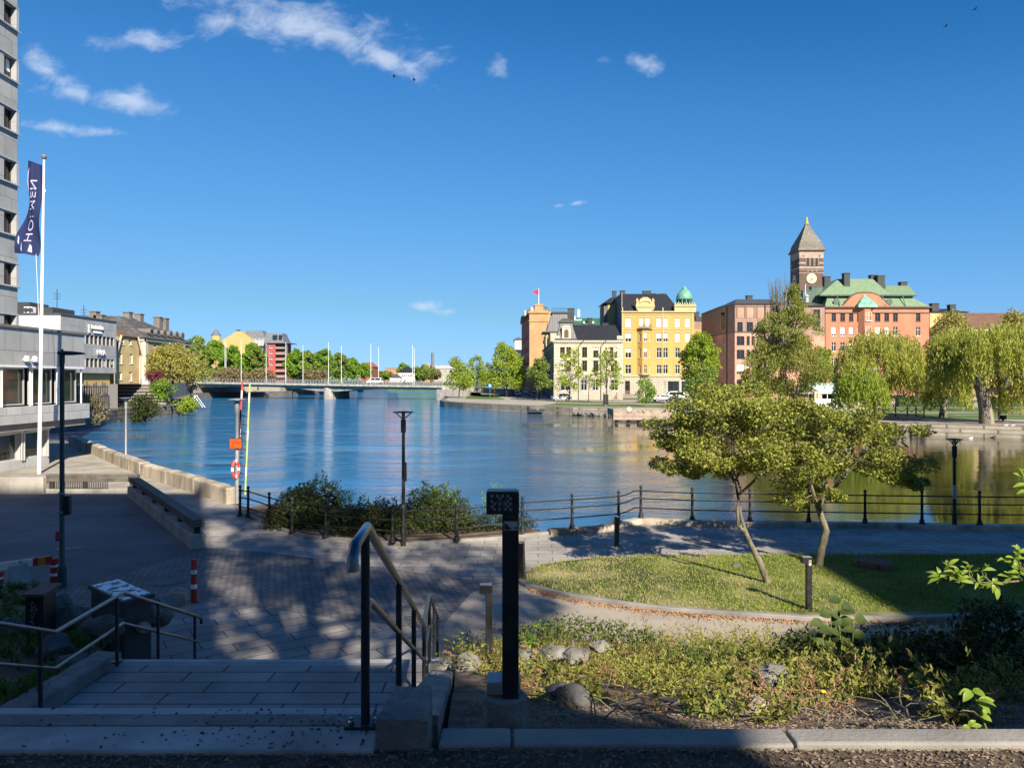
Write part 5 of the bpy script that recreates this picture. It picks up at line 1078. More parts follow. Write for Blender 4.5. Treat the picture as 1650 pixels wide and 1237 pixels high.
for i, px in enumerate((316, 364, 488, 550, 610, 668)):
    k = min(range(401), key=lambda j: abs(CX+F*BQ(j/400, 14.1, 0)[0]/BQ(j/400, 14.1, 0)[1]-px)); p = BQ(k/400, 14.1, 0)
    top = (550, 554, 558, 559, 561, 562.5)[i]; flagpole('flagpole', *p, (HY-top)*p[1]/F-p[2], .09, 'white flagpole in the far row on the bridge, '+('leftmost of six', 'second, before the yellow gable', 'third, right of the balcony house', 'fourth from the left', 'fifth, just right of the van', 'rightmost of six')[i], 'flagpoles in the far row on the bridge')
# terraced steps, retaining walls and railing on the left bank
ts = thing('terrace_steps', 'broad pale stone steps descending to the river between the bushes', 'steps', (-58, 118, -4.15))
m = MB()
for k in range(7): m.box(-66, -58.6+k*.6, 120-.3*k, 121 if k == 0 else 120-.3*k+.299, -4.14, SZ-.19-k*.5)
m.build('body', M['quay_dark'], ts)
for k in range(7): m = MB(); m.box(-66, -58.5+k*.6, 119.86-.3*k, 121 if k == 0 else 120.15-.3*k, SZ-.185-k*.5, SZ-.05-k*.5); m.build('tread', M['concrete_pale'], ts)
m = MB(); m.box(-64.5, -58.6, 120.4, 120.7, SZ-.1, SZ+.75); tag(m.build('retaining_wall', M['white_plain'], None, (-61, 112, SZ)), 'low whitewashed wall above the terrace steps', 'wall')
m = MB(); px = -56.6
for i in range(22):
    y = 92.5+i*.55; m.box(px-.05, px+.05, y, y+.12, -4.1, -.6+.4*math.sin(i*1.7)); 
for z in (-3.2, -2.1, -1.0): m.box(px-.08, px-.051, 92.3, 104.5, z, z+.14)
tag(m.build('timber_fence', M['dark_wood'], None, (px, 100, -4.15)), 'dark upright timber fence along the terrace beside the pavilion', 'fence')
m = MB(); m.prism([(-51.4, 70), (-51.6, 90), (-55.3, 104), (-55.8, 114), (-55.6, 119.8), (-56.1, 119.8), (-56.3, 114), (-55.8, 104), (-52.1, 90), (-52, 70)], -4.14, -3.9); tag(m.build('kerb', M['concrete'], None, (-55, 100, -4.15)), kind='structure')
# ---------------------------------------------------------------- unseen blocks added behind the viewer, shaped and slotted to shade the foreground
m = MB(); m.box(-70, 4.6, -26, -10, -6, 24.7); m.box(4.603, 5.7, -10.9, -10, -6, 10.7); m.box(5.703, 6.3, -10.9, -10, -6, 9.15); m.box(6.303, 6.7, -10.9, -10, -6, 10.1); m.frustum((-70, 3.7, -26, -10), 24.703, (-68, 2, -22, -14), 24.72)
tag(m.build('left_shade_block', M['bounce_render'], None, (0, -18, -1.6)), 'large pale unseen block added behind the viewer and slotted to shade the steps and plaza', 'building')
m = MB(); m.xprism([(8.5, -6), (75, -6), (75, 25), (26, 25), (24.2, 22.6), (22.2, 18.8), (21.7, 16.2), (21.0, 13.4), (16, 12.4), (15.3, 12.1), (12.4, 10.6), (11.2, 9.85), (9.7, 8.95), (8.5, 8.15)], -22, -10)
tag(m.build('right_shade_block', M['bounce_render'], None, (30, -16, -1.6)), 'unseen gabled block added behind the viewer, outlined to shade the right lawn', 'building')
# ---------------------------------------------------------------- vegetation helpers
NPR = np.random.default_rng(11)
def trunk_mesh(mb, path, r0, r1, n=8):
    k = len(path); mb.tube(path, [r0+(r1-r0)*(i/(k-1))**.8 for i in range(k)], n)
def tree(name, label, cat, base, clumps, leafm, barkm, leafL, leafW, dens, trunk=None, limbs=8, group=None, tr=.2, shell=(.55, 1.05), axis=None, spread=1.0, twig=True, up=0.0, leaf_label=None):
    """clumps: list of (centre, radii); dens: leaves per square metre of clump surface"""
    base = Vector(base); r = thing(name, label, cat, base, 0, group); rg = NPR
    pts = []
    for c, rad in clumps:
        area = 4*math.pi*((rad[0]*rad[1]+rad[0]*rad[2]+rad[1]*rad[2])/3); n = max(8, int(area*dens))
        d = unit(rg.normal(size=(n, 3))); k = shell[0]+(shell[1]-shell[0])*rg.random((n, 1))**.6
        k *= 1+.22*np.sin(d[:, :1]*7+c[0]*3)*np.sin(d[:, 2:3]*6+c[2]*5)
        pts.append(np.array([c[0]-base.x, c[1]-base.y, c[2]-base.z])+d*k*np.array(rad))
    pts = np.concatenate(pts); V, Q = leaf_quads(pts, leafL, leafW, rg, axis, spread, up=up)
    me = np_mesh('crown', V, Q, M[leafm]); o = link('crown', me, r)
    if leaf_label: o['label'] = leaf_label
    mb = MB()
    if trunk is None:
        zc = min(c[2] for c, _ in clumps); top = max(c[2] for c, _ in clumps); cx = sum(c[0] for c, _ in clumps)/len(clumps); cy = sum(c[1] for c, _ in clumps)/len(clumps)
        trunk = [base, Vector((base.x*.7+cx*.3+tr*.4, base.y, base.z+(zc-base.z)*.6)), Vector((cx, cy, zc+(top-zc)*.25)), Vector((cx, cy, zc+(top-zc)*.8))]
    trunk = [Vector(p) for p in trunk]; trunk_mesh(mb, [trunk[0]-Vector((0, 0, .15))]+trunk[1:], tr, tr*.25)
    rr = random.Random(len(clumps)*7+int(base.x*10))
    for c, rad in (rr.sample(clumps, min(limbs, len(clumps)))):
        c = Vector(c); k = rr.uniform(.35, .85); i = int(k*(len(trunk)-1)); f = k*(len(trunk)-1)-i; s = trunk[i]+(trunk[min(i+1, len(trunk)-1)]-trunk[i])*f
        mid = s*.45+c*.55+Vector((rr.uniform(-.3, .3), rr.uniform(-.3, .3), -.12*(c-s).length)); mb.tube([s, mid, c], [tr*.42, tr*.24, tr*.07], 6)
        if twig:
            for _ in range(3): e = c+Vector((rr.uniform(-1, 1)*rad[0], rr.uniform(-1, 1)*rad[1], rr.uniform(-.3, 1)*rad[2])); mb.tube([mid*.3+c*.7, e], [tr*.1, tr*.03], 4)
    mb.build('trunk', M[barkm], r, smooth=True)
    return r
def crown(px0, px1, py0, py1, Y, n, prof='oval', cr=.30, seed=1, depth=1.0):
    """clumps filling a crown outlined by its pixel box at distance Y"""
    rr = random.Random(seed); a = W(px0, py1, Y); b = W(px1, py0, Y); cx = (a.x+b.x)/2; hw = (b.x-a.x)/2; H = b.z-a.z; out = []
    for i in range(n):
        t = (i+rr.random())/n
        w = {'oval': math.sin(math.pi*(.08+.86*t))**.65, 'lime': 1.12*(math.sin(math.pi*(.2+.72*t))**.6)*(1.12-.45*t), 'cone': 1.05-.85*t, 'poplar': (1-.62*t)*min(1, .55+t*2), 'dome': math.sqrt(max(.05, 1-(t*.92)**2))}[prof]
        an = rr.uniform(0, 2*math.pi); k = math.sqrt(rr.uniform(.12, 1.0)); rad = hw*cr*rr.uniform(.8, 1.2)*(.75+.5*w*.5)
        x = cx+math.cos(an)*k*max(hw*w-rad*.35, .05); y = Y+math.sin(an)*k*max(hw*w-rad*.35, .05)*depth; z = a.z+rad*.6+t*(H-rad*1.3)
        out.append(((x, y, z), (rad, rad, rad*rr.uniform(.7, 1.0))))
    return out
def bush(name, label, px0, px1, py0, py1, Y, leafm, L, Wd, dens, n=9, group=None, prof='dome', cat='bush', zb=None, barkm='bark_dark'):
    cl = crown(px0, px1, py0, py1, Y, n, prof, .42, int(px0*3+py0)); zb = cl[0][0][2]-.3 if zb is None else zb
    return tree(name, label, cat, (X_((px0+px1)/2, Y), Y, zb), cl, leafm, barkm, L, Wd, dens, None, 5, group, .07, (.5, 1.08), None, 1, False)
# ---------------------------------------------------------------- right bank trees
LG = 'lime trees along the right quay'
def lime(label, px0, px1, py0, py1, pbase, Y, leafm='leaf_lime', n=34, prof='lime', seed=1, tr=.22, group=LG, dens=9, pxb=None, name='lime_tree', cr=.30, LL=.42):
    return tree(name, label, 'tree', (X_(pxb or (px0+px1)/2, Y), Y, RZ), crown(px0, px1, py0, py1, Y, n, prof, cr, seed), leafm, 'bark_dark', LL, LL*.62, dens, None, 12, group, tr, up=.3)
lime('bright green tree at the tip of the quay beside the bridge, leftmost of the row', 714, 762, 575, 629, 641, 190, seed=2, pxb=739)
lime('narrow pointed tree directly behind the one at the quay tip', 749, 786, 571, 622, 636, 225, seed=3, n=30)
lime('largest and tallest green tree in front of the street beside the orange house', 784, 846, 551, 628, 639, 202, seed=4, n=52, pxb=816)
lime('green tree low in the street between the quay tip pair and the largest one', 772, 800, 583, 622, 634, 245, seed=9, n=22, leafm='leaf_mid')
lime('tree in front of the shaded side of the cream house, duller green', 848, 892, 575, 627, 644, 172, seed=5, n=36, leafm='leaf_mid', pxb=864)
lime('sparse see-through young tree before the left half of the cream house', 893, 945, 560, 631, 647, 158, seed=6, n=40, dens=5.2, pxb=917, cr=.24)
lime('sparse see-through young tree behind the black poster column', 951, 1003, 560, 628, 649, 150, seed=7, n=40, dens=5.6, pxb=976, cr=.24)
lime('thin sapling between the two sparse trees at the cream house', 938, 958, 600, 625, 647, 156, seed=8, n=8, dens=4, tr=.09)
lime('thick bright green chestnut covering the yellow house corner', 1096, 1162, 534, 636, 650, 140, seed=10, n=60, dens=11, name='chestnut_tree', group=None, tr=.35, leafm='leaf_lime', prof='oval')
tree('hornbeam', 'small egg shaped clipped tree on the verge before the yellow house', 'tree', W(1040, 654, 131)-Vector((0, 0, 0)), crown(1023, 1056, 607, 650, 131, 26, 'oval', .36, 3), 'leaf_green', 'bark_pale', .26, .12, 24, None, 8, None, .14, (.5, 1.05), (0, 0, 1.2), .8)
bush('bush', 'rounded dark bush left of the chestnut trunk', 1078, 1104, 630, 652, 136, 'leaf_dark', .3, .2, 14, 8, zb=RZ)
bush('bush', 'tall brown tinged bush below the chestnut, behind the front trees', 1086, 1172, 590, 660, 112, 'leaf_mid', .32, .2, 14, 16, prof='oval', zb=RZ)
# the bare topped poplar
cl = crown(1192, 1340, 545, 640, 104, 60, 'oval', .20, 21)+crown(1208, 1326, 490, 590, 104, 52, 'oval', .20, 22)+crown(1254, 1304, 456, 530, 104, 26, 'poplar', .34, 23)
tree('poplar', 'tall olive poplar with thin bare top in front of the office block', 'tree', (X_(1265, 104), 104, RZ), cl, 'leaf_poplar', 'bark_pale', .32, .11, 20, [(X_(1264, 104), 104, RZ), (X_(1264, 104), 104, 2), (X_(1261, 104), 104, 7.5), (X_(1268, 104), 104, 13)], 34, None, .36, (.2, 1.1), (0, 0, 1.4), .75)
def twigs(root, px, py0, py1, Y, n, wpx, mat='bark_pale', r=.03):
    mb = MB(); rr = random.Random(px)
    for i in range(n):
        x = px+rr.uniform(-wpx, wpx); a = W(px+(x-px)*.6, py1+rr.uniform(-6, 10), Y+rr.uniform(-1, 1)); b = W(x, py0+rr.uniform(0, 22), Y+rr.uniform(-1.2, 1.2)); mb.tube([a, a*.5+b*.5+Vector((.1, 0, 0)), b], [r*1.5, r, r*.4], 4)
        for k in range(6): t = rr.uniform(.25, 1); s = a+(b-a)*t; mb.tube([s, s+Vector((rr.uniform(-.5, .5), rr.uniform(-.5, .5), rr.uniform(.4, 1.2)))], [r*.6, r*.25], 3)
    return mb.build('bare_twigs', M[mat], root)
pop2 = tree('poplar', 'bare grey twigged poplar top rising left of the clock tower', 'tree', (X_(1258, 108), 108, RZ), crown(1234, 1274, 470, 540, 108, 14, 'oval', .3, 25), 'leaf_poplar', 'bark_pale', .22, .07, 2.6, None, 12, None, .25, (.2, 1.1), (0, 0, 1.4), .75)
twigs(pop2, 1255, 446, 545, 108, 60, 19)
lime('olive green tree behind the poplar, in front of the pink house', 1300, 1352, 556, 640, 650, 120, 'leaf_green', 34, 'oval', 31, .25, None, 9, name='park_tree')
lime('broad leafy tree left of the poplar trunk, behind the front trees', 1192, 1250, 588, 650, 652, 118, 'leaf_mid', 26, 'oval', 32, .2, None, 9, name='park_tree')
# ---------------------------------------------------------------- weeping willows
def willow(label, base, crown_boxes, Y, n, Lr, leafm='leaf_willow', tr=.6, trunk=None, seed=1, limbs=(), group='weeping willows in the park', lw=.085, ll=.42, dens=4.0):
    rg = np.random.default_rng(seed); base = Vector(base); r = thing('weeping_willow', label, 'tree', base, 0, group); P_ = []; AX = []
    anchors = []
    for (px0, px1, py0, py1, w, dy) in crown_boxes:
        a = W(px0, py1, Y+dy); b = W(px1, py0, Y+dy); k = int(n*w*3.6)
        d = unit(rg.normal(size=(k, 3))); d[:, 2] = np.abs(d[:, 2])*1.0-.35; kk = .55+.5*rg.random((k, 1))**.7
        c = np.array([(a.x+b.x)/2, Y+dy, a.z+(b.z-a.z)*.45]); rad = np.array([(b.x-a.x)/2, (b.x-a.x)/2*.8, (b.z-a.z)*.55]); anchors.append(c+d*kk*rad)
    A = np.concatenate(anchors)
    # clump the anchors so that strands fall in curtains with gaps between
    cent = A[rg.integers(0, len(A), max(10, len(A)//16))]; idx = np.argmin(((A[:, None, :]-cent[None])**2).sum(-1), 1); A = A*.68+cent[idx]*.32
    for p in A:
        L = rg.uniform(*Lr); m = int(L*dens)+2; t = np.sort(rg.random(m)); out = np.array([p[0]-base.x, p[1]-Y, 0]); out = out/(np.linalg.norm(out)+1e-6)
        q = p+np.outer(t*L*.16, out)+np.outer(-t*L, [0, 0, 1])+rg.normal(size=(m, 3))*.09; q = q[q[:, 2] > RZ+.9]; P_.append(q)
    pts = np.concatenate(P_)-np.array(base); V, Q = leaf_quads(pts, ll, lw, rg, (0, 0, -1.7), .62)
    link('crown', np_mesh('crown', V, Q, M[leafm]), r)
    mb = MB(); trunk = [Vector(p) for p in trunk]; mb.tube([trunk[0]-Vector((0, 0, .2))]+trunk, [tr*1.25, tr*1.1]+[tr*(1-.35*i/len(trunk)) for i in range(1, len(trunk))], 12)
    for lp in limbs: lp = [Vector(p) for p in lp]; mb.tube(lp, [tr*.42*(1-i/len(lp))**1.4+.03 for i in range(len(lp))], 8)
    for k in range(26):
        e = Vector(A[rg.integers(0, len(A))]); e.z -= .8; s = Vector(limbs[k % len(limbs)][-1 if k % 2 else len(limbs[k % len(limbs)])//2]); md = (s+e)/2+Vector((0, .4, -.1)); mb.tube([s, md, e], [tr*.13, tr*.07, .02], 5)
    mb.build('trunk', M['bark_willow'], r, smooth=True)
    return r
w = lambda px, py, Y: W(px, py, Y)
Y = 78; willow('large willow with thick pale forked trunk standing alone at the quay edge on the right', w(1590, 687, Y), [(1525, 1700, 498, 600, .55, 0), (1600, 1700, 540, 660, .25, 1), (1500, 1580, 510, 610, .2, 2)], Y, 860, (1.2, 4.6), 'leaf_willow', .68,
       [w(1590, 687, Y), w(1588, 660, Y), w(1583, 635, Y), w(1576, 612, Y)], 3, [[w(1576, 614, Y), w(1566, 596, Y), w(1560, 585, Y+1), w(1550, 560, Y+2.5), w(1545, 540, Y+3)], [w(1577, 614, Y), w(1588, 600, Y+1), w(1604, 586, Y+2), w(1612, 560, Y+3), w(1625, 540, Y+3)], [w(1582, 630, Y), w(1605, 628, Y-1), w(1625, 620, Y-2), w(1655, 600, Y-3)], [w(1576, 612, Y), w(1580, 590, Y+2), w(1585, 560, Y+3), w(1583, 545, Y+4)]])
Y = 90; willow('slanting smaller willow between the large one and the pink house', w(1519, 672, Y), [(1492, 1590, 508, 600, .6, 0), (1496, 1560, 560, 640, .4, 0)], Y, 480, (1.2, 4.4), 'leaf_willow', .42,
       [w(1519, 672, Y), w(1521, 655, Y), w(1523, 642, Y)], 4, [[w(1523, 642, Y), w(1530, 632, Y), w(1545, 620, Y), w(1560, 600, Y)], [w(1523, 642, Y), w(1520, 610, Y), w(1516, 570, Y), w(1530, 530, Y)], [w(1522, 645, Y), w(1508, 610, Y-1), w(1500, 570, Y-1)]])
Y = 88; willow('yellow green willow over the white pavilion, its short leaning trunk by the steps', w(1397, 676, Y), [(1352, 1488, 510, 600, .45, 2), (1345, 1425, 556, 640, .3, 0), (1420, 1490, 540, 630, .2, 3)], Y, 720, (1.2, 4.6), 'leaf_willow', .62,
       [w(1397, 677, Y), w(1399, 668, Y), w(1404, 655, Y), w(1408, 640, Y)], 5, [[w(1408, 640, Y), w(1398, 610, Y), w(1385, 590, Y+2), w(1395, 565, Y+3)], [w(1408, 640, Y), w(1425, 610, Y+1), w(1440, 580, Y+3), w(1452, 555, Y+3)], [w(1408, 640, Y), w(1412, 600, Y+1), w(1418, 570, Y+3), w(1415, 550, Y+3)]])
Y = 84; willow('low bright green willow curtain hanging in front of the white canopy', w(1394, 672, Y), [(1352, 1428, 578, 640, 1, 0)], Y, 210, (1.0, 3.6), 'leaf_willow_green', .3,
       [w(1394, 672, Y), w(1396, 650, Y), w(1394, 630, Y)], 6, [[w(1394, 630, Y), w(1385, 610, Y), w(1372, 595, Y)], [w(1394, 630, Y), w(1402, 605, Y), w(1412, 592, Y)]])
lime('wide olive tree in the background behind the slanting willow', 1494, 1570, 500, 600, 645, 150, 'leaf_olive', 40, 'oval', 41, .3, None, 7, name='park_tree')
lime('brown budded tree far right behind the large willow', 1590, 1700, 500, 610, 645, 150, 'leaf_olive', 46, 'oval', 42, .3, None, 7, name='park_tree')
lime('thinly leaved branchy tree in front of the pink house end', 1452, 1500, 575, 632, 645, 130, 'leaf_brownish', 20, 'oval', 43, .18, None, 3.4, name='park_tree')
lime('bare twiggy low tree on the lawn left of the large willow trunk', 1525, 1590, 588, 650, 655, 112, 'leaf_brownish', 22, 'oval', 44, .15, None, 3.0, name='park_tree')
def hedge(label, px0, px1, py0, py1, Y, leafm, name='hedge', dens=26, L=.28, dd=1.6, zb=RZ):
    a, b = W(px0, py1, Y), W(px1, py0, Y); r = thing(name, label, 'hedge', (a.x, Y, zb)); n = int((b.x-a.x)*(b.z-zb+dd)*dens)
    q = np.stack([NPR.uniform(a.x, b.x, n), NPR.uniform(Y, Y+dd, n), NPR.uniform(zb, b.z, n)], 1); k = NPR.random(n); q[k < .45, 1] = Y+NPR.normal(size=(k < .45).sum())*.08; s = (k > .45) & (k < .8); q[s, 2] = b.z+NPR.normal(size=s.sum())*.12
    V, Q = leaf_quads(q-np.array([a.x, Y, zb]), L, L*.6, NPR); link('foliage', np_mesh('foliage', V, Q, M[leafm]), r)
    m = MB(); m.box(a.x+.15, b.x-.15, Y+.2, Y+dd-.15, zb, b.z-.15); m.build('stems', M['leaf_dark'], r); return r
hedge('clipped dark green hedge at the back of the park lawn', 1448, 1570, 638, 653, 126, 'leaf_hedge')
hedge('low clipped hedge far right behind the lawn', 1600, 1720, 640, 654, 128, 'leaf_dark')
# ---------------------------------------------------------------- left bank trees
def ltree(label, px0, px1, py0, py1, Y, leafm, n=34, seed=1, zb=SZ, name='tree', group=None, prof='oval', dens=7, LL=.5, cr=.3): return tree(name, label, 'tree', (X_((px0+px1)/2, Y), Y, zb), crown(px0, px1, py0, py1, Y, n, prof, cr, seed), leafm, 'bark_dark', LL, LL*.62, dens, None, 10, group, .25)
ltree('broad olive green tree in front of the slate roofed house', 238, 318, 553, 612, 126, 'leaf_olive', 56, 51, prof='dome', dens=11, LL=.34)
ltree('olive brown spreading tree at the left end of the bridge', 284, 336, 566, 616, 140, 'leaf_olive', 30, 52, prof='dome', dens=10, LL=.34)
bush('bush', 'low dark red leaved shrub beneath the olive tree', 228, 268, 597, 613, 121, 'leaf_purple', .28, .2, 16, 10, zb=SZ)
bush('bush', 'round fresh green bush above the river wall, left of the bridge', 243, 281, 609, 647, 119, 'leaf_green', .26, .18, 20, 14, prof='oval', zb=-3.6)
bush('bush', 'round bright bush hanging over the river wall nearest the bridge', 274, 317, 638, 666, 122, 'leaf_lime', .26, .18, 20, 14, prof='oval', zb=-4.0)
bush('bush', 'bush with shade put into its dark leaves, hanging over the quay wall below the steps', 196, 256, 634, 684, 104, 'leaf_shrub_shaded', .26, .16, 18, 18, prof='oval', zb=-4.3)  # sunlit here, so the darker leaves carry its shade
bush('bush', 'brownish bush at the corner of the waterside pavilion', 138, 174, 630, 686, 84, 'leaf_brownish', .24, .14, 18, 14, prof='oval', zb=-4.3)
bush('bush', 'small dark tree in shade at the bridge abutment', 296, 318, 606, 634, 132, 'leaf_dark', .3, .2, 14, 9, prof='oval', zb=-2.5)
TG = 'trees behind the bridge on the left'
for i, (a, b, t, mt, Y, lb_) in enumerate([(296, 338, 540, 'leaf_mid', 262, 'tall tree behind the leftmost bridge flagpole'), (326, 368, 548, 'leaf_green', 270, 'green tree in front of the round turret of the yellow gabled house'), (350, 392, 556, 'leaf_green', 262, 'dense green tree below the yellow gable'),
        (388, 422, 552, 'leaf_green', 268, 'green tree right of the yellow gable'), (402, 431, 556, 'leaf_mid', 264, 'dark green tree just left of the red house'), (458, 492, 562, 'leaf_green', 275, 'first green tree right of the red house'), (478, 515, 564, 'leaf_mid', 300, 'second tree right of the red house'),
        (505, 540, 562, 'leaf_green', 300, 'highest tree of the row beyond the middle of the bridge'), (530, 562, 568, 'leaf_mid', 320, 'tree between the fourth and fifth near flagpoles'), (552, 582, 576, 'leaf_green', 340, 'low tree before the far red roof'), (574, 602, 584, 'leaf_green', 350, 'lowest tree at the right end of the row behind the bridge')]):
    ltree(lb_, a, b, t, 609, Y, mt, 40, 60+i, SZ-1, 'tree', TG, 'oval', 9, .75)
for i, (a, b, t, Y, mt, lb_) in enumerate([(344, 400, 592, 250, 'leaf_brownish', 'brown green hedge shrubs behind the bridge railing, left part'), (398, 446, 595, 252, 'leaf_brownish', 'brown green hedge shrubs below the red house'), (470, 530, 598, 285, 'leaf_brownish', 'brown green shrubs in the middle behind the bridge')]): bush('shrub_row', lb_, a, b, t, 616, Y, mt, .6, .4, 4, 26, None, 'dome', 'shrubs', SZ-1)
for i, (a, b, t, Y, mt, lb_) in enumerate([(638, 664, 584, 470, 'leaf_green', 'rounded far tree behind the small white river house'), (660, 700, 588, 430, 'leaf_mid', 'far tree right of the small white river house'), (604, 634, 597, 480, 'leaf_mid', 'far low trees left of the small white river house'), (680, 712, 592, 450, 'leaf_brownish', 'brownish far tree in front of the pale warehouse')]): ltree(lb_, a, b, t, 612, Y, mt, 24, 90+i, -2.5, 'tree', None, 'oval', 3, 1.1)
tag(link('distant_wood', np_mesh('distant_wood', *leaf_quads(np.stack([NPR.uniform(-700, 700, 9000), NPR.uniform(640, 760, 9000), NPR.uniform(-3, 4.5, 9000)+NPR.random(9000)*3], 1), 3.5, 2.5, NPR), M['leaf_mid']), None, (0, 0, 0)), 'far line of woods closing the horizon', 'woods', None, 'stuff')
# ---------------------------------------------------------------- stairs
def stairs():
    r = thing('staircase', 'grey stone stairs with a slab paved landing going down to the plaza', 'stairs', (-2.5, 3.4, -1.6))
    XL = -4.92
    m = MB(); m.box(-26, -.60, 3.22, 3.45, -2.2, -1.598); m.build('top_slab', M['granite_step'], r, bevel=.012)
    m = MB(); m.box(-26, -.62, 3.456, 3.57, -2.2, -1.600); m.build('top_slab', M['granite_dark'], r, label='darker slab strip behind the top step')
    m = MB(); m.box(-26, -.63, 3.571, 3.64, -2.2, -1.601); m.build('step', M['granite_nosing'], r)
    for k in range(1, 13): m = MB(); m.prism([(XL, 3.64+.33*(k-1)+.002), (rx(3.64+.33*k), 3.64+.33*(k-1)+.002), (rx(3.64+.33*k), 3.64+.33*k), (XL, 3.64+.33*k)], -4.8, -1.6-.15*k); m.build('step', M['granite_step'], r)
    m = MB(); m.prism([(XL, 7.602), (rx(7.6), 7.602), (rx(9.3), 9.28), (XL, 9.28)], -4.84, -3.55); m.build('landing', M['landing_slabs'], r)
    m = MB(); m.prism([(XL, 9.282), (rx(9.3), 9.282), (rx(9.5), 9.375), (XL, 9.375)], -4.84, -3.552); m.build('nosing', M['granite_step'], r)
    m = MB(); m.prism([(XL, 9.376), (rx(9.4), 9.376), (rx(9.5), 9.47), (XL, 9.47)], -4.84, -3.548); m.build('nosing', M['granite_nosing'], r)
    for k in range(1, 9): y = 9.47+.33*(k-1); m = MB(); m.prism([(XL, y+.002), (rx(y), y+.002), (rx(y), y+.33), (XL, y+.33)], -4.845, -3.55-.144*k); m.build('step', M['granite_step'], r)
stairs()
def rock(name, label, c, s, mat, seed, cat='rock', flat=0.0, parent=None, group=None):
    bm = bmesh.new(); bmesh.ops.create_icosphere(bm, subdivisions=4, radius=1); sd = Vector((seed*3.1, seed*1.7, seed*.9))
    for v in bm.verts:
        p = v.co.copy(); k = 1+.30*noise.noise(p*1.1+sd)+.10*noise.noise(p*2.9+sd)+.05*noise.noise(p*7+sd); q = p*k
        for i in range(5):                                # chop facets
            nn = noise.noise_vector(sd*1.3+Vector((i*5.1, i*2.2, 0))).normalized(); d = q.dot(nn)-.72
            if d > 0: q -= nn*d*.85
        v.co = Vector((q.x*s[0], q.y*s[1], q.z*s[2]))
    me = bpy.data.meshes.new(name); bm.to_mesh(me); bm.free(); me.materials.append(M[mat]); me.polygons.foreach_set('use_smooth', [True]*len(me.polygons))
    if hasattr(me, 'set_sharp_from_angle'): me.set_sharp_from_angle(angle=R(32))
    o = link(name, me, None, c); return tag(o, label, cat, group)
def rough_block(name, label, corners_bottom, tops, mat, seed, cat='stone'):
    """granite block from 4 plan corners, with per-corner top heights and a hewn surface"""
    bm = bmesh.new(); n = 14; grid = {}
    b = [Vector(c) for c in corners_bottom]; zb = b[0].z
    def pt(u, v): p = (b[0]*(1-u)*(1-v)+b[1]*u*(1-v)+b[2]*u*v+b[3]*(1-u)*v); z = tops[0]*(1-u)*(1-v)+tops[1]*u*(1-v)+tops[2]*u*v+tops[3]*(1-u)*v; return p, z
    mb = MB(); vs = []; fs = []
    for j in range(n+1):
        for i in range(n+1):
            u, v = i/n, j/n; p, z = pt(u, v); e = min(u, 1-u, v, 1-v)
            z += .018*noise.noise(Vector((p.x*9+seed, p.y*9, 1)))+.010*noise.noise(Vector((p.x*25, p.y*25, seed)))-(.018 if e == 0 else 0); vs.append((p.x, p.y, z))
    for j in range(n):
        for i in range(n): a = j*(n+1)+i; fs.append((a, a+1, a+n+2, a+n+1))
    ring = [i for i in range(n+1)]+[(n+1)*j+n for j in range(1, n+1)]+[(n+1)*n+i for i in range(n-1, -1, -1)]+[(n+1)*j for j in range(n-1, 0, -1)]
    k0 = len(vs)
    for q in ring: x, y, z = vs[q]; vs.append((x+.008*noise.noise(Vector((x*9, y*9, 3))), y+.008*noise.noise(Vector((x*9, y*9, 7))), zb))
    L = len(ring)
    for t in range(L): fs.append((ring[(t+1) % L], ring[t], k0+t, k0+(t+1) % L))
    mb.add(vs, fs); c = sum(b, Vector())/4
    return tag(mb.build(name, M[mat], None, tuple(c)), label, cat)
rough_block('granite_block', 'rough hewn granite block at the head of the right stair rail', [(-.60, 3.27, -1.75), (-.37, 3.27, -1.75), (-.385, 3.60, -1.75), (-.565, 3.60, -1.75)], [-1.47, -1.475, -1.475, -1.47], 'granite_dark', 3)
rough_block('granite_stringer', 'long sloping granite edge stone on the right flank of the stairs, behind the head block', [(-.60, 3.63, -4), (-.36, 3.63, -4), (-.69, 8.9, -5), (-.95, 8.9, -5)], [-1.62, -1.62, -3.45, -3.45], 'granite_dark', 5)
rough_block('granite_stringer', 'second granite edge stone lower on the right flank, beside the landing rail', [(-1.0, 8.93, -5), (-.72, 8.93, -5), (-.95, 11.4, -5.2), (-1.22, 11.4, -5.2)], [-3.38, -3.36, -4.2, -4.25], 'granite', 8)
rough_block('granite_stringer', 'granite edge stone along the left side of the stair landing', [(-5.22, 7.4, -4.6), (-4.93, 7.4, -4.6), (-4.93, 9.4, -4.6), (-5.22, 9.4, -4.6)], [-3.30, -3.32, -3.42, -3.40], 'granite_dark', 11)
m = MB(); m.box(-9, -4.93, 7.15, 7.39, -4.5, -3.36); tag(m.build('concrete_edge', M['granite_step'], None, (-7, 7.3, -3.6), bevel=.01), 'low concrete edge below the rockery at the left picture edge', 'kerb')
m = MB(); xs = [-.33, .0, 1.25, 2.47, 3.9, 6.0, 9.0]
for i in range(len(xs)-1): m.box(xs[i]+.006, xs[i+1]-.006, 3.27+.008*(i % 3), 3.425+.006*((i+1) % 3), -1.9, -1.598-.005*(i % 2))
tag(m.build('terrace_kerb', M['granite'], None, (0, 0, 0), bevel=.012), kind='structure')
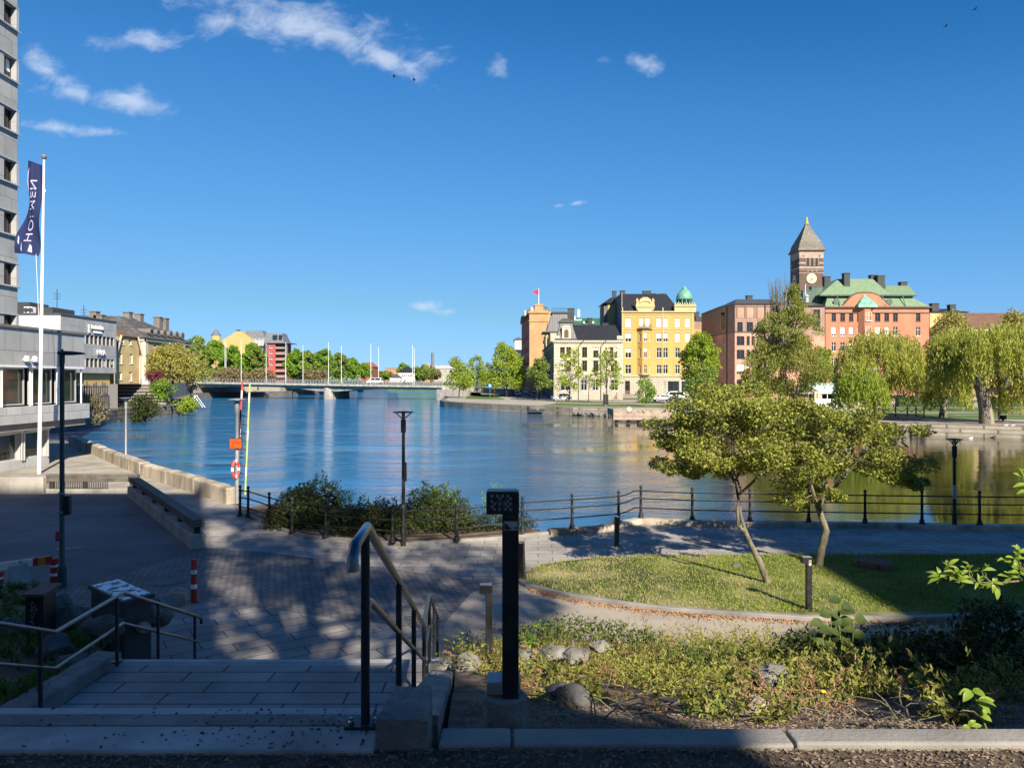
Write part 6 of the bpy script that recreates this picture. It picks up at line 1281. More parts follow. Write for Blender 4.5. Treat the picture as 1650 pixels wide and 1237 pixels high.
# ---------------------------------------------------------------- hand rails
def handrail_right():
    r = thing('handrail', 'black steel handrail with two polished bars down the right side of the stairs', 'handrail', (-.68, 3.44, -1.6)); X = lambda Y: -.68-.06*(Y-3.44)
    s = .43; zr = lambda Y: -.69-s*(Y-3.5) if Y > 3.5 else -.69
    bars = [(X(3.44)+.02, 3.10, -.80), (X(3.44)+.015, 3.11, -.745), (X(3.44)+.01, 3.17, -.705), (X(3.44), 3.50, -.69), (X(8.1), 8.1, zr(8.1)), (X(9.25), 9.25, zr(8.1)), (X(11.9), 11.9, zr(8.1)-1.12), (X(12.0), 12.05, zr(8.1)-1.2)]
    m = MB(); m.tube(bars, .024, 12); m.build('rail', M['rail_steel'], r, smooth=True, label='polished top bar')
    m = MB(); m.tube([(X(3.44), 3.46, -1.10), (X(3.5), 3.52, -1.055), (X(3.6), 3.62, -1.075), (X(8.05), 8.05, zr(8.05)-.37), (X(9.2), 9.2, zr(8.1)-.37), (X(11.8), 11.8, zr(8.1)-.37-1.08)], .019, 10); m.build('rail', M['rail_steel'], r, smooth=True, label='thinner lower bar')
    for Y, zb in ((3.46, -1.59), (5.15, -2.4), (6.6, -3.05), (8.15, -3.55), (9.28, -3.55), (10.6, -4.1), (11.8, -4.6)):
        zt = zr(Y) if Y <= 8.1 else (zr(8.1) if Y < 9.3 else zr(8.1)-(Y-9.25)*.423)
        m = MB(); m.tube([(X(Y), Y, zb), (X(Y), Y, zt-.012)], .021, 10); p = m.build('post', M['post_steel'], r, smooth=True)
        if Y < 4:
            m = MB(); m.box(X(Y)-.085, X(Y)+.075, Y-.06, Y+.06, -1.597, -1.583); m.build('base_plate', M['post_steel'], p)
            m = MB()
            for dx in (-.06, .05): m.lathe([(.014, 0), (.014, .012), (.008, .016), (.008, .03)], (X(Y)+dx, Y-.03, -1.583), 6)
            m.build('bolt', M['steel'], p)
handrail_right()
def handrail_left():
    r = thing('handrail', 'black steel handrail with two bars stepping down the left side of the stairs', 'handrail', (-4.8, 7.58, -3.55)); X = -4.8
    for dz, rad, lab in ((0, .024, 'top bar'), (-.38, .019, 'lower bar')):
        pts = [(X, 5.4, -2.65+1.05+dz), (X, 7.83, -2.65+dz), (X-.03, 9.25, -2.64+dz), (X, 11.35, -3.60+dz)]
        if not dz: pts += [(X, 11.5, -3.67), (X, 11.52, -3.76)]
        m = MB(); m.tube(pts, rad, 10); m.build('rail', M['rail_steel'], r, smooth=True, label=lab)
    for Y, zb, zt in ((7.58, -3.55, -2.55), (9.05, -3.42, -2.65), (10.1, -4.5, -3.04), (11.27, -4.85, -3.58)):
        m = MB(); m.tube([(X, Y, zb-.05), (X, Y, zt)], .021, 10); p = m.build('post', M['post_steel'], r, smooth=True)
        if Y == 9.05: m = MB(); m.lathe([(.07, 0), (.07, .015)], (X, Y, -3.42), 12); m.build('base_plate', M['post_steel'], p)
handrail_left()
# ---------------------------------------------------------------- light bollards with a cantilevered head
def light_bollard(label, base, h, wd, rz, big=False):
    r = thing('light_bollard', label, 'light bollard', base, rz); s = wd/.085; b = Vector((0, 0, 0))
    def add(mb, name, mat, par=r, bev=.004):
        me = mb.mesh(name, M[mat]); o = link(name, me, par); md = o.modifiers.new('bevel', 'BEVEL'); md.width = bev; md.segments = 2; return o
    m = MB(); m.box(-wd/2, wd/2, -wd*.6, wd*.6, 0, h-.115*s); add(m, 'post', 'black_paint')
    m = MB(); m.box(-wd*1.46, wd/2+.002, -wd*.6, wd*.75, h-.113*s, h); hd = add(m, 'head', 'black_paint')
    m = MB(); m.box(-wd*1.38, wd*.42, -wd*.5, wd*.6, h+.001, h+.006); add(m, 'head_cap', 'galvanised', hd, .001)
    return r, hd, add
r, hd, add = light_bollard('large black light bollard with stickers on its boxy head, nearest beside the stairs', (-.008, 3.86, -1.66), 1.085, .085, 0)
m = MB(); m.box(-.12, .05, -.05, .09, .05, .115); add(m, 'foot_box', 'galvanised')
m = MB(); m.lathe([(.108, -.25), (.112, .02), (.10, .03)], (-.03, .02, 0), 18); add(m, 'concrete_foot', 'granite_dark')
m = MB(); yf = -.085*.6-.003; x0, zt = -.102, 1.074; cw = .0136
for i in range(8):
    for j in range(6):
        if (i+j) % 2 == 0 and not (1 <= i <= 6 and 1 <= j <= 4 and (i*j) % 3): m.box(x0+i*cw, x0+(i+1)*cw, yf, yf+.002, zt-(j+1)*cw, zt-j*cw)
for k in range(9): a = x0+.018+k*.009; m.tube([(a, yf-.001, zt-.062+.01*math.sin(k*2)), (a+.018, yf-.001, zt-.018-.012*math.cos(k*3))], .0012, 4)
o = m.build('sticker', M['granite_step'], None); o.parent = hd
m = MB(); m.box(-.034, .036, yf+.0, yf+.002, .892, .938); o = m.build('sticker', M['alu'], None); o.parent = hd
m = MB(); m.add([(-.031, yf-.001, .934), (-.031, yf-.001, .896), (.008, yf-.001, .896)], [(0, 1, 2)]); m.add([(.012, yf-.001, .908), (.034, yf-.001, .908), (.026, yf-.001, .898)], [(0, 1, 2)]); o = m.build('sticker_print', M['black_paint'], None); o.parent = hd
r, hd, add = light_bollard('slim grey light bollard with flat cantilevered head lower on the planted bank', (W(788, 1075, 9.7).x, 9.7, -3.82), 1.16, .085, 0)
for c in r.children: c.data.materials[0] = M['black_paint']
r, hd, add = light_bollard('black light bollard with small red sticker on the lawn edge below the trees', (W(1303, 990, 15.4).x, 15.4, GZ), 1.2, .10, 0)
m = MB(); m.box(-.02, .03, -.066, -.0645, 1.03, 1.14); o = m.build('sticker', M['curtain'], None); o.parent = hd
m = MB(); m.box(-.012, .02, -.068, -.0665, 1.09, 1.125); o = m.build('sticker_print', M['red_paint'], None); o.parent = hd
def pole_bollard(label, px, py, h, rad):
    b = P(px, py, GZ); r = thing('bollard', label, 'bollard', b); m = MB(); m.lathe([(rad*1.15, 0), (rad*1.15, .05), (rad, .07), (rad, h-.06), (rad*1.05, h-.05), (rad*1.05, h-.01), (rad*.8, h)], b, 14); m.build('post', M['black_paint'], r, smooth=True)
    m = MB(); m.lathe([(rad*.75, h), (rad*.7, h+.02), (.01, h+.03)], b, 12); m.build('cap', M['galvanised'], r)
pole_bollard('short black bollard standing on the sunlit promenade by the railing', 994, 880, .86, .075)
def striped(label, px, py, h, w):
    b = P(px, py, GZ); r = thing('striped_bollard', label, 'bollard', b, 0, None); m = MB(); m.lathe([(w, 0), (w, h), (w*.9, h+.01)], b, 12); m.build('post', M['red_paint'], r, smooth=True)
    for za, zc in ((.30, .40), (.62, .71)): m = MB(); m.lathe([(w*1.03, za*h/.92), (w*1.03, zc*h/.92)], b, 12); m.build('white_band', M['white_paint'], r, smooth=True)
striped('red and white striped bollard standing alone on the plaza paving', 312.5, 970, .93, .065)
striped('red and white striped bollard beside the barrier end and tall lamp post', 87.5, 940, .60, .09)
striped('red and white striped bollard cut by the left picture edge', 0, 956, .5, .07)
# swing barrier on a concrete foot
def barrier():
    b = P(35, 943, GZ); Y = b.y; r = thing('barrier', 'white swing barrier bar with orange red end resting on a pale concrete foot', 'barrier', b)
    m = MB(); m.tube([(X_(-140, Y), Y-.6, Z_(930, Y)), (X_(55, Y), Y, Z_(903, Y))], .055, 4); m.box(0, 0, 0, 0, 0, 0) if 0 else None
    z = lambda px: (HY-(905-(px-55)*.13))*Y/F
    m = MB(); m.add([(X_(-150, Y), Y-.03, z(-150)-.09), (X_(54, Y), Y-.03, z(54)-.09), (X_(54, Y), Y-.03, z(54)+.09), (X_(-150, Y), Y-.03, z(-150)+.09), (X_(-150, Y), Y+.03, z(-150)-.09), (X_(54, Y), Y+.03, z(54)-.09), (X_(54, Y), Y+.03, z(54)+.09), (X_(-150, Y), Y+.03, z(-150)+.09)], [(0, 1, 2, 3), (7, 6, 5, 4), (0, 4, 5, 1), (3, 2, 6, 7), (0, 3, 7, 4), (1, 5, 6, 2)]); m.build('bar', M['white_paint'], r)
    for k, (a, c, mt) in enumerate(((54.2, 63, 'red_paint'), (63, 74, 'orange_paint'), (74, 83, 'red_paint'))):
        m = MB(); q = [(X_(a, Y), z(a)), (X_(c, Y), z(c))]
        m.add([(q[0][0], Y-.032, q[0][1]-.09), (q[1][0], Y-.032, q[1][1]-.09), (q[1][0], Y-.032, q[1][1]+.09), (q[0][0], Y-.032, q[0][1]+.09), (q[0][0], Y+.032, q[0][1]-.09), (q[1][0], Y+.032, q[1][1]-.09), (q[1][0], Y+.032, q[1][1]+.09), (q[0][0], Y+.032, q[0][1]+.09)], [(0, 1, 2, 3), (7, 6, 5, 4), (0, 4, 5, 1), (3, 2, 6, 7), (0, 3, 7, 4), (1, 5, 6, 2)]); m.build('warning_stripe', M[mt], r)
    m = MB(); m.lathe([(.30, 0), (.30, .03), (.19, .5), (.15, .55)], (X_(35, Y), Y-.15, GZ), 18); m.build('concrete_foot', M['concrete_barrier'], r, smooth=True)
    m = MB(); m.tube([(X_(38, Y), Y-.12, GZ+.5), (X_(38, Y), Y-.12, GZ+.63)], .03, 6); m.build('bracket', M['galvanised'], r)
barrier()
# ---------------------------------------------------------------- cabinet, box, rocks
def cabinet():
    c = Vector((-6.78, 12.9)); a = R(-41); r = thing('electric_cabinet', 'dark electric cabinet with peeling white top behind the left handrail', 'cabinet', (c.x, c.y, GZ)); ca, sa = math.cos(a), math.sin(a)
    def q(u, v): return (c.x+ca*u-sa*v, c.y+sa*u+ca*v)
    m = MB(); m.prism([q(-.7, -.22), q(.7, -.22), q(.7, .22), q(-.7, .22)], GZ, -3.70); m.build('body', M['cabinet'], r)
    tp = [(-.75, -.26, -3.70), (.75, -.26, -3.70), (.75, .26, -3.68), (-.75, .26, -3.68)]
    m = MB(); m.add([(*q(u, v), z) for u, v, z in tp]+[(*q(u, v), z+.07) for u, v, z in tp], [(3, 2, 1, 0), (4, 5, 6, 7), (0, 1, 5, 4), (1, 2, 6, 5), (2, 3, 7, 6), (3, 0, 4, 7)]); m.build('top', M['cabinet'], r)
    m = MB(); m.add([(*q(u*.9, v*.86), z+.073+(0)) for u, v, z in [(-.75, -.26, -3.70), (.75, -.26, -3.70), (.75, .26, -3.68), (-.75, .26, -3.68)]], [(0, 1, 2, 3)]); m.build('peeling_sticker', M['peeling_top'], r)
    m = MB(); m.prism([q(.701, -.18), q(.707, -.18), q(.707, .18), q(.701, .18)], GZ+.1, -3.75); m.prism([q(-.66, -.226), q(-.02, -.226), q(-.02, -.2201), q(-.66, -.2201)], GZ+.08, -3.75); m.prism([q(.02, -.226), q(.66, -.226), q(.66, -.2201), q(.02, -.2201)], GZ+.08, -3.75); m.build('door', M['cabinet'], r)
    m = MB(); rr = random.Random(4)
    for k in range(2):
        x, z = -.3+k*.45, -4.25; pts = [(*q(x+rr.uniform(-.1, .1), -.229), z+rr.uniform(-.25, .25)) for _ in range(7)]; m.tube(pts, .006, 4)
    m.build('graffiti', M['galvanised'], r)
cabinet()
def black_box():
    Y = 11.0; x0, x1 = X_(41, Y), X_(70, Y); zt = Z_(957, Y); r = thing('graffiti_post', 'square dark post with slanted lid and white scribbled graffiti at the far left', 'post', (x0, Y, -4.1))
    m = MB(); m.box(x0, x1, Y, Y+.3, -4.2, zt-.03); m.build('body', M['black_paint'], r)
    m = MB(); m.add([(x0-.03, Y-.04, zt-.03), (x1+.03, Y-.04, zt-.03), (x1+.06, Y+.36, zt+.02), (x0+.02, Y+.36, zt+.02), (x0-.03, Y-.04, zt+.01), (x1+.03, Y-.04, zt+.01), (x1+.06, Y+.36, zt+.07), (x0+.02, Y+.36, zt+.07)], [(3, 2, 1, 0), (4, 5, 6, 7), (0, 1, 5, 4), (1, 2, 6, 5), (2, 3, 7, 6), (3, 0, 4, 7)]); m.build('lid', M['cabinet'], r)
    m = MB(); xc = X_(53, Y); s = Y/F
    def st(pts): m.tube([(X_(px, Y), Y-.006, Z_(py, Y)) for px, py in pts], .006, 4)
    st([(50, 972), (53, 968), (54, 972), (51, 974), (49, 972)]); st([(49, 986), (52, 976), (54, 984)]); st([(49, 984), (55, 982)]); st([(54, 978), (58, 974), (57, 979), (60, 982), (56, 984)]); st([(51, 988), (56, 987), (55, 993), (50, 993), (51, 988)])
    st([(50, 996), (55, 994), (54, 999), (49, 1000), (55, 1005)]); st([(52, 1016), (57, 1018), (57, 1026), (52, 1028), (51, 1022), (53, 1016)]); m.build('graffiti', M['galvanised'], r)
black_box()
for i, (px, py, Y, s, mt, lb_) in enumerate([(283, 962, 14.4, (.30, .26, .22), 'rock_pink', 'rounded pinkish boulder beside the electric cabinet'), (254, 985, 13.2, (.30, .28, .30), 'rock', 'grey boulder right against the electric cabinet'), (268, 975, 13.7, (.28, .26, .2), 'rock', 'small grey stone between the two boulders by the cabinet'), (232, 1010, 12.4, (.15, .14, .1), 'rock_pink', 'small stone at the foot of the boulders by the cabinet'),
        (112, 985, 11.5, (.50, .42, .34), 'rock_dark', 'large dark boulder between graffiti post and cabinet'), (165, 1000, 10.6, (.50, .4, .34), 'rock_dark', 'dark boulder below the left handrail slope'), (96, 965, 13.0, (.45, .4, .3), 'rock_dark', 'dark rock behind the graffiti post'), (90, 1030, 10.2, (.42, .36, .3), 'rock_dark', 'low dark rock in front of the graffiti post'), (120, 1060, 9.2, (.46, .36, .26), 'rock_dark', 'flat dark rock near the stair landing'), (20, 1000, 11.8, (.5, .4, .26), 'rock_dark', 'dark flat rock at the left picture edge')]):
    p = W(px, py, Y); k = .6 if i > 3 else .85; rock('boulder', lb_, p-Vector((0, 0, .1 if i > 3 else 0)), [a*k for a in s], mt, i+1)
for i, (px, py, Y, s, mt, lb_) in enumerate([(925, 1124, 4.9, (.17, .13, .12), 'rock_dark', 'dark shaded boulder in front of the junipers'), (897, 1112, 5.1, (.13, .12, .08), 'rock_dark', 'small dark stone joined to the shaded boulder'), (852, 1058, 7.9, (.26, .2, .16), 'rock', 'grey boulder just right of the large light bollard'), (893, 1053, 8.2, (.25, .2, .15), 'rock', 'pale boulder second from the large light bollard'), (930, 1058, 7.6, (.22, .2, .12), 'rock', 'flat pale boulder third from the large light bollard'), (966, 1041, 8.3, (.17, .14, .10), 'rock', 'small round stone among the junipers'),
        (1246, 1090, 6.3, (.22, .2, .15), 'rock', 'pale boulder at the right end of the sunlit junipers'), (1222, 1142, 4.5, (.13, .1, .10), 'rock_pink', 'sunlit pinkish stone near the terrace kerb'), (1500, 1140, 4.7, (.16, .13, .09), 'rock_dark', 'shaded stone in the dark right corner of the bank'), (752, 1078, 8.3, (.22, .16, .22), 'rock', 'upright stone behind the slim grey light bollard')]):
    p = W(px, py, Y); rock('boulder', lb_, (p.x, p.y, max(p.z, bank_z(p.x, p.y)+s[2]*.25)), [a*.72 for a in s], mt, i+31)
# ---------------------------------------------------------------- parking edge: wooden guard rail, concrete walls
def guard():
    A, B = P(215, 800, GZ), P(320, 884, GZ); r = thing('guard_rail', 'weathered wooden guard beam on short posts along the low concrete wall of the parking area', 'guard rail', tuple(A)); d = (B-A).normalized(); nn = Vector((-d.y, d.x, 0)); L = (B-A).length
    def obx(t0, t1, s0, s1, z0, z1, mb): mb.prism([tuple((A+d*t+nn*s).xy) for t, s in ((t0, s0), (t1, s0), (t1, s1), (t0, s1))], z0, z1)
    m = MB(); obx(-.2, L, -.2, .2, GZ-.05, GZ+.42, m); m.build('concrete_wall', M['concrete'], r, bevel=.03)
    for k in range(6): m = MB(); t = .4+k*(L-.6)/5; obx(t-.09, t+.09, -.07, .07, GZ+.42, GZ+.62, m); m.build('post', M['dark_wood'], r)
    m = MB()
    for k in range(4): obx(-.2+k*L/4+.01, -.2+(k+1)*L/4-.01+(.2 if k == 3 else 0), -.17, .17, GZ+.62, GZ+.84, m)
    m.build('beam', M['weathered_wood'], r, bevel=.01)
guard()
def cross_guard():
    A, B = P(77, 794, GZ), P(214, 797, GZ); r = thing('guard_rail', 'second weathered guard beam crossing the far end of the parking area, slatted below', 'guard rail', tuple(A)); Y = A.y
    m = MB(); m.box(A.x, B.x-.05, Y-.15, Y+.15, GZ-.05, GZ+.2); m.build('concrete_wall', M['concrete'], r, bevel=.02)
    m = MB(); m.box(A.x, B.x-.02, Y-.14, Y+.14, GZ+.50, GZ+.80); m.build('beam', M['weathered_wood'], r, bevel=.01)
    m = MB()
    for k in range(34): x = A.x+.15+k*.075*1.0; m.box(x, x+.035, Y-.16, Y-.142, GZ+.2, GZ+.5)
    m.build('slat', M['dark_wood'], r)
    for x in (A.x+.2, A.x+1.6, B.x-.3): m = MB(); m.box(x-.07, x+.07, Y-.06, Y+.06, GZ+.2, GZ+.5); m.build('post', M['dark_wood'], r)
    m = MB(); w = X_(75, Y); 
cross_guard()
m = MB(); Y = P(0, 795, GZ).y; m.box(-60, X_(74, Y), Y-.2, Y+.2, GZ-.1, GZ+.72); tag(m.build('concrete_wall', M['concrete'], None, (X_(30, Y), Y, GZ), bevel=.03), 'low weathered concrete wall left of the slatted guard beam', 'wall')
# granite parapet along the river: every block is a part
def parapet():
    r = thing('river_parapet', 'low weathered sandstone parapet wall along the river below the pavilion', 'wall', (wallpts[3].x, wallpts[3].y, GZ))
    tot = [(wallpts[i+1]-wallpts[i]).length for i in range(3)]; rr = random.Random(5)
    for i in range(3):
        a, b = wallpts[i], wallpts[i+1]; d = (b-a).normalized(); nn = Vector((d.y, -d.x))*-1; t = 0
        while t < tot[i]-.4:
            L = min(rr.uniform(2.2, 3.8), tot[i]-t); h = .64+rr.uniform(-.03, .03)
            q = [a+d*(t+.012), a+d*(t+L-.012)]; m = MB(); w0, w1 = .28+rr.uniform(-.02, .02), .24
            v = [q[0]-nn*w0, q[1]-nn*w0, q[1]+nn*w1, q[0]+nn*w1]; m.prism([(p.x, p.y) for p in v], GZ-1.2, GZ+h); m.build('stone', M['sandstone'], r, bevel=.07); t += L
parapet()
# ---------------------------------------------------------------- iron railing along the promenade
def railing():
    r = thing('iron_railing', 'black cast iron promenade railing with ball topped posts and three rails along the water', 'railing', tuple(FE[9]))
    pp = [P(x, y, GZ) for x, y in ((386, 836), (399, 838), (433, 851), (470, 862), (524, 870), (632, 879), (736, 875), (842, 866), (922, 860), (997, 853), (1033, 842), (1116, 846), (1209, 848), (1304, 849.5), (1395, 851), (1487, 852.5), (1580, 854))]+[Vector((18.0, 23.9, GZ)), Vector((20.0, 23.9, GZ)), Vector((22, 23.9, GZ))]
    prof = [(.085, 0), (.085, .03), (.055, .06), (.07, .10), (.045, .14), (.036, .3), (.05, .33), (.036, .36), (.034, .62), (.052, .65), (.034, .68), (.03, .88), (.055, .92), (.03, .95), (.022, .98), (.045, 1.02), (.038, 1.06), (.008, 1.10)]
    pm_ = MB(); pm_.lathe([(a*1.25, b) for a, b in prof], (0, 0, 0), 10); me = pm_.mesh('post', M['black_iron'], smooth=True); zs = []
    for i, p in enumerate(pp):
        z = GZ+(.17 if i >= 7 else .09)-(.0 if i else 0); zs.append(z); link('post', me, r, Vector((p.x, p.y+.05, z))-worldloc(r))
    for i in range(len(pp)-1):
        a, b = pp[i], pp[i+1]
        for h in (.33, .65, .90):
            m = MB()
            if i == 9: md = a.lerp(b, .72); pts = [(a.x, a.y+.05, zs[i]+h), (md.x*.55+a.x*.45, md.y*.55+a.y*.45+.05, zs[i]+h+.0), (md.x, md.y+.05, zs[i]+h+.06), (b.x, b.y+.05, zs[i+1]+h)]
            else: pts = [(a.x, a.y+.05, zs[i]+h), (b.x, b.y+.05, zs[i+1]+h)]
            m.tube(pts, .023, 6); m.build('rail', M['black_iron'], r)
railing()
# ---------------------------------------------------------------- lamps
def fork_lamp(label, base, h, mat, head='black_iron', wide=.62):
    b = Vector(base); r = thing('street_lamp', label, 'street lamp', b)
    m = MB(); m.lathe([(.075, 0), (.075, .5), (.055, .55), (.045, h-.62), (.075, h-.60), (.075, h-.25), (.03, h-.22)], b, 12); m.build('pole', M[mat], r, smooth=True)
    m = MB()
    for s in (-1, 1): m.tube([(b.x, b.y, b.z+h-.24), (b.x+s*wide*.22, b.y, b.z+h-.12), (b.x+s*wide*.38, b.y, b.z+h-.03)], .016, 6)
    for s in (-1, 1): m.tube([(b.x, b.y, b.z+h-.24), (b.x, b.y+s*wide*.22, b.z+h-.12), (b.x, b.y+s*wide*.38, b.z+h-.03)], .016, 6)
    m.build('fork', M[head], r)
    m = MB(); m.lathe([(.05, h-.04), (wide*.48, h-.035), (wide*.5, h-.015), (wide*.3, h), (.02, h+.012)], b, 24); m.build('lamp_head', M[head], r, smooth=True)
    m = MB(); m.lathe([(.05, h-.22), (.05, h-.05)], b, 10); m.build('lens', M['curtain'], r)
    return r
r = fork_lamp('black street lamp with forked disc head rising from the riverside bushes', P(650, 879, GZ), 3.93, 'black_iron')
m = MB(); b = P(650, 879, GZ); m.box(b.x+.03, b.x+.11, b.y-.1, b.y-.07, b.z+1.9, b.z+2.45); m.build('number_plate', M['lamp_green'], r)
m = MB(); m.lathe([(.052, 1.1), (.052, 1.2)], b, 10); m.lathe([(.05, 1.5), (.05, 1.95)], b, 10); m.build('sticker', M['curtain'], r)
r = fork_lamp('black street lamp with forked disc head by the railing at the far right', P(1538, 853, GZ), 2.95, 'black_iron', wide=.5)
b = P(1538, 853, GZ); m = MB(); m.lathe([(.06, 1.0), (.06, 1.45)], b, 10); m.build('sticker', M['galvanised'], r)
fork_lamp('pale grey street lamp with disc head on the terrace by the sandstone parapet', P(213, 750, GZ)+Vector((-.25, -.2, 0)), 3.85, 'galvanised', 'galvanised', .72)
def mast_lamp():
    b = P(100, 946, GZ); r = thing('street_lamp', 'tall dark green street lamp mast with flat sideways head on the plaza at left', 'street lamp', b); H = 5.48
    m = MB(); m.lathe([(.095, 0), (.095, .42), (.085, .5), (.062, .55), (.052, 3.0), (.05, H-.25), (.06, H-.22), (.06, H-.02)], b, 14); m.build('mast', M['lamp_green'], r, smooth=True)
    z = b.z+H; m = MB()
    prof = [(-.14, .05, .035), (-.10, .075, .05), (.10, .085, .055), (.30, .10, .045), (.48, .075, .028), (.60, .02, .012)]
    vs = []; n = 10
    for x, wy, hz in prof: vs += [(b.x+x*.85+.03, b.y+wy*math.cos(2*math.pi*k/n), z+.0-x*.02+hz*math.sin(2*math.pi*k/n)) for k in range(n)]
    m.add(vs, [(i*n+k, i*n+(k+1) % n, (i+1)*n+(k+1) % n, (i+1)*n+k) for i in range(5) for k in range(n)]+[tuple(range(n)), tuple(range(5*n, 6*n))]); m.build('lamp_head', M['lamp_green'], r, smooth=True)
    m = MB(); m.lathe([(.03, .04), (.03, .09)], (b.x, b.y, z), 8); m.build('sensor', M['lamp_green'], r)
    m = MB(); m.box(b.x+.055, b.x+.19, b.y-.05, b.y+.06, Z_(829, b.y), Z_(798, b.y)); m.build('control_box', M['black_paint'], r)
    m = MB(); m.box(b.x-.14, b.x-.055, b.y-.03, b.y-.02, Z_(871, b.y), Z_(856, b.y)); sp_ = m.build('red_sign', M['red_paint'], r)
    text_mesh('P 2\nÖst', .055, M['galvanised'], sp_, (b.x-.085, b.y-.035, Z_(864, b.y)), (R(90), 0, 0), 'lettering', .001)
    m = MB()
    for py in (796, 826): m.lathe([(.062, 0), (.062, .05)], (b.x, b.y, Z_(py, b.y)), 10); m.box(b.x-.09, b.x-.06, b.y-.02, b.y+.02, Z_(py, b.y), Z_(py, b.y)+.04)
    m.build('clamp', M['galvanised'], r)
mast_lamp()
# ---------------------------------------------------------------- life saving post
def rescue():
    b = P(382, 811, GZ); Y = b.y; r = thing('rescue_post', 'grey rescue post with lamp, orange notice and red white life ring by the parapet end', 'post', b)
    m = MB(); m.lathe([(.085, 0), (.085, 2.0), (.07, 2.1), (.065, 3.55), (.10, 3.6), (.10, 3.95), (.03, 4.0)], b, 12); m.build('post', M['galvanised'], r, smooth=True)
    m = MB(); m.lathe([(.03, 4.05), (.34, 4.07), (.34, 4.10), (.03, 4.13)], b, 20)
    for s in (-1, 1): m.tube([(b.x, b.y, b.z+3.97), (b.x+s*.2, b.y, b.z+4.06)], .02, 5)
    m.build('lamp_head', M['galvanised'], r)
    m = MB(); m.box(b.x-.25, b.x+.23, b.y-.13, b.y-.1, Z_(722, Y), Z_(706, Y)); sg = m.build('notice', M['orange_sign'], r)
    m = MB(); x0, x1, z0, z1 = b.x-.26, b.x+.24, Z_(722.4, Y), Z_(705.6, Y)
    m.box(x0, x1, b.y-.134, b.y-.10, z0, z0+.025); m.box(x0, x1, b.y-.134, b.y-.10, z1-.025, z1); m.box(x0, x0+.022, b.y-.133, b.y-.101, z0+.025, z1-.025); m.box(x1-.022, x1, b.y-.133, b.y-.101, z0+.025, z1-.025); m.build('notice_frame', M['dark_fill'], sg)
    text_mesh('Stöld av\nlivräddningsutrustning\när livsfarligt!', .062, M['black_paint'], sg, (b.x-.01, b.y-.136, Z_(711.3, Y)), (R(90), 0, 0), 'lettering', .001, 0, .78, .95)
    text_mesh('Ring 112', .075, M['black_paint'], sg, (b.x-.08, b.y-.136, Z_(719.3, Y)), (R(90), 0, 0), 'lettering', .001)
    # life ring hung edge on, turned away from the viewer
    c = Vector((b.x+.0, b.y-.16, Z_(755, Y))); n = 32; k = 10; V = []; Q = []; seg = {0: [], 1: []}
    an = R(74)
    for i in range(n):
        t = 2*math.pi*i/n
        for j in range(k):
            s = 2*math.pi*j/k; rad = .30+.075*math.cos(s); u = rad*math.cos(t); v = .05*math.sin(s); V.append((c.x+u*math.cos(an)-v*math.sin(an), c.y+u*math.sin(an)*.4+v*math.cos(an), c.z+rad*math.sin(t)))
    for i in range(n):
        for j in range(k): seg[1 if (i % 8) in (0, 7) else 0].append((i*k+j, ((i+1) % n)*k+j, ((i+1) % n)*k+(j+1) % k, i*k+(j+1) % k))
    m = MB(); m.add(V, seg[0]); lr = m.build('life_ring', M['red_faded'], r, smooth=True); m = MB(); m.add(V, seg[1]); m.build('white_band', M['white_paint'], lr, smooth=True)
rescue()
def ladder():
    b = P(384, 806, GZ); Y = b.y+.5; r = thing('rescue_ladder', 'red and lime striped rescue ladder standing against the rescue post', 'ladder', (X_(390, Y), Y, GZ))
    for (xa, ya), (xb, yb), c1, c2, nm in (((381.5, 797), (390.5, 613.5), 'red_faded', 'white_paint', 'red and white striped rail'), ((395, 797), (402.5, 618), 'lime_paint', 'white_paint', 'lime and white striped rail')):
        A, B = W(xa, ya, Y), W(xb, yb, Y); m1 = MB(); m2 = MB()
        for i in range(12):
            s, e = A.lerp(B, i/12), A.lerp(B, (i+1)/12); (m1 if (i % 4 != 2) else m2).tube([s, e], .035, 8)
        o = m1.build('rail', M[c1], r, label=nm); m2.build('white_stripe', M[c2], o)
    m = MB(); A, B, A2, B2 = W(381.5, 797, Y), W(390.5, 613.5, Y), W(395, 797, Y), W(402.5, 618, Y)
    for k in range(13): t = .04+k*.073; m.tube([A.lerp(B, t), A2.lerp(B2, t)], .016, 6)
    m.build('rung', M['dark_fill'], r)
    m = MB(); s = W(380.5, 790, Y-.25); e = W(388, 660, Y-.25); m.tube([s, e], .03, 8)
    for k in range(7): p = s.lerp(e, .1+k*.12); m.tube([p, p+Vector((.22 if k % 2 else .12, 0, 0))], .02, 5)
    m.build('hook_rack', M['dark_fill'], r)
ladder()
# ---------------------------------------------------------------- flag
fb = P(63, 763, GZ); fx, fy = fb.x, fb.y; topx = X_(71, fy)
m = MB(); H = Z_(250, fy)-GZ; m.tube([(fx, fy, GZ), (fx*.5+topx*.5, fy, GZ+H/2), (topx, fy, GZ+H-.25)], [.098, .085, .05], 10); fp = thing('flagpole', 'tall white flagpole in front of the pavilion carrying a dark blue banner', 'flagpole', tuple(fb)); m.build('pole', M['white_paint'], fp, smooth=True)
m = MB(); m.lathe([(.02, -.25), (.09, -.2), (.13, -.1), (.09, 0), (.02, .05)], (topx, fy, GZ+H), 10); m.build('finial', M['chimney_grey'], fp, smooth=True)
m = MB(); m.tube([(fx+.1, fy-.1, GZ+1.2), (fx+.18, fy-.1, GZ+5), (X_(60, fy), fy-.1, Z_(410, fy))], .012, 4); m.tube([(X_(69, fy)+.16, fy-.1, Z_(306, fy)), (X_(69, fy)+.18, fy-.1, Z_(310, fy))], .03, 5); m.build('halyard', M['white_paint'], fp)
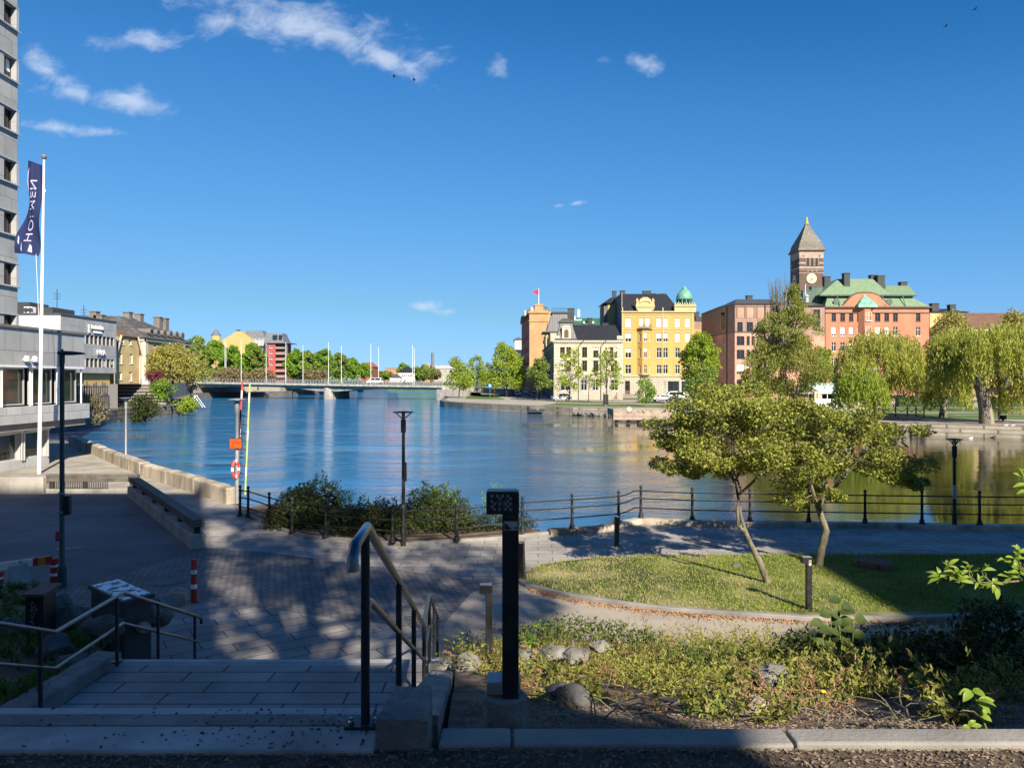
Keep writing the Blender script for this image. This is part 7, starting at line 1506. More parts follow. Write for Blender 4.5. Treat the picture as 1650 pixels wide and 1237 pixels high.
L0 = [(67.5, 266), (66.5, 300), (66, 330), (63.5, 360), (61, 390), (58.5, 412)]; R0 = [(44, 258), (44, 290), (45.5, 322), (38, 348), (27, 378), (25, 408)]
def flag_pt(u, v):      # u across from the pole edge, v down
    k = min(int(v*5), 4); f = v*5-k; a = [L0[k][i]*(1-f)+L0[k+1][i]*f for i in (0, 1)]; b = [R0[k][i]*(1-f)+R0[k+1][i]*f for i in (0, 1)]
    px, py = a[0]*(1-u)+b[0]*u, a[1]*(1-u)+b[1]*u; yy = fy+.10*math.sin(u*7+v*2)+.18*math.sin(v*9+u*3)*(.2+v)
    p = W(px, py, fy); return Vector((p.x, yy, p.z))
m = MB(); nu, nv = 10, 24; m.add([flag_pt(i/nu, j/nv) for j in range(nv+1) for i in range(nu+1)], [(j*(nu+1)+i, j*(nu+1)+i+1, (j+1)*(nu+1)+i+1, (j+1)*(nu+1)+i) for j in range(nv) for i in range(nu)])
fl = m.build('banner', M['flag_blue'], None, tuple(W(67, 266, fy)), smooth=True); tag(fl, 'dark blue vertical banner with mirrored lilac lettering hanging from the flagpole', 'banner')
def on_flag(body, size, mat, u0, v0, du, dv):
    cu = bpy.data.curves.new('t', 'FONT'); cu.body = body; cu.size = 1; cu.align_x = 'LEFT'; cu.align_y = 'CENTER'; cu.shear = .25; cu.space_character = 1.12
    t = bpy.data.objects.new('t', cu); C.objects.link(t); dg = bpy.context.evaluated_depsgraph_get(); dg.update(); me = bpy.data.meshes.new_from_object(t.evaluated_get(dg)); bpy.data.objects.remove(t); bpy.data.curves.remove(cu)
    w = max(v.co.x for v in me.vertices)
    base = Vector(fl.location)
    for v in me.vertices: u = u0-v.co.y*du; vv = v0+dv*(v.co.x/w); v.co = flag_pt(u, min(max(vv, 0), 1))-base+Vector((0, -.03, 0))
    me.materials.clear(); me.materials.append(mat); return link('lettering', me, fl)
on_flag('HOLMEN', 1, M['flag_lilac'], .50, .86, .42, -.70)
def on_flag_poly(pts): 
    m = MB(); base = Vector(fl.location); m.add([tuple(flag_pt(u, v)+Vector((0, -.03, 0))) for u, v in pts], [tuple(range(len(pts)))]); o = m.build('emblem', M['flag_lilac'], fl)
on_flag_poly([(.78, .06), (.97, .12), (.98, .22), (.86, .33), (.84, .2)]); on_flag_poly([(.55, .98), (.66, .90), (.72, .86), (.66, .95)]); on_flag_poly([(.2, .97), (.28, .88), (.36, .86), (.34, .96)]); on_flag_poly([(.80, .90), (.86, .82), (.92, .80), (.88, .88)])
# ---------------------------------------------------------------- wire bin, manholes, well cover
b = P(837, 936, GZ); r = thing('litter_bin', 'black wire mesh litter bin on the promenade half hidden by the big bollard', 'litter bin', b)
m = MB()
for k in range(22): a = 2*math.pi*k/22; m.tube([(b.x+.15*math.cos(a), b.y+.15*math.sin(a), b.z+.06), (b.x+.115*math.cos(a), b.y+.115*math.sin(a), b.z+.95)], .007, 4)
for k in range(14): rad = .15-.035*k/13; z = b.z+.06+k*.067; m.tube([(b.x+rad*math.cos(2*math.pi*i/16), b.y+rad*math.sin(2*math.pi*i/16), z) for i in range(17)], .007, 4)
m.build('mesh_basket', M['black_iron'], r); m = MB(); m.lathe([(.11, .06), (.09, .9)], b, 14); m.build('liner', M['dark_fill'], r); m = MB(); m.lathe([(.19, 0), (.19, .05), (.15, .06)], b, 16); m.build('foot', M['concrete'], r)
for px, py, rad, lb_ in ((270, 936, .42, 'round iron manhole cover in the setts behind the boulders'), (112, 883, .36, 'round iron manhole cover in the asphalt beside the tall lamp')):
    b = P(px, py, GZ); m = MB(); m.lathe([(rad, -.02), (rad, .008), (rad*.9, .014), (rad*.88, .009), (.02, .011)], b, 28); tag(m.build('manhole_cover', M['cabinet'], None, b), lb_, 'manhole cover')
b = P(1408, 918, GZ); m = MB(); m.lathe([(.58, 0), (.58, .08), (.45, .1), (.45, .22), (.43, .25), (.02, .26)], b, 28); tag(m.build('well_cover', M['tile_brown'], None, b, smooth=True), 'low round rust brown well cover in the shaded lawn', 'well cover')
rock('stump', 'small dark stump on the lawn left of the leaning trunk', P(1186, 917, GZ)+Vector((0, 0, .12)), (.12, .08, .06), 'rock_dark', 77)
# ---------------------------------------------------------------- two spreading trees on the lawn
def knotty(mb, pts, r0, r1, n, sd):
    q = []; k = len(pts)
    for i in range(k-1):
        for j in range(6): t = j/6; q.append(pts[i].lerp(pts[i+1], t))
    q.append(pts[-1]); L = len(q); mb.tube([p+.16*r0*noise.noise_vector(p*2.6+Vector((sd, 0, 0))) for p in q], [(r0+(r1-r0)*(i/(L-1))**.8)*(1+.22*noise.noise(q[i]*5.5+Vector((0, sd, 0)))+(.35 if i == 0 else .12 if i == 1 else 0)) for i in range(L)], n)
def lawn_tree(label, R0, trunkpx, forks, clumps, base_px, seed, leafm='leaf_hawthorn', n_leaf=410):
    rg = np.random.default_rng(seed); rr = random.Random(seed); b = P(*base_px, GZ); b.z += .05; Y = b.y; r = thing('lawn_tree', label, 'tree', b)
    mb = MB(); tp = [W(x, y, Y)+Vector((0, dy, 0)) for x, y, dy in trunkpx]; tp[0] = b-Vector((0, 0, .1)); knotty(mb, tp, R0, R0*.6, 10, seed)
    ends = []
    for fk in forks:
        q = [W(x, y, Y)+Vector((0, dy, 0)) for x, y, dy in fk]; k = len(q); knotty(mb, q, R0*.52, R0*.16, 8, seed+k); ends += q[1:]
    pts = []; cl = []
    for (cx, cy, rx_, ry_) in clumps:
        for _ in range(6):
            ox, oy = rr.uniform(-.75, .75)*rx_, rr.uniform(-.7, .7)*ry_; c = W(cx+ox, cy+oy, Y)+Vector((0, rr.uniform(-1.25, 1.25), 0)); s = Y/F; cl.append((c, (rx_*s*.46, rx_*s*.46, ry_*s*.42)))
    for c, rad in cl:
        d = unit(rg.normal(size=(n_leaf, 3))); k = .45+.62*rg.random((n_leaf, 1))**.55; k *= 1+.25*np.sin(d[:, :1]*9+c[0]*5)*np.sin(d[:, 2:]*8+c[2]*7); pts.append(np.array(c-b)+d*k*np.array(rad))
        e = min(ends, key=lambda p: (p-c).length); md = (e+c)/2+Vector((rr.uniform(-.1, .1), rr.uniform(-.1, .1), .03)); mb.tube([e, md, c], [.014, .009, .004], 5)
        for _ in range(4): t = c+Vector((rr.uniform(-1, 1)*rad[0], rr.uniform(-1, 1)*rad[1], rr.uniform(-.6, .9)*rad[2])); mb.tube([md.lerp(c, .6), t], [.006, .002], 4)
    mb.build('trunk', M['bark_pale'], r, smooth=True)
    V, Q = leaf_quads(np.concatenate(pts), .062, .037, rg, None, 1, .62, up=.25); link('crown', np_mesh('crown', V, Q, M[leafm]), r)
    return r
lawn_tree('left lawn tree with leaning pale trunk splitting in two and a wide flat crown', .088, [(1240, 945, 0), (1225, 908, 0), (1210, 875, .05), (1203, 858, .08)],
    [[(1203, 858, .08), (1196, 832, .1), (1192, 805, .1), (1188, 778, .15), (1205, 745, .3), (1215, 715, .5)], [(1203, 858, .08), (1187, 845, -.1), (1185, 815, -.15), (1190, 790, -.2), (1180, 765, -.3), (1163, 738, -.5), (1130, 715, -.6)], [(1188, 778, .15), (1172, 750, .2), (1150, 715, .4), (1120, 690, .5)], [(1192, 800, .1), (1215, 768, -.2), (1250, 730, -.4), (1262, 700, -.3)]],
    [(1105, 690, 52, 28), (1085, 735, 40, 28), (1130, 665, 50, 30), (1160, 640, 45, 24), (1210, 640, 50, 26), (1170, 700, 60, 38), (1225, 690, 55, 40), (1140, 745, 50, 28), (1215, 735, 48, 32), (1255, 655, 45, 28), (1112, 758, 28, 18), (1190, 665, 55, 30), (1245, 715, 45, 36), (1120, 712, 50, 30), (1230, 660, 50, 28), (1290, 688, 45, 38), (1275, 655, 40, 26), (1265, 735, 36, 30), (1075, 712, 36, 24)], (1240, 945), 5)
lawn_tree('right lawn tree with one kinked trunk, its crown reaching over the water to the right', .112, [(1318, 915, 0), (1323, 885, 0), (1331, 855, 0), (1323, 828, 0), (1318, 815, 0)],
    [[(1318, 815, 0), (1340, 795, .1), (1365, 770, .2), (1395, 745, .4), (1430, 730, .5)], [(1318, 815, 0), (1308, 795, -.1), (1300, 770, -.2), (1285, 740, -.4)], [(1318, 815, 0), (1325, 785, -.2), (1322, 750, -.4), (1340, 715, -.5)], [(1365, 770, .2), (1375, 735, .1), (1380, 700, 0)]],
    [(1300, 715, 48, 36), (1335, 690, 50, 32), (1375, 700, 50, 34), (1420, 720, 45, 36), (1445, 745, 36, 32), (1425, 700, 40, 24), (1350, 735, 50, 32), (1290, 765, 44, 34), (1400, 755, 44, 26), (1265, 745, 34, 30), (1296, 798, 30, 20), (1458, 768, 24, 18), (1310, 672, 48, 24), (1360, 668, 44, 22), (1335, 770, 32, 20), (1338, 792, 26, 16)], (1318, 917), 6)
# ---------------------------------------------------------------- riverside shrubs behind the railing
def shrub(name, label, boxes, Y, leafm, L, Wd, dens, seed, axis=None, spread=1, zb=GZ):
    rg = np.random.default_rng(seed); pts = []; rr = random.Random(seed); b = Vector((X_(boxes[0][0], Y), Y, zb)); r = thing(name, label, 'shrub', b); mb = MB()
    for (cx, cy, rx_, ry_, dy) in boxes:
        s = Y/F; c = W(cx, cy, Y)+Vector((0, dy, 0)); n = int(4*math.pi*(rx_*s)*(ry_*s)*dens); d = unit(rg.normal(size=(n, 3))); k = .35+.75*rg.random((n, 1))**.6; k *= 1+.3*np.sin(d[:, :1]*8+cx)*np.sin(d[:, 2:]*7+cy)
        pts.append(np.array(c-b)+d*k*np.array((rx_*s, rx_*s*.8, ry_*s)))
        for _ in range(5):
            e = c+Vector((rr.uniform(-1, 1)*rx_*s, rr.uniform(-.5, .5)*rx_*s, rr.uniform(.2, 1.0)*ry_*s)); st = Vector((c.x+rr.uniform(-.2, .2), c.y, zb)); mb.tube([st, st.lerp(e, .5)+Vector((rr.uniform(-.1, .1), 0, .1)), e], [.014, .009, .003], 4)
    P_ = np.concatenate(pts); P_ = P_[P_[:, 2] > .03]
    V, Q = leaf_quads(P_, L, Wd, rg, axis, spread); link('foliage', np_mesh('foliage', V, Q, M[leafm]), r); mb.build('stems', M['bark_dark'], r)
    return r
shrub('shrub', 'large dark shrub mound behind the railing, leftmost of the riverside bed', [(485, 830, 48, 38, 0), (510, 805, 45, 32, .3), (455, 840, 28, 26, -.3), (535, 835, 42, 32, .2), (475, 808, 32, 22, .4)], 24.6, 'leaf_shrub_shaded', .085, .04, 480, 1)
shrub('shrub', 'low leafy shrub behind the railing in the middle of the riverside bed', [(590, 840, 40, 32, 0), (570, 845, 38, 30, -.3), (612, 832, 28, 28, .2), (628, 845, 38, 28, -.2)], 23.6, 'leaf_shrub_shaded', .085, .045, 420, 2)
shrub('shrub', 'dark feathery shrub around the black lamp foot behind the railing', [(680, 835, 40, 36, .2), (720, 842, 40, 32, 0), (650, 845, 30, 30, .3), (745, 848, 30, 26, .1), (695, 812, 36, 28, .4), (725, 822, 30, 26, .3)], 23.8, 'leaf_shrub_shaded', .10, .032, 460, 3, (0, 0, .5), .8)
shrub('shrub', 'sparse reddish shrub with bare twig tips at the right end of the riverside bed', [(790, 842, 28, 30, .2), (825, 840, 26, 26, .1), (770, 850, 26, 22, 0), (850, 852, 16, 18, .2)], 23.9, 'leaf_shrub_shaded', .075, .034, 330, 4)
mb = MB(); rr = random.Random(8)
for k in range(46):
    px = rr.choice((670, 690, 700, 712, 725, 790, 800, 815, 575, 560))+rr.uniform(-14, 14); a = W(px, 840, 24); e = W(px+rr.uniform(-16, 16), rr.uniform(775, 806), 24); mb.tube([a, a.lerp(e, .6)+Vector((rr.uniform(-.1, .1), 0, 0)), e], [.008, .006, .003], 4)
    for q in range(7): s = a.lerp(e, .5+q*.07); f = s+Vector((rr.uniform(-.1, .1), rr.uniform(-.1, .1), rr.uniform(.0, .1))); w = (f-s).cross(Vector((0, 1, 0))).normalized()*.016; mb.add([tuple(s), tuple((s+f)/2+w), tuple(f), tuple((s+f)/2-w)], [(0, 1, 2, 3)])
tag(mb.build('shrub_shoots', M['leaf_green'], None, (0, 24, GZ)), 'thin leafy shoots sticking up above the riverside shrubs', 'shoots', None, 'stuff')
# ---------------------------------------------------------------- juniper bank, dry twigs, mulch chips, grass
def bank_pts(n, f, seed):
    rg = np.random.default_rng(seed); Y = 3.55+9.3*rg.random(n*6)**.8; X = rg.uniform(-.4, 1, n*6)*0; u = rg.random(n*6); X = (-.38-.066*(Y-3.3))+u*(15.5); keep = np.array([f(x, y, rr_) for x, y, rr_ in zip(X, Y, rg.random(n*6))]); X, Y = X[keep][:n], Y[keep][:n]
    return np.stack([X, Y, [bank_z(x, y) for x, y in zip(X, Y)]], 1), rg
def jun_density(x, y):
    px = CX+F*x/y; d = .55+.45*noise.noise(Vector((x*1.1, y*1.1, 2)))+.3*noise.noise(Vector((x*3, y*3, 5)))
    if px < 830: d *= .35 if px > 745 and y > 5 else .05
    edge = 4.3+max(0, 1.2-abs(x-1.2))*0; py_in = 3.9+.5*noise.noise(Vector((x*2, 1, 1)))
    if px < 1130: py_in += (1130-px)/330*1.7
    if 1250 < px < 1480: py_in += .55
    return d*min(max((y-py_in)/.5, 0), 1)
cent, rg = bank_pts(1950, lambda x, y, q: q < jun_density(x, y)*1.15 and x < 15, 21)
sp_pts = []; sp_ax = []; dry = []
for c in cent:
    h = rg.uniform(.18, .46)+.34*min(max((c[1]-7.5)/4, 0), 1); n = rg.integers(26, 46); ang = rg.uniform(0, 6.28); isdry = rg.random() < max(0, .17+.5*noise.noise(Vector((c[0]*.9, c[1]*.9, 9))))
    for s in range(rg.integers(5, 9)):
        a = ang+rg.normal()*1.2; out = np.array([math.cos(a), math.sin(a)*.8, rg.uniform(.35, 1.1)]); out /= np.linalg.norm(out); L = h*rg.uniform(.7, 1.3); t = rg.random((n, 1)); q = c+t*L*out+np.array([0, 0, -.12*L])*t**2+rg.normal(size=(n, 3))*.022*(1.25-t)
        (dry if (isdry and rg.random() < .75) or rg.random() < .06 else sp_pts).append((q, np.repeat(out[None], n, 0)))
def cloud(lst, L, Wd, mat, name, label, cat, spread=.8):
    p = np.concatenate([a for a, _ in lst]); ax = np.concatenate([b for _, b in lst]); V, Q = leaf_quads(p, L, Wd, rg, ax, spread); return tag(link(name, np_mesh(name, V, Q, M[mat]), None, (0, 0, 0)), label, cat, None, 'stuff')
cloud(sp_pts, .046, .014, 'leaf_juniper', 'juniper_cover', 'low yellow green juniper ground cover on the sunlit bank', 'ground cover')
cloud(dry, .05, .008, 'leaf_dry', 'dry_brush', 'reddish brown dead juniper brush between the green sprays', 'dry brush', .9)
mb = MB(); rr = random.Random(12)
for k in range(230):
    y = rr.uniform(3.7, 7); x = rr.uniform(.2, 4.2)
    if rr.random() > .35+.6*(y < 5.2): continue
    z = bank_z(x, y)+.02; a = rr.uniform(0, 6.28); L = rr.uniform(.12, .5); p0 = Vector((x, y, z)); p1 = p0+Vector((math.cos(a)*L, math.sin(a)*L*.7, rr.uniform(-.02, .12))); mb.tube([p0, (p0+p1)/2+Vector((rr.uniform(-.03, .03), rr.uniform(-.03, .03), .03)), p1], [.005, .004, .002], 4)
tag(mb.build('dead_twigs', M['bark_pale'], None, (0, 0, 0)), 'pale dead twigs lying on the bank', 'twigs', None, 'stuff')
shrub('shrub', 'dark evergreen shrubs in deep shade at the right end of the bank', [(1620, 1085, 70, 50, 0), (1545, 1080, 60, 40, .3), (1660, 1050, 60, 60, .5), (1480, 1082, 50, 30, .2)], 6.6, 'leaf_shrub_shaded', .07, .03, 900, 31, None, 1, -3.6)
shrub('shrub', 'dark low shrubs in shade along the path below the light bollard', [(1290, 1040, 44, 22, 0), (1350, 1045, 50, 26, .2), (1420, 1048, 50, 26, 0), (1490, 1050, 50, 26, .3), (1570, 1050, 60, 28, .2)], 9.4, 'leaf_shrub_shaded', .08, .03, 520, 32, None, 1, -4.1)
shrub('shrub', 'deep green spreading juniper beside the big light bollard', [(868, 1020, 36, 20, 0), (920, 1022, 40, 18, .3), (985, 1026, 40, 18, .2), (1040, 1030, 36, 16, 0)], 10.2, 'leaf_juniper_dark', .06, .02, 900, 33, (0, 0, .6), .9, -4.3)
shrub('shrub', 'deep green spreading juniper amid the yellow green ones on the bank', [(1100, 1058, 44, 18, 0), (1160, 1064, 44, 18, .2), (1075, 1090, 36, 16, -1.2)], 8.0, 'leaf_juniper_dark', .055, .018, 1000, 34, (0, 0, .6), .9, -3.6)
def chips(name, label, region, n, L, Wd, mat, seed, lift=.008):
    rg = np.random.default_rng(seed); p = region(rg, n); V, Q = leaf_quads(p, L, Wd, rg, None, 1, .7); V[:, 2] = np.repeat(p[:, 2], 4)+(V[:, 2]-np.repeat(p[:, 2], 4))*.45+lift; return tag(link(name, np_mesh(name, V, Q, M[mat]), None, (0, 0, 0)), label, 'mulch', None, 'stuff')
chips('bark_chips', 'loose bark chips on the terrace at the bottom edge of the picture', lambda g, n: np.stack([g.uniform(-3, 4, n), 3.26-.85*g.random(n)**1.5, np.full(n, -1.622)], 1), 17000, .022, .009, 'chip', 1)
chips('bark_chips', 'loose dark bark chips on the bank behind the terrace kerb', lambda g, n: (lambda X, Y: np.stack([X, Y, [bank_z(a, b) for a, b in zip(X, Y)]], 1))(g.uniform(-.3, 3.6, n), 3.46+1.6*g.random(n)**1.4), 12000, .024, .009, 'chip', 2)
chips('step_litter', 'dark crumbs of bark scattered on the top stone step', lambda g, n: (lambda c: np.stack([np.clip(g.normal(size=n)*.35+c, -3.0, -.66), g.uniform(3.23, 3.62, n), np.full(n, -1.598)], 1))(g.choice([-.95, -1.1, -1.6, -2.2], n, p=[.45, .25, .2, .1])), 330, .016, .012, 'chip_dark', 3, .004)
def lawn_blades(n, mat, seed, test, name, label, L):
    rg = np.random.default_rng(seed); poly = [(p.x, p.y) for p in LAWN]; X = rg.uniform(0, 20, n); Y = rg.uniform(15.3, 20.4, n); ins = np.zeros(n, bool); j = len(poly)-1
    for i in range(len(poly)):
        xi, yi = poly[i]; xj, yj = poly[j]; c = ((yi > Y) != (yj > Y)) & (X < (xj-xi)*(Y-yi)/(yj-yi+1e-9)+xi); ins ^= c; j = i
    X, Y = X[ins], Y[ins]; k = np.array([test(x, y) for x, y in zip(X, Y)]) > rg.random(len(X)); X, Y = X[k], Y[k]; p = np.stack([X, Y, np.full(len(X), GZ+.10)+.02*rg.random(len(X))], 1); V, Q = leaf_quads(p, L, .011, rg, (0, 0, 1.0), .55, .5)
    tag(link(name, np_mesh(name, V, Q, M[mat]), None, (0, 0, 0)), label, 'grass', None, 'stuff')
bare = lambda x, y: .5+.5*noise.noise(Vector((x*.55, y*.55, 3)))+.35*noise.noise(Vector((x*1.7, y*1.7, 8)))+.13*(x-4)
lawn_blades(120000, 'grass_blade', 1, lambda x, y: min(max(bare(x, y)*1.3-.3, 0.04), 1), 'grass', 'short green lawn grass around the two lawn trees', .075)
lawn_blades(60000, 'grass_dry', 2, lambda x, y: min(max(.85-bare(x, y)*.6, 0), .8), 'dry_grass', 'straw coloured worn lawn grass at the left end of the lawn', .06)
rg = np.random.default_rng(5); n = 2600; t = rg.random(n); q = [P(x, y, GZ) for x, y in lawn_bot[::-1]]; qi = np.clip((t*(len(q)-1)).astype(int), 0, len(q)-2); f = t*(len(q)-1)-qi; px_ = np.array([[*a.xy] for a in q]); pp = px_[qi]*(1-f[:, None])+px_[qi+1]*f[:, None]; pp[:, 1] -= .16+np.abs(rg.normal(size=n))*.14
V, Q = leaf_quads(np.stack([pp[:, 0], pp[:, 1], np.full(n, GZ+.02)], 1), .05, .035, rg); tag(link('fallen_leaves', np_mesh('fallen_leaves', V, Q, M['leaf_dry']), None, (0, 0, 0)), 'brown leaf litter collected along the lawn kerb', 'leaf litter', None, 'stuff')
# planting in the rockery on the left
def rock_plants():
    rg = np.random.default_rng(9); l = []
    for k in range(620):
        y = rg.uniform(7.5, 16.5); x = -5.25-max(0, y-9.8)*.78-rg.random()**1.3*5.0; px = CX+F*x/y
        if px > 215 and y > 9.8: continue
        c = np.array([x, y, bed_z(x, y)]); n = rg.integers(18, 46); a = rg.uniform(0, 6.28, n); h = rg.uniform(.12, .42)*(1 if y < 12.5 else .45); o = np.stack([np.cos(a)*.5, np.sin(a)*.5, np.full(n, 1.0)], 1); o = unit(o+rg.normal(size=(n, 3))*.25); l.append((c+o*h*rg.random((n, 1)), o))
    p = np.concatenate([a for a, _ in l]); ax = np.concatenate([b for _, b in l]); V, Q = leaf_quads(p, .13, .022, rg, ax, .4); tag(link('rockery_plants', np_mesh('rockery_plants', V, Q, M['leaf_hedge']), None, (0, 0, 0)), 'tufted green plants between the shaded rocks on the left', 'plants', None, 'stuff')
rock_plants()
# ---------------------------------------------------------------- single plants close to the viewer
def leaf_shape(mb, base, tip, width, nrm, curl=.15, n=6):
    base, tip = Vector(base), Vector(tip); d = tip-base; s = d.cross(Vector(nrm)).normalized(); up = s.cross(d).normalized(); L = d.length; vs = []
    for i in range(n+1):
        t = i/n; w = width*math.sin(math.pi*min(1, t*.96+.02))**.75*(1.15-.4*t); c = base+d*t+up*(curl*L*math.sin(math.pi*t)); vs += [c-s*w/2+up*w*.15, c, c+s*w/2+up*w*.15]
    mb.add(vs, [(3*i+j, 3*i+j+1, 3*i+j+4, 3*i+j+3) for i in range(n) for j in (0, 1)])
def leafy(name, label, cat, stems, leaves, mat, stem_r, base):
    r = thing(name, label, cat, base); m = MB()
    for s in stems: m.tube(s, [stem_r*(1-.6*i/(len(s)-1)) for i in range(len(s))], 6)
    m.build('stem', M['leaf_fresh'] if cat != 'branch' else M['bark_pale'], r, smooth=True); m = MB()
    for b, t, w in leaves: leaf_shape(m, b, t, w, (rr.uniform(-.5, .5), -.6, .8), rr.uniform(.05, .22))
    m.build('leaves', M[mat], r, smooth=True); return r
Y = 3.62; g = lambda px, py, dy=0: W(px, py, Y+dy); rr = random.Random(3)
leafy('seedling', 'sunlit maple like seedling with broad fresh leaves behind the right end of the kerb', 'plant', [[g(1592, 1180), g(1582, 1155), g(1575, 1132), g(1566, 1112)], [g(1577, 1178), g(1570, 1170), g(1560, 1168)]],
      [(g(1566, 1114), g(1545, 1118), .035), (g(1566, 1113), g(1552, 1130, -.03), .04), (g(1567, 1112), g(1588, 1122, -.04), .045), (g(1570, 1118), g(1578, 1108), .03), (g(1575, 1130), g(1602, 1128), .04), (g(1574, 1128), g(1605, 1138, -.05), .04), (g(1575, 1132), g(1596, 1150, -.04), .042), (g(1580, 1152), g(1598, 1162, -.03), .04), (g(1580, 1150), g(1592, 1142, .03), .03), (g(1562, 1168), g(1550, 1178), .03), (g(1568, 1170), g(1582, 1168), .025), (g(1560, 1168), g(1572, 1160), .025)], 'leaf_fresh', .006, tuple(g(1592, 1185)))
Y = 3.1
lv = []; stems = [[g(1645, 935), g(1600, 940), g(1570, 936), g(1545, 938), g(1520, 930)], [g(1600, 940), g(1585, 928), g(1580, 916)], [g(1545, 938), g(1535, 920), g(1528, 908)], [g(1570, 936), g(1562, 926), g(1560, 914)]]
for (cx, cy, k, s) in ((1514, 930, 9, 18), (1528, 912, 8, 16), (1545, 935, 9, 18), (1560, 918, 8, 15), (1582, 918, 8, 16), (1575, 938, 6, 16), (1600, 938, 7, 18), (1537, 925, 7, 16)):
    for i in range(k): a = rr.uniform(0, 6.28); e = s*rr.uniform(.8, 1.5); lv.append((g(cx, cy), g(cx+math.cos(a)*e, cy+math.sin(a)*e*.7, rr.uniform(-.05, .05)), .013+.006*rr.random()))
lv.append((g(1603, 945), g(1607, 966), .028))
leafy('leafy_branch', 'sunlit leafy branch reaching in from the right edge over the shaded lawn', 'branch', stems, lv, 'leaf_fresh', .004, tuple(g(1645, 935)))
lv = []; stems = [[g(1670, 950), g(1648, 915), g(1635, 898)], [g(1648, 915), g(1632, 925), g(1625, 938)]]
for (cx, cy, k, s) in ((1635, 900, 9, 18), (1642, 890, 8, 16), (1628, 930, 7, 16), (1645, 925, 8, 20), (1620, 905, 5, 12)):
    for i in range(k): a = rr.uniform(0, 6.28); e = s*rr.uniform(.8, 1.5); lv.append((g(cx, cy), g(cx+math.cos(a)*e, cy+math.sin(a)*e*.7, rr.uniform(-.05, .05)), .014+.006*rr.random()))
leafy('leafy_branch', 'second leafy branch tip cut by the right picture edge beside the longer one', 'branch', stems, lv, 'leaf_fresh', .004, tuple(g(1670, 950)))
lv = [(g(1655, 780), g(1632, 785), .02), (g(1650, 770), g(1632, 762), .018), (g(1655, 790), g(1638, 796), .018), (g(1648, 775), g(1640, 752), .018), (g(1655, 765), g(1645, 755), .016)]
leafy('leafy_branch', 'small leaf tuft high at the right picture edge beside the lamp', 'branch', [[g(1680, 790), g(1650, 775), g(1640, 770)]], lv, 'leaf_fresh', .004, tuple(g(1680, 790)))
Y = 8.2; stems = []; lv = []
for px, top in ((1338, 990), (1352, 965), (1375, 985), (1325, 1005)):
    stems.append([g(px+rr.uniform(-6, 6), 1045), g(px, (1045+top)/2), g(px+3, top)])
    for k in range(5):
        py = top+k*14; a = (-1, 1)[k % 2]; lv.append((g(px+2, py), g(px+a*rr.uniform(15, 24), py+rr.uniform(-10, 4), rr.uniform(-.05, .05)), .14))
leafy('sapling', 'shaded broad leaved sapling standing before the light bollard on the bank', 'plant', stems, lv, 'leaf_dark', .009, tuple(g(1350, 1060)))
Y = 4.6; stems = []; lv = []
for k in range(9):
    px = 1130+rr.uniform(-30, 25); top = rr.uniform(1118, 1140); stems.append([g(px*.6+1135*.4, 1165), g(px, 1140), g(px+rr.uniform(-6, 6), top)])
    for j in range(10): py = top+j*3.6; a = rr.choice((-1, 1)); lv.append((g(px, py), g(px+a*rr.uniform(4, 11), py-rr.uniform(1, 7), rr.uniform(-.03, .03)), .014))
leafy('weed', 'feathery dark green weed clump at the edge of the dry brush', 'plant', stems, lv, 'leaf_green', .003, tuple(g(1135, 1168)))
Y = 9.6; stems = []; lv = []
for k in range(7):
    px = 852+rr.uniform(-14, 14); stems.append([g(852, 1045), g(px, 1030)]);
    for j in range(8): a = rr.uniform(0, 6.28); lv.append((g(px, 1030), g(px+9*math.cos(a), 1030+7*math.sin(a), rr.uniform(-.1, .1)), .05))
leafy('weed', 'bright lobed leaf clump just right of the large bollard', 'plant', stems, lv, 'leaf_hedge', .006, tuple(g(852, 1048)))
for px, py, Yd, lb_ in ((1104, 1167, 3.75, 'yellow dandelion flower close behind the terrace kerb'), (1326, 1114, 4.9, 'yellow dandelion flower among the sunlit junipers')):
    Y = Yd; b = g(px, py); r = thing('dandelion', lb_, 'flower', (b.x, b.y, bank_z(b.x, b.y))); m = MB(); m.tube([(b.x, b.y, bank_z(b.x, b.y)), tuple(b)], .003, 5); m.build('stem', M['leaf_fresh'], r); m = MB(); m.lathe([(.004, -.004), (.018, .002), (.016, .008), (.004, .01)], b, 12); m.build('flower_head', M['yellow_paint'], r)
    m = MB()
    for k in range(6): a = k*1.05; leaf_shape(m, (b.x, b.y, bank_z(b.x, b.y)+.005), (b.x+.06*math.cos(a), b.y+.05*math.sin(a), bank_z(b.x, b.y)+.02), .015, (0, 0, 1))
    m.build('leaves', M['leaf_fresh'], r)
# tree behind the viewer whose crown dapples the steps
eu, ev = Vector((math.cos(SUN_AZ), math.sin(SUN_AZ), 0)), Vector((-math.sin(SUN_AZ), math.cos(SUN_AZ), 0))
cl = []; rr = random.Random(17)
for k in range(155):
    X = rr.uniform(3.6, 13.6); h = rr.uniform(9, 23)
    if ((X-7.6)/(5.4 if h > 13 else 4.4))**2+((h-16)/7)**2 > 1: continue
    if X > 6.3 and h < 11.4 or X > 5 and h < 10.2: continue
    rad = rr.uniform(.5, .95); cl.append(((X, -10+rr.uniform(-1.5, 1.5), h), (rad, rad, rad*.8)))
tb = Vector((5.2, -9.4, 0))
tree('maple', 'large leafy tree behind the viewer whose shade dapples the plaza', 'tree', (tb.x, tb.y, -1.7), cl, 'leaf_green', 'bark_dark', .2, .14, 26, [(5.2, -9.4, -1.7), (5.3, -9.4, 5), (6, -9.6, 11), (7.6, -10, 17)], 24, None, .32)
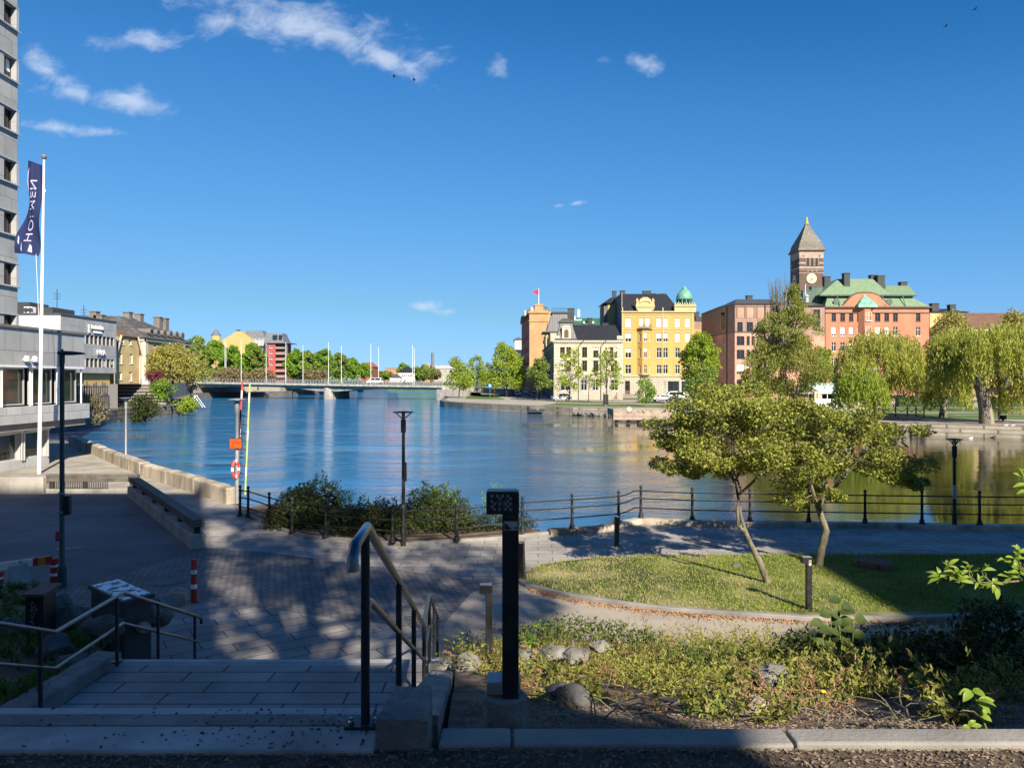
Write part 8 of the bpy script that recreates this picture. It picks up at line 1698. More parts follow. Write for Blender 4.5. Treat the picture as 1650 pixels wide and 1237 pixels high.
# ---------------------------------------------------------------- vehicles
def carmat(name, c): 
    m = pm(name, c, .28, .04, 1, spec=.5, coat=.6); return m
for n_, c_ in (('car_white', (.72, .72, .70)), ('car_silver', (.42, .44, .47)), ('car_blue', (.03, .06, .22)), ('car_green', (.10, .17, .16)), ('car_dark', (.03, .035, .04)), ('car_red', (.30, .03, .02))): carmat(n_, c_)
pm('tyre', (.02, .02, .02), .9); pm('headlamp', (.8, .8, .78), .2); pm('tail_light', (.5, .02, .02), .3)
PROF = {'suv': dict(L=4.4, W=1.82, H=1.62, body=[(-2.2, .45), (-2.18, .85), (-1.95, 1.02), (-.95, 1.08), (1.95, 1.08), (2.18, .95), (2.2, .45)], cab=[(-1.15, 1.06), (-.35, 1.56), (.3, 1.62), (1.35, 1.58), (2.02, 1.07)]),
        'hatch': dict(L=4.1, W=1.76, H=1.46, body=[(-2.05, .42), (-2.02, .75), (-1.8, .88), (-.9, .96), (1.8, .96), (2.02, .85), (2.05, .42)], cab=[(-1.05, .94), (-.3, 1.40), (.3, 1.46), (1.2, 1.42), (1.9, .95)]),
        'van': dict(L=5.0, W=1.95, H=2.0, body=[(-2.5, .45), (-2.48, .95), (-2.2, 1.1), (-1.7, 1.18), (2.42, 1.18), (2.48, .95), (2.5, .45)], cab=[(-1.85, 1.16), (-1.05, 1.92), (-.6, 2.0), (2.3, 2.0), (2.45, 1.17)])}
def car(kind, mat, label, x, y, z, rz, group=None, name='parked_car', cat='car'):
    """front faces -x; lofted body, tapered cabin, windows, wheels, lamps"""
    S = PROF[kind]; r = thing(name, label, cat, (0, 0, 0), 0, group); W2 = S['W']/2
    def loft(mb, prof, w0, w1, zref):
        zs = [p[1] for p in prof]; lo, hi = min(zs), max(zs); ring = []
        wid = lambda zz: w0+(w1-w0)*((zz-lo)/(hi-lo+1e-6))
        n = len(prof); vs = [(x_, -wid(z_), z_) for x_, z_ in prof]+[(x_, wid(z_), z_) for x_, z_ in prof]
        mb.add(vs, [(i, (i+1) % n, n+(i+1) % n, n+i) for i in range(n)]+[tuple(range(n-1, -1, -1)), tuple(range(n, 2*n))])
    m = MB(); loft(m, S['body'], W2, W2*.93, 0); loft(m, S['cab'], W2*.90, W2*.70, 0); m.build('body', M[mat], r, bevel=.05)
    c = S['cab']; zb, zt = c[0][1]+.07, S['H']-.12; m = MB()
    wz = lambda z_: (W2*.90+(W2*.70-W2*.90)*(z_-c[0][1])/(S['H']-c[0][1]))+.012
    fx = lambda z_: c[0][0]+(c[1][0]-c[0][0])*(z_-c[0][1])/(c[1][1]-c[0][1]); bx = lambda z_: c[-1][0]+(c[-2][0]-c[-1][0])*(z_-c[-1][1])/(c[-2][1]-c[-1][1])
    mid = (c[0][0]+c[-1][0])/2+.1
    for s in (-1, 1):
        for a0, a1, b0, b1 in ((fx(zb)+.28, mid-.05, fx(zt)+.14, mid-.05), (mid+.05, bx(zb)-.3, mid+.05, bx(zt)-.16)): m.add([(a0, s*wz(zb), zb), (a1, s*wz(zb), zb), (b1, s*wz(zt), zt), (b0, s*wz(zt), zt)], [(0, 1, 2, 3)])
    for fn, o in ((fx, -.02), (bx, .02)): m.add([(fn(zb)+o, -wz(zb)+.12, zb), (fn(zb)+o, wz(zb)-.12, zb), (fn(zt)+o, wz(zt)-.1, zt), (fn(zt)+o, -wz(zt)+.1, zt)], [(0, 1, 2, 3)])
    m.build('windows', M['glass'], r)
    for sx in (-.62, .62):
        for s in (-1, 1):
            wx = sx*S['L']/2; m = MB(); m.tube([(wx, s*(W2-.2), .33), (wx, s*(W2+.01), .33)], .33, 14); wl = m.build('wheel', M['tyre'], r); m = MB(); m.tube([(wx, s*(W2+.011), .33), (wx, s*(W2+.025), .33)], .2, 10); m.build('rim', M['alu'], wl)
    for s in (-1, 1):
        m = MB(); m.obox((-S['L']/2+.06, s*W2*.68, .78), (.14, .34, .14)); m.build('headlight', M['headlamp'], r); m = MB(); m.obox((S['L']/2-.05, s*W2*.74, .86), (.12, .24, .16)); m.build('tail_light', M['tail_light'], r)
    m = MB(); m.box(S['L']/2-.02, S['L']/2+.025, -.26, .26, .6, .72); m.box(-S['L']/2-.025, -S['L']/2+.02, -.26, .26, .5, .62); m.build('number_plate', M['white_paint'], r)
    r.location = (x, y, z); r.rotation_euler = (0, 0, rz); return r
def onz(px, py, z): return P(px, py, z)
p = onz(904.5, 645.8, RZ); car('suv', 'car_silver', 'silver grey car parked broadside before the cream corner house', p.x, p.y, RZ, R(4))
G = 'cars parked along the shaded street side'
for px, py, k, mt, lb_ in ((863, 640.2, 'suv', 'car_dark', 'dark car nearest in the row parked on the shaded street side'), (856.5, 637.5, 'hatch', 'car_green', 'grey green car second in the row parked on the shaded street side'), (850, 634.5, 'hatch', 'car_white', 'white car third in the row on the shaded street side'), (846, 632.2, 'suv', 'car_white', 'farther white car fourth in the row on the shaded street side')):
    p = onz(px, py, RZ); car(k, mt, lb_, p.x, p.y, RZ, R(78), G)
p = onz(833.5, 638, RZ); car('hatch', 'car_white', 'white car seen from behind between the street trees', p.x, p.y, RZ, R(95))
p = onz(782, 623, RZ+.0); car('hatch', 'car_blue', 'dark blue car far down the quay behind the blue sign', X_(782, 300), 300, RZ, R(100))
car('hatch', 'car_red', 'dark red car half hidden by the large street tree', X_(808, 250), 250, RZ, R(100))
p = onz(1066, 646.5, RZ); car('hatch', 'car_silver', 'silver car parked in front of the yellow house by the lamp', p.x, p.y, RZ, R(8))
car('van', 'car_white', 'white van half hidden behind the bush before the yellow house', X_(1085, 171), 171, RZ, R(5), None, 'parked_van', 'van')
car('van', 'car_white', 'white van half hidden behind the willow beside the park hedge', X_(1436, 134), 134, RZ, R(5), None, 'parked_van', 'van')
car('hatch', 'car_dark', 'dark car behind the park hedge right of the willow trunk', X_(1478, 138), 138, RZ, R(3))
vq = BQ(.655, 6.5, .02); tdir = math.atan2(-20.5, 80); car('van', 'car_white', 'white van driving left across the bridge', X_(604, vq[1]), vq[1], vq[2], tdir, None, 'van', 'van')
# ---------------------------------------------------------------- people and cyclists
def skin_mesh(name, pts, edges, radii, mat, sub=1):
    me = bpy.data.meshes.new(name); me.from_pydata([tuple(p) for p in pts], edges, []); o = bpy.data.objects.new(name, me); C.objects.link(o)
    sk = o.modifiers.new('s', 'SKIN'); sk.use_smooth_shade = True
    for v, rd in zip(me.skin_vertices[0].data, radii): v.radius = (rd, rd)
    me.skin_vertices[0].data[0].use_root = True
    sb = o.modifiers.new('b', 'SUBSURF'); sb.levels = sub
    dg = bpy.context.evaluated_depsgraph_get(); dg.update(); out = bpy.data.meshes.new_from_object(o.evaluated_get(dg)); bpy.data.objects.remove(o); out.materials.clear(); out.materials.append(mat); out.name = name; return out
def person(label, x, y, z, rz, pose='walk', top='car_dark', legs='dark_fill', hair='bark_dark', group=None):
    r = thing('person', label, 'person', (x, y, z), rz, group)
    if pose == 'ride': hip, kn, an, sh, hd, el, ha = (0, 0, .98), [(.34, .1, .78), (.30, -.1, .62)], [(.18, .1, .38), (.12, -.1, .22)], (.28, 0, 1.42), (.40, 0, 1.66), [(.42, .2, 1.22), (.42, -.2, 1.22)], [(.62, .22, 1.1), (.62, -.22, 1.1)]
    elif pose == 'walk': hip, kn, an, sh, hd, el, ha = (0, 0, .92), [(.16, .09, .5), (-.04, -.09, .49)], [(.16, .09, .08), (-.26, -.09, .14)], (.03, 0, 1.42), (.06, 0, 1.64), [(-.08, .23, 1.14), (.12, -.23, 1.14)], [(.04, .24, .9), (.26, -.24, .94)]
    else: hip, kn, an, sh, hd, el, ha = (0, 0, .92), [(.02, .09, .5), (.0, -.09, .5)], [(0, .1, .08), (0, -.1, .08)], (.0, 0, 1.42), (.04, 0, 1.64), [(-.02, .24, 1.14), (.02, -.24, 1.14)], [(.06, .24, .9), (.14, -.22, .92)]
    H, S_ = Vector(hip), Vector(sh); pts = [H]; ed = []; rd = [.13]
    def chain(frm, seq):
        k = frm
        for q, rr_ in seq: pts.append(Vector(q)); rd.append(rr_); ed.append((k, len(pts)-1)); k = len(pts)-1
        return k
    ch = chain(0, [(H.lerp(S_, .5), .13), (H.lerp(S_, .88), .15)]); nk = chain(ch, [(S_+Vector((0, 0, .07)), .06), (Vector(hd), .10), (Vector(hd)+Vector((.02, 0, .1)), .085)])
    for i, s in enumerate((1, -1)): chain(ch, [(S_+Vector((0, s*.18, -.04)), .07), (el[i], .05), (ha[i], .04), (Vector(ha[i])+Vector((.05, 0, -.07)), .03)])
    for i, s in enumerate((1, -1)): chain(0, [(H+Vector((0, s*.1, -.08)), .10), (kn[i], .065), (an[i], .045), (Vector(an[i])+Vector((.17, 0, -.04)), .04)])
    link('body', skin_mesh('body', pts, ed, rd, M['skin']), r)
    def sub(name, seqs, mat):
        nonlocal pts, ed, rd; P0 = seqs[0][0]; pts = [Vector(P0[0])]; ed = []; rd = [P0[1]]; k0 = chain(0, seqs[0][1:])
        for fr, s in seqs[1:]: chain(fr, s)
        link(name, skin_mesh(name, pts, ed, rd, M[mat]), r)
    sub('jacket', [[(H+Vector((0, 0, -.02)), .15), (H.lerp(S_, .5), .15), (H.lerp(S_, .9), .17)]]+[(2, [(S_+Vector((0, s*.19, -.04)), .085), (el[i], .065), (Vector(el[i]).lerp(Vector(ha[i]), .85), .052)]) for i, s in enumerate((1, -1))], top)
    sub('trousers', [[(H+Vector((0, 0, .04)), .15), (H+Vector((0, 0, -.03)), .14)]]+[(1, [(H+Vector((0, s*.1, -.1)), .115), (kn[i], .085), (Vector(kn[i]).lerp(Vector(an[i]), .9), .065)]) for i, s in enumerate((1, -1))], legs)
    m = MB(); hv = Vector(hd); m.lathe([(.06, -.08), (.11, -.02), (.115, .08), (.09, .15), (.02, .19)], (hv.x-.02, 0, hv.z), 10); o = m.build('hair', M[hair], None, smooth=True); o.parent = r
    return r
def bicycle(label, x, y, z, rz, mat='black_iron'):
    r = thing('bicycle', label, 'bicycle', (0, 0, 0))
    for wx in (-.52, .54):
        m = MB(); m.tube([(wx+.33*math.cos(2*math.pi*k/20), 0, .34+.33*math.sin(2*math.pi*k/20)) for k in range(21)], .022, 5); w = m.build('wheel', M['tyre'], r); m = MB()
        for k in range(5): a = math.pi*k/5; m.tube([(wx-.32*math.cos(a), 0, .34-.32*math.sin(a)), (wx+.32*math.cos(a), 0, .34+.32*math.sin(a))], .005, 3)
        m.build('spokes', M['galvanised'], w)
    m = MB(); q = {'bb': (-.06, 0, .3), 'st': (-.2, 0, .86), 'hd': (.36, 0, .82), 'r': (-.52, 0, .34), 'f': (.54, 0, .34)}
    for a, b in (('bb', 'st'), ('bb', 'hd'), ('st', 'hd'), ('r', 'bb'), ('r', 'st'), ('hd', 'f')): m.tube([q[a], q[b]], .02, 5)
    m.build('frame', M[mat], r); m = MB(); m.tube([(.34, 0, .82), (.33, 0, 1.06), (.45, .26, 1.06)], .015, 5); m.tube([(.33, 0, 1.06), (.45, -.26, 1.06)], .015, 5); m.build('handlebar', M['galvanised'], r); m = MB(); m.obox((-.22, 0, .92), (.26, .14, .06)); m.build('saddle', M['dark_fill'], r)
    r.location = (x, y, z); r.rotation_euler = (0, 0, rz)
Yc = 160; bicycle('bicycle ridden past the cream house', X_(991, Yc), Yc, RZ, R(0)); person('cyclist in reddish jacket riding past the cream house', X_(991, Yc), Yc, RZ, 0, 'ride', 'red_paint', 'dark_fill')
for px, rz, lb_ in ((651, 0, 'dark bicycle ridden right of the van on the bridge'), (581, 180, 'bicycle ridden behind the van on the bridge, left of it')):
    k = min(range(401), key=lambda j: abs(CX+F*BQ(j/400, 1.3, 0)[0]/BQ(j/400, 1.3, 0)[1]-px)); q = BQ(k/400, 1.3, 0); bicycle(lb_, *q, tdir+R(rz)); person(lb_.replace('dark bicycle ridden', 'cyclist in dark clothes riding').replace('bicycle ridden', 'cyclist in grey clothes riding'), *q, tdir+R(rz), 'ride', 'car_dark' if rz == 0 else 'galvanised', 'dark_fill')
Yc = 84; person('person in pale jacket standing on the lawn right of the large willow', X_(1610, Yc), Yc, RZ, R(200), 'walk', 'curtain', 'galvanised'); 
m = MB(); m.box(X_(1616, Yc)-.25, X_(1616, Yc)+.25, Yc-.3, Yc+.3, RZ+.15, RZ+.62); m.lathe([(.14, 0), (.14, .14)], (X_(1616, Yc), Yc, RZ), 8); tag(m.build('bag', M['dark_fill'], None, (X_(1616, Yc), Yc, RZ), bevel=.06), 'dark bag or trolley next to the person on the lawn', 'bag')
Yc = 215; person('person in dark clothes walking on the quay behind the leftmost quay tree', X_(758, Yc), Yc, RZ, R(80), 'walk', 'car_dark', 'dark_fill')
Yc = 118; person('person in dark clothes standing left of the white van under the willow', X_(1427, Yc), Yc, RZ, R(30), 'stand', 'dark_fill', 'galvanised')
person('person in red jacket standing in front of the white van under the willow', X_(1440, Yc), Yc, RZ, R(150), 'stand', 'red_faded', 'dark_fill')
# ---------------------------------------------------------------- quay furniture on the right bank
def boat():
    c = P(880, 665, WZ); r = thing('motor_boat', 'grey open motor boat moored against the right quay wall', 'boat', (0, 0, 0)); st = [(-3.0, .95, .30, .55), (-1.5, 1.05, .22, .55), (.5, 1.0, .2, .62), (2.0, .7, .28, .74), (3.0, .06, .62, .9)]
    vs = []
    for x, w_, k, t in st: vs += [(x, -w_, t), (x, -w_*.86, .22), (x, 0, k-.42), (x, w_*.86, .22), (x, w_, t)]
    m = MB(); m.add(vs, [(5*i+j, 5*i+j+1, 5*i+6+j, 5*i+5+j) for i in range(4) for j in range(4)]+[(0, 1, 2, 3, 4)]); h = m.build('hull', M['zinc'], r); sd = h.modifiers.new('t', 'SOLIDIFY'); sd.thickness = .06
    m = MB(); m.tube([(x, -w_, t) for x, w_, k, t in st]+[(x, w_, t) for x, w_, k, t in st[::-1]], .06, 6); m.build('gunwale', M['black_iron'], r)
    m = MB(); m.box(-2.6, 1.6, -.85, .85, .28, .32); m.build('floor', M['galvanised'], r); m = MB(); m.box(-1.6, -1.2, -.8, .8, .32, .62); m.box(.4, .8, -.75, .75, .32, .62); m.build('bench', M['white_paint'], r)
    m = MB(); m.box(-.5, .0, -.25, .35, .32, 1.05); m.build('console', M['white_paint'], r); m = MB(); m.add([(-.0, -.3, 1.05), (-.0, .4, 1.05), (-.18, .36, 1.4), (-.18, -.26, 1.4)], [(0, 1, 2, 3)]); m.build('windscreen', M['glass'], r)
    m = MB(); m.box(-3.4, -3.02, -.22, .22, .3, 1.1); m.box(-3.35, -3.15, -.08, .08, -.6, .3); m.build('outboard_motor', M['dark_fill'], r, bevel=.04)
    m = MB()
    for s in (-1, 1): m.tube([(1.2, s*.9, .68), (1.2, s*.85, 1.0), (2.6, s*.3, 1.15)], .025, 5)
    m.build('hand_rail', M['steel'], r); r.location = (c.x, c.y-1.6, WZ+.02); r.rotation_euler = (0, 0, R(-14)); r.scale = (1.03, 1, 1)
boat()
def jetty():
    Y = 100; x0, x1 = X_(989, Y), X_(1092, Y); z = lambda py: Z_(py, Y); r = thing('jetty', 'pale wooden jetty with plank parapet on dark piles in the river', 'jetty', (x0, Y, WZ))
    m = MB(); m.box(x0, x1, Y, Y+6.5, z(670), z(669)); m.build('deck', M['jetty_wood'], r); m = MB(); m.box(x0, x1, Y-.08, Y-.003, z(669)+.005, z(659.5)); m.box(x0-.08, x0-.003, Y, Y+6, z(669)+.005, z(659.5)); m.build('parapet', M['jetty_wood'], r)
    m = MB(); m.box(x0-.1, x1, Y-.25, Y-.082, z(676.5), z(669)); m.build('beam', M['jetty_wood'], r); m = MB()
    for k in range(5): m.box(x0, x1, Y-.29, Y-.252, z(676.2-k*1.4), z(676.2-k*1.4)+.05) if k in (0, 4) else None
    m.box(x0-.15, x1, Y-.12, Y+.1, z(659.5)+.003, z(659.5)+.1); m.build('trim', M['jetty_wood'], r)
    for px, w_ in ((994, .38), (1013, .5), (1031, .65), (1051, .3), (1072, .4)): m = MB(); m.tube([(X_(px, Y), Y+.3, WZ-1.5), (X_(px, Y), Y+.3, z(676.5))], w_*.55, 8); m.build('pile', M['dark_wood'], r)
    rr = random.Random(6); m = MB()
    for k in range(16): x = x0+.4+rr.random()*(x1-x0-1); pts = [(x+rr.uniform(-.22, .22), Y-.085, z(668)+rr.uniform(.1, .6)) for _ in range(5)]; m.tube(pts, .022, 3)
    m.build('graffiti', M['frame_brown'], r)
    m = MB(); cx_ = X_(1013.5, Y); cz = z(659.5); m.tube([(cx_, Y-.16, cz), (cx_, Y-.13, cz)], .34, 20); s = m.build('round_sign', M['white_paint'], r); m = MB(); m.tube([(cx_+.27*math.cos(2*math.pi*k/20), Y-.17, cz+.27*math.sin(2*math.pi*k/20)) for k in range(21)], .03, 4); m.tube([(cx_-.16, Y-.17, cz+.16), (cx_+.16, Y-.17, cz-.16)], .025, 4); m.build('red_symbol', M['red_paint'], s)
jetty()
def adcol():
    Y = 134; x = X_(976, Y); r = thing('poster_pillar', 'black advertising pillar on the quay verge in front of the cream house', 'pillar', (x, Y, RZ)); m = MB(); m.box(x-.46, x+.46, Y-.18, Y+.18, RZ+.12, Z_(635.5, Y)); m.build('cabinet', M['black_paint'], r, bevel=.03); m = MB(); m.box(x-.2, x+.2, Y-.12, Y+.12, RZ, RZ+.119); m.build('foot', M['concrete'], r); m = MB(); m.box(x-.1, x+.04, Y-.19, Y-.182, RZ+.5, Z_(638, Y)); m.build('poster', M['frame_dark'], r)
    m = MB(); xx = x-.3; m.lathe([(.05, 0), (.15, .1), (.17, .3), (.12, .45), (.02, .5)], (xx, Y, Z_(635.5, Y)), 8); m.build('orange_top', M['plaster_orange'], r)
adcol()
def sign(label, px, Y, h, plate, mat, zb=RZ, round_=False):
    x = X_(px, Y); r = thing('road_sign', label, 'sign', (x, Y, zb)); m = MB(); m.tube([(x, Y, zb), (x, Y, zb+h)], .05, 6); m.build('pole', M['galvanised'], r); m = MB()
    if round_: m.tube([(x, Y-.07, zb+h-.35), (x, Y-.05, zb+h-.35)], plate/2, 16)
    else: m.box(x-plate/2, x+plate/2, Y-.08, Y-.055, zb+h-plate*1.05, zb+h)
    return r, m.build('plate', M[mat], r), x
r, s, x = sign('square blue sign on a thin post at the quay tip', 789.5, 192, 3.6, .85, 'sign_blue'); m = MB(); m.box(x-.12, x+.12, 191.9, 191.915, RZ+2.95, RZ+3.35); m.build('symbol', M['white_paint'], s)
sign('white parking sign among the shaded street trees', 865, 175, 3.1, .55, 'white_paint'); sign('round purple blue sign before the office block', 1179.5, 140, 3.2, .6, 'flag_blue', RZ, True)
m = MB(); b = P(796.5, 639, RZ); m.box(b.x-.14, b.x+.14, b.y-.14, b.y+.14, RZ, RZ+2.4); tag(m.build('wooden_post', M['plaster_orange'], None, b, bevel=.02), 'thick reddish wooden post on the verge beside the blue sign', 'post')
fork_lamp('grey street lamp before the ground floor of the yellow house', (X_(1071.5, 145), 145, RZ), 4.3, 'galvanised', 'galvanised', .9)
fork_lamp('grey street lamp beside the white kiosk', (X_(1289.5, 118), 118, RZ), 4.9, 'galvanised', 'galvanised', .9)
fork_lamp('thin lamp post near the bridge abutment on the left', (X_(301, 130), 130, -3.0), 4.0, 'galvanised', 'galvanised', .7)
b = (X_(274, 112), 112, SZ-1.6); r = thing('lantern_lamp', 'old style black lantern on a post before the olive tree', 'street lamp', b); m = MB(); m.tube([b, (b[0], b[1], Z_(595, 112))], .07, 6); m.build('pole', M['black_iron'], r); m = MB(); m.lathe([(.12, 0), (.24, .5), (.26, .52), (.12, .75), (.04, .9)], (b[0], b[1], Z_(595, 112)), 6); m.build('lantern', M['glass'], r)
m = MB(); x = X_(184.5, 108); m.tube([(x, 108, SZ-3), (x, 108, Z_(588, 108))], .08, 6); tag(m.build('wooden_pole', M['jetty_wood'], None, (x, 108, SZ)), 'plain wooden pole in front of the ochre house', 'pole')
m = MB(); x = X_(307.5, 136); m.tube([(x, 136, SZ-3), (x, 136, Z_(602, 136))], .12, 8); tag(m.build('pale_post', M['plaster_pink'], None, (x, 136, SZ)), 'short pale pinkish post at the bridge abutment', 'post')
m = MB(); a = W(313, 640, 140); 
for k in (0, .9): m.tube([(a.x+k*.5, a.y, a.z+.3), (a.x+k*.5+1.6, a.y, a.z-1.9)], .055, 5)
m.tube([(a.x, a.y, a.z+.3), (a.x+.6, a.y, a.z+.3)], .09, 5); m.tube([(a.x, a.y, a.z+.3), (a.x, a.y, a.z-1.4)], .09, 5)
tag(m.build('boat_ladder', M['white_paint'], None, (a.x, a.y, WZ)), 'white metal ladder frame leaning at the dark bridge abutment', 'ladder')
def quay_ladder(label, px, Y, rz, h=1.15, w_=.5):
    r = thing('quay_ladder', label, 'ladder', (X_(px, Y), Y, WZ)); x = X_(px, Y); m = MB()
    for s in (0, w_*2): m.tube([(x+s, Y, WZ-.3), (x+s, Y, WZ+h)], .05, 6)
    m.build('rail', M['black_iron'], r); m = MB()
    for k in range(4): m.box(x-.05, x+w_*2+.05, Y-.05, Y+.05, WZ+.1+k*.3, WZ+.2+k*.3)
    m.build('rung', M['black_iron'], r)
quay_ladder('black ladder hanging on the right quay wall left of the large willow', 1478, 78.4, 0, 1.3, .55); quay_ladder('small black ladder on the quay wall right of the moored boat', 903, 131.5, 0, 1.2, .3)
# white pavilion, kiosk, white railing, terrace and chain fence below the willow
Y = 112
r = thing('canopy_pavilion', 'cafe pavilion with pale green sloping canopy roof behind the willow', 'pavilion', (X_(1300, Y), Y, RZ)); x0, x1 = X_(1304, Y), X_(1372, Y)
m = MB(); m.add([(x0, Y+4, Z_(616.5, Y)), (x1-.6, Y+4, Z_(617, Y)), (x1, Y-1, Z_(632, Y)), (x0+1.3, Y-1, Z_(631, Y)), (x0, Y+4, Z_(616.5, Y)-.15), (x1-.6, Y+4, Z_(617, Y)-.15), (x1, Y-1, Z_(632, Y)-.15), (x0+1.3, Y-1, Z_(631, Y)-.15)], [(3, 2, 1, 0), (4, 5, 6, 7), (0, 1, 5, 4), (1, 2, 6, 5), (2, 3, 7, 6), (3, 0, 4, 7)]); m.build('canopy', pm('canopy_green', (.46, .60, .52), .7, .12, .8), r)
m = MB(); m.box(x0+1, x1-1, Y+2, Y+4, RZ, Z_(632, Y)); m.build('wall', M['dark_fill'], r); m = MB()
for k in range(6): xx = x0+1.5+k*(x1-x0-2)/5; m.tube([(xx, Y-.8, RZ), (xx, Y-.8, Z_(632, Y))], .06, 6)
m.build('post', M['white_paint'], r); m = MB(); m.box(x0+1.2, x1-.2, Y-1.05, Y-.98, Z_(634, Y), Z_(632, Y)); m.build('valance', M['white_paint'], r)
Y = 110; r = thing('kiosk', 'small kiosk with flat pale green roof and red striped side panel', 'kiosk', (X_(1285, Y), Y, RZ)); x0, x1 = X_(1279, Y), X_(1306, Y); m = MB(); m.box(x0+.4, x1-.3, Y, Y+3, RZ, Z_(634, Y)); m.build('wall', M['red_panel'], r); m = MB(); m.add([(x0, Y-.8, Z_(634, Y)), (x1, Y-.8, Z_(634, Y)), (x1, Y+3, Z_(628, Y)), (x0+.8, Y+3, Z_(628, Y)), (x0, Y-.8, Z_(634, Y)+.15), (x1, Y-.8, Z_(634, Y)+.15), (x1, Y+3, Z_(628, Y)+.15), (x0+.8, Y+3, Z_(628, Y)+.15)], [(3, 2, 1, 0), (4, 5, 6, 7), (0, 1, 5, 4), (1, 2, 6, 5), (2, 3, 7, 6), (3, 0, 4, 7)]); m.build('roof', M['canopy_green'], r)
m = MB(); m.box(X_(1308, Y), X_(1318, Y), Y-1, Y+.5, RZ, Z_(630, Y)); m.build('side_panel', M['trim_cream'], r); m = MB(); m.box(X_(1311.5, Y), X_(1313, Y), Y-1.02, Y-1.003, RZ+.4, Z_(633, Y)); m.build('red_stripe', M['red_paint'], r)
m = MB(); m.tube([(X_(1299.5, Y), Y-.7, RZ), (X_(1299.5, Y), Y-.7, Z_(634, Y))], .06, 6); m.build('post', M['galvanised'], r)
Y = 106; r = thing('white_railing', 'white picket railing around the cafe terrace under the willow', 'railing', (X_(1320, Y), Y, RZ)); x0, x1 = X_(1319, Y), X_(1392, Y); m = MB()
for z0 in (RZ+.3, RZ+1.1): m.box(x0, x1, Y-.04, Y+.04, z0, z0+.12)
m.box(x0+.3, x1-1, Y+2-.04, Y+2.04, RZ+1.7, RZ+1.85); m.build('rail', M['white_paint'], r); m = MB()
for k in range(46): xx = x0+k*(x1-x0)/45; m.box(xx-.05, xx+.05, Y-.06, Y-.042, RZ+.1, RZ+1.3)
for k in range(30): xx = x0+.4+k*(x1-x0-1.4)/29; m.box(xx-.06, xx+.06, Y+1.95, Y+1.99, RZ+1.1, RZ+1.7)
m.build('pickets', M['frame_white'], r)
m = MB(); Y = 92; m.prism([(X_(1396, 92), 92), (X_(1405, 86), 86), (X_(1483, 85), 85), (X_(1487, 92), 92)], RZ, Z_(672, 86)); tag(m.build('stone_terrace', M['granite_wall'], None, (X_(1440, 88), 88, RZ)), 'low pale stone terrace edge beside the leaning willow trunk', 'terrace')
r = thing('chain_fence', 'black chain fence on iron posts along the stone terrace below the willow', 'fence', (X_(1440, 88), 88, RZ)); pl = [(1402, 90), (1424, 88), (1443, 87), (1462, 86.5), (1476, 86.3), (1489, 86)]; zt = Z_(672, 86); pv = [Vector((X_(a, y), y, zt)) for a, y in pl]
for q in pv: m = MB(); m.lathe([(.07, 0), (.07, 1.15), (.1, 1.2), (.02, 1.32)], q, 8); m.build('post', M['black_iron'], r)
for a, b in zip(pv, pv[1:]):
    m = MB()
    for h, sag in ((1.05, .35), (.6, .3)): m.tube([a.lerp(b, t/8)+Vector((0, 0, h-sag*(1-(t/4-1)**2))) for t in range(9)], .028, 4)
    m.tube([a+Vector((0, 0, .1)), b+Vector((0, 0, 1.0))], .02, 4); m.tube([a+Vector((0, 0, 1.0)), b+Vector((0, 0, .1))], .02, 4); m.build('chain', M['black_iron'], r)
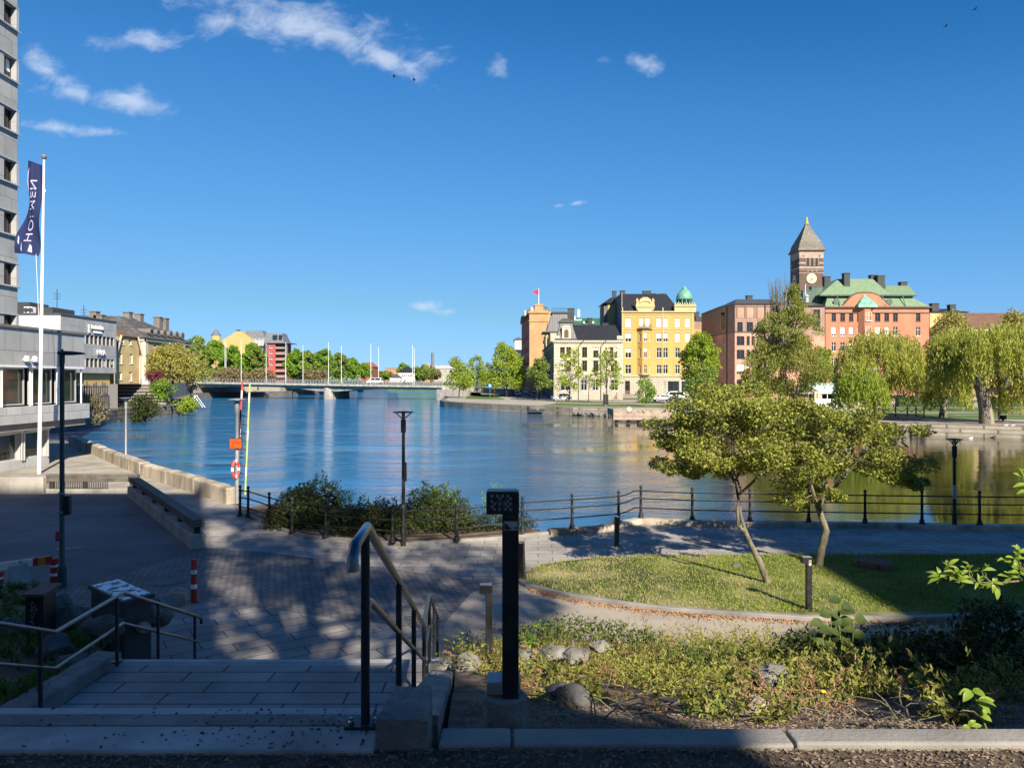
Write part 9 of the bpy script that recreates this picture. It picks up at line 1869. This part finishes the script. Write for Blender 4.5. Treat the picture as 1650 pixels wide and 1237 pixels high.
# loose stones at the foot of the quay, ducks and gulls
rr = random.Random(3); m = MB(); V = []
for k in range(60): px = rr.uniform(925, 990); q = P(px, 669.5+rr.uniform(-2, 1), WZ); q.y -= .2
stones = bmesh.new()
for k in range(150):
    t = rr.random(); x = 9.8+(18-9.8)*t; y = 124.9+(118-124.9)*t-rr.uniform(.1, 1.4); mt = Matrix.Translation((x, y, WZ+rr.uniform(-.05, .5))) @ Euler((rr.random()*6, rr.random()*6, rr.random()*6)).to_matrix().to_4x4() @ Matrix.Diagonal((rr.uniform(.2, .5), rr.uniform(.2, .4), rr.uniform(.15, .3), 1)); bmesh.ops.create_icosphere(stones, subdivisions=1, radius=1, matrix=mt)
me = bpy.data.meshes.new('rubble'); stones.to_mesh(me); stones.free(); me.materials.append(M['rock']); tag(link('rubble', me, None, (0, 0, 0)), 'rubble stones piled along the foot of the quay left of the jetty', 'rubble', None, 'stuff')
def bird(label, px, py, Y, s, flying=True, mat='dark_fill'):
    c = W(px, py, Y); r = thing('bird', label, 'bird', c); m = MB(); m.tube([c+Vector((-.2*s, 0, 0)), c+Vector((-.1*s, 0, .03*s)), c+Vector((.08*s, 0, .03*s)), c+Vector((.2*s, 0, .05*s)), c+Vector((.27*s, 0, .04*s))], [.02*s, .07*s, .075*s, .045*s, .01*s], 8); m.build('body', M[mat], r, smooth=True); m = MB()
    if flying:
        for q in (-1, 1): m.add([tuple(c+Vector((-.08*s, 0, .05*s))), tuple(c+Vector((.1*s, 0, .05*s))), tuple(c+Vector((.06*s, q*.3*s, .18*s))), tuple(c+Vector((-.06*s, q*.3*s, .18*s))), tuple(c+Vector((-.1*s, q*.6*s, .08*s)))], [(0, 1, 2, 3), (3, 2, 4)])
    else: m.lathe([(.02*s, 0), (.05*s, .04*s), (.045*s, .08*s), (.01*s, .11*s)], tuple(c+Vector((.16*s, 0, .03*s))), 8)
    m.build('wings' if flying else 'head', M[mat], r); r.rotation_euler = (0, 0, R(70)) if 0 else (0, 0, 0)
for px, py, lb_ in ((635, 124, 'tiny dark bird flying below the big cloud, left of two'), (667, 129.5, 'tiny dark bird flying below the big cloud tip, right of two'), (1524, 43, 'tiny dark bird high in the right sky, lower one'), (1571, 16, 'tiny dark bird near the top right corner')): bird(lb_, px, py, 90, 1.0)
for px, lb_ in ((1621, 'white gull standing on the quay edge right of the large willow, left of two'), (1632, 'white gull standing on the quay edge, right of two')): bird(lb_, px, 685.5, 73.5, .9, False, 'white_paint')
bird('white gull floating by the foot of the quay below the large willow', 1564, 706, 74.4, 1.0, False, 'white_paint')
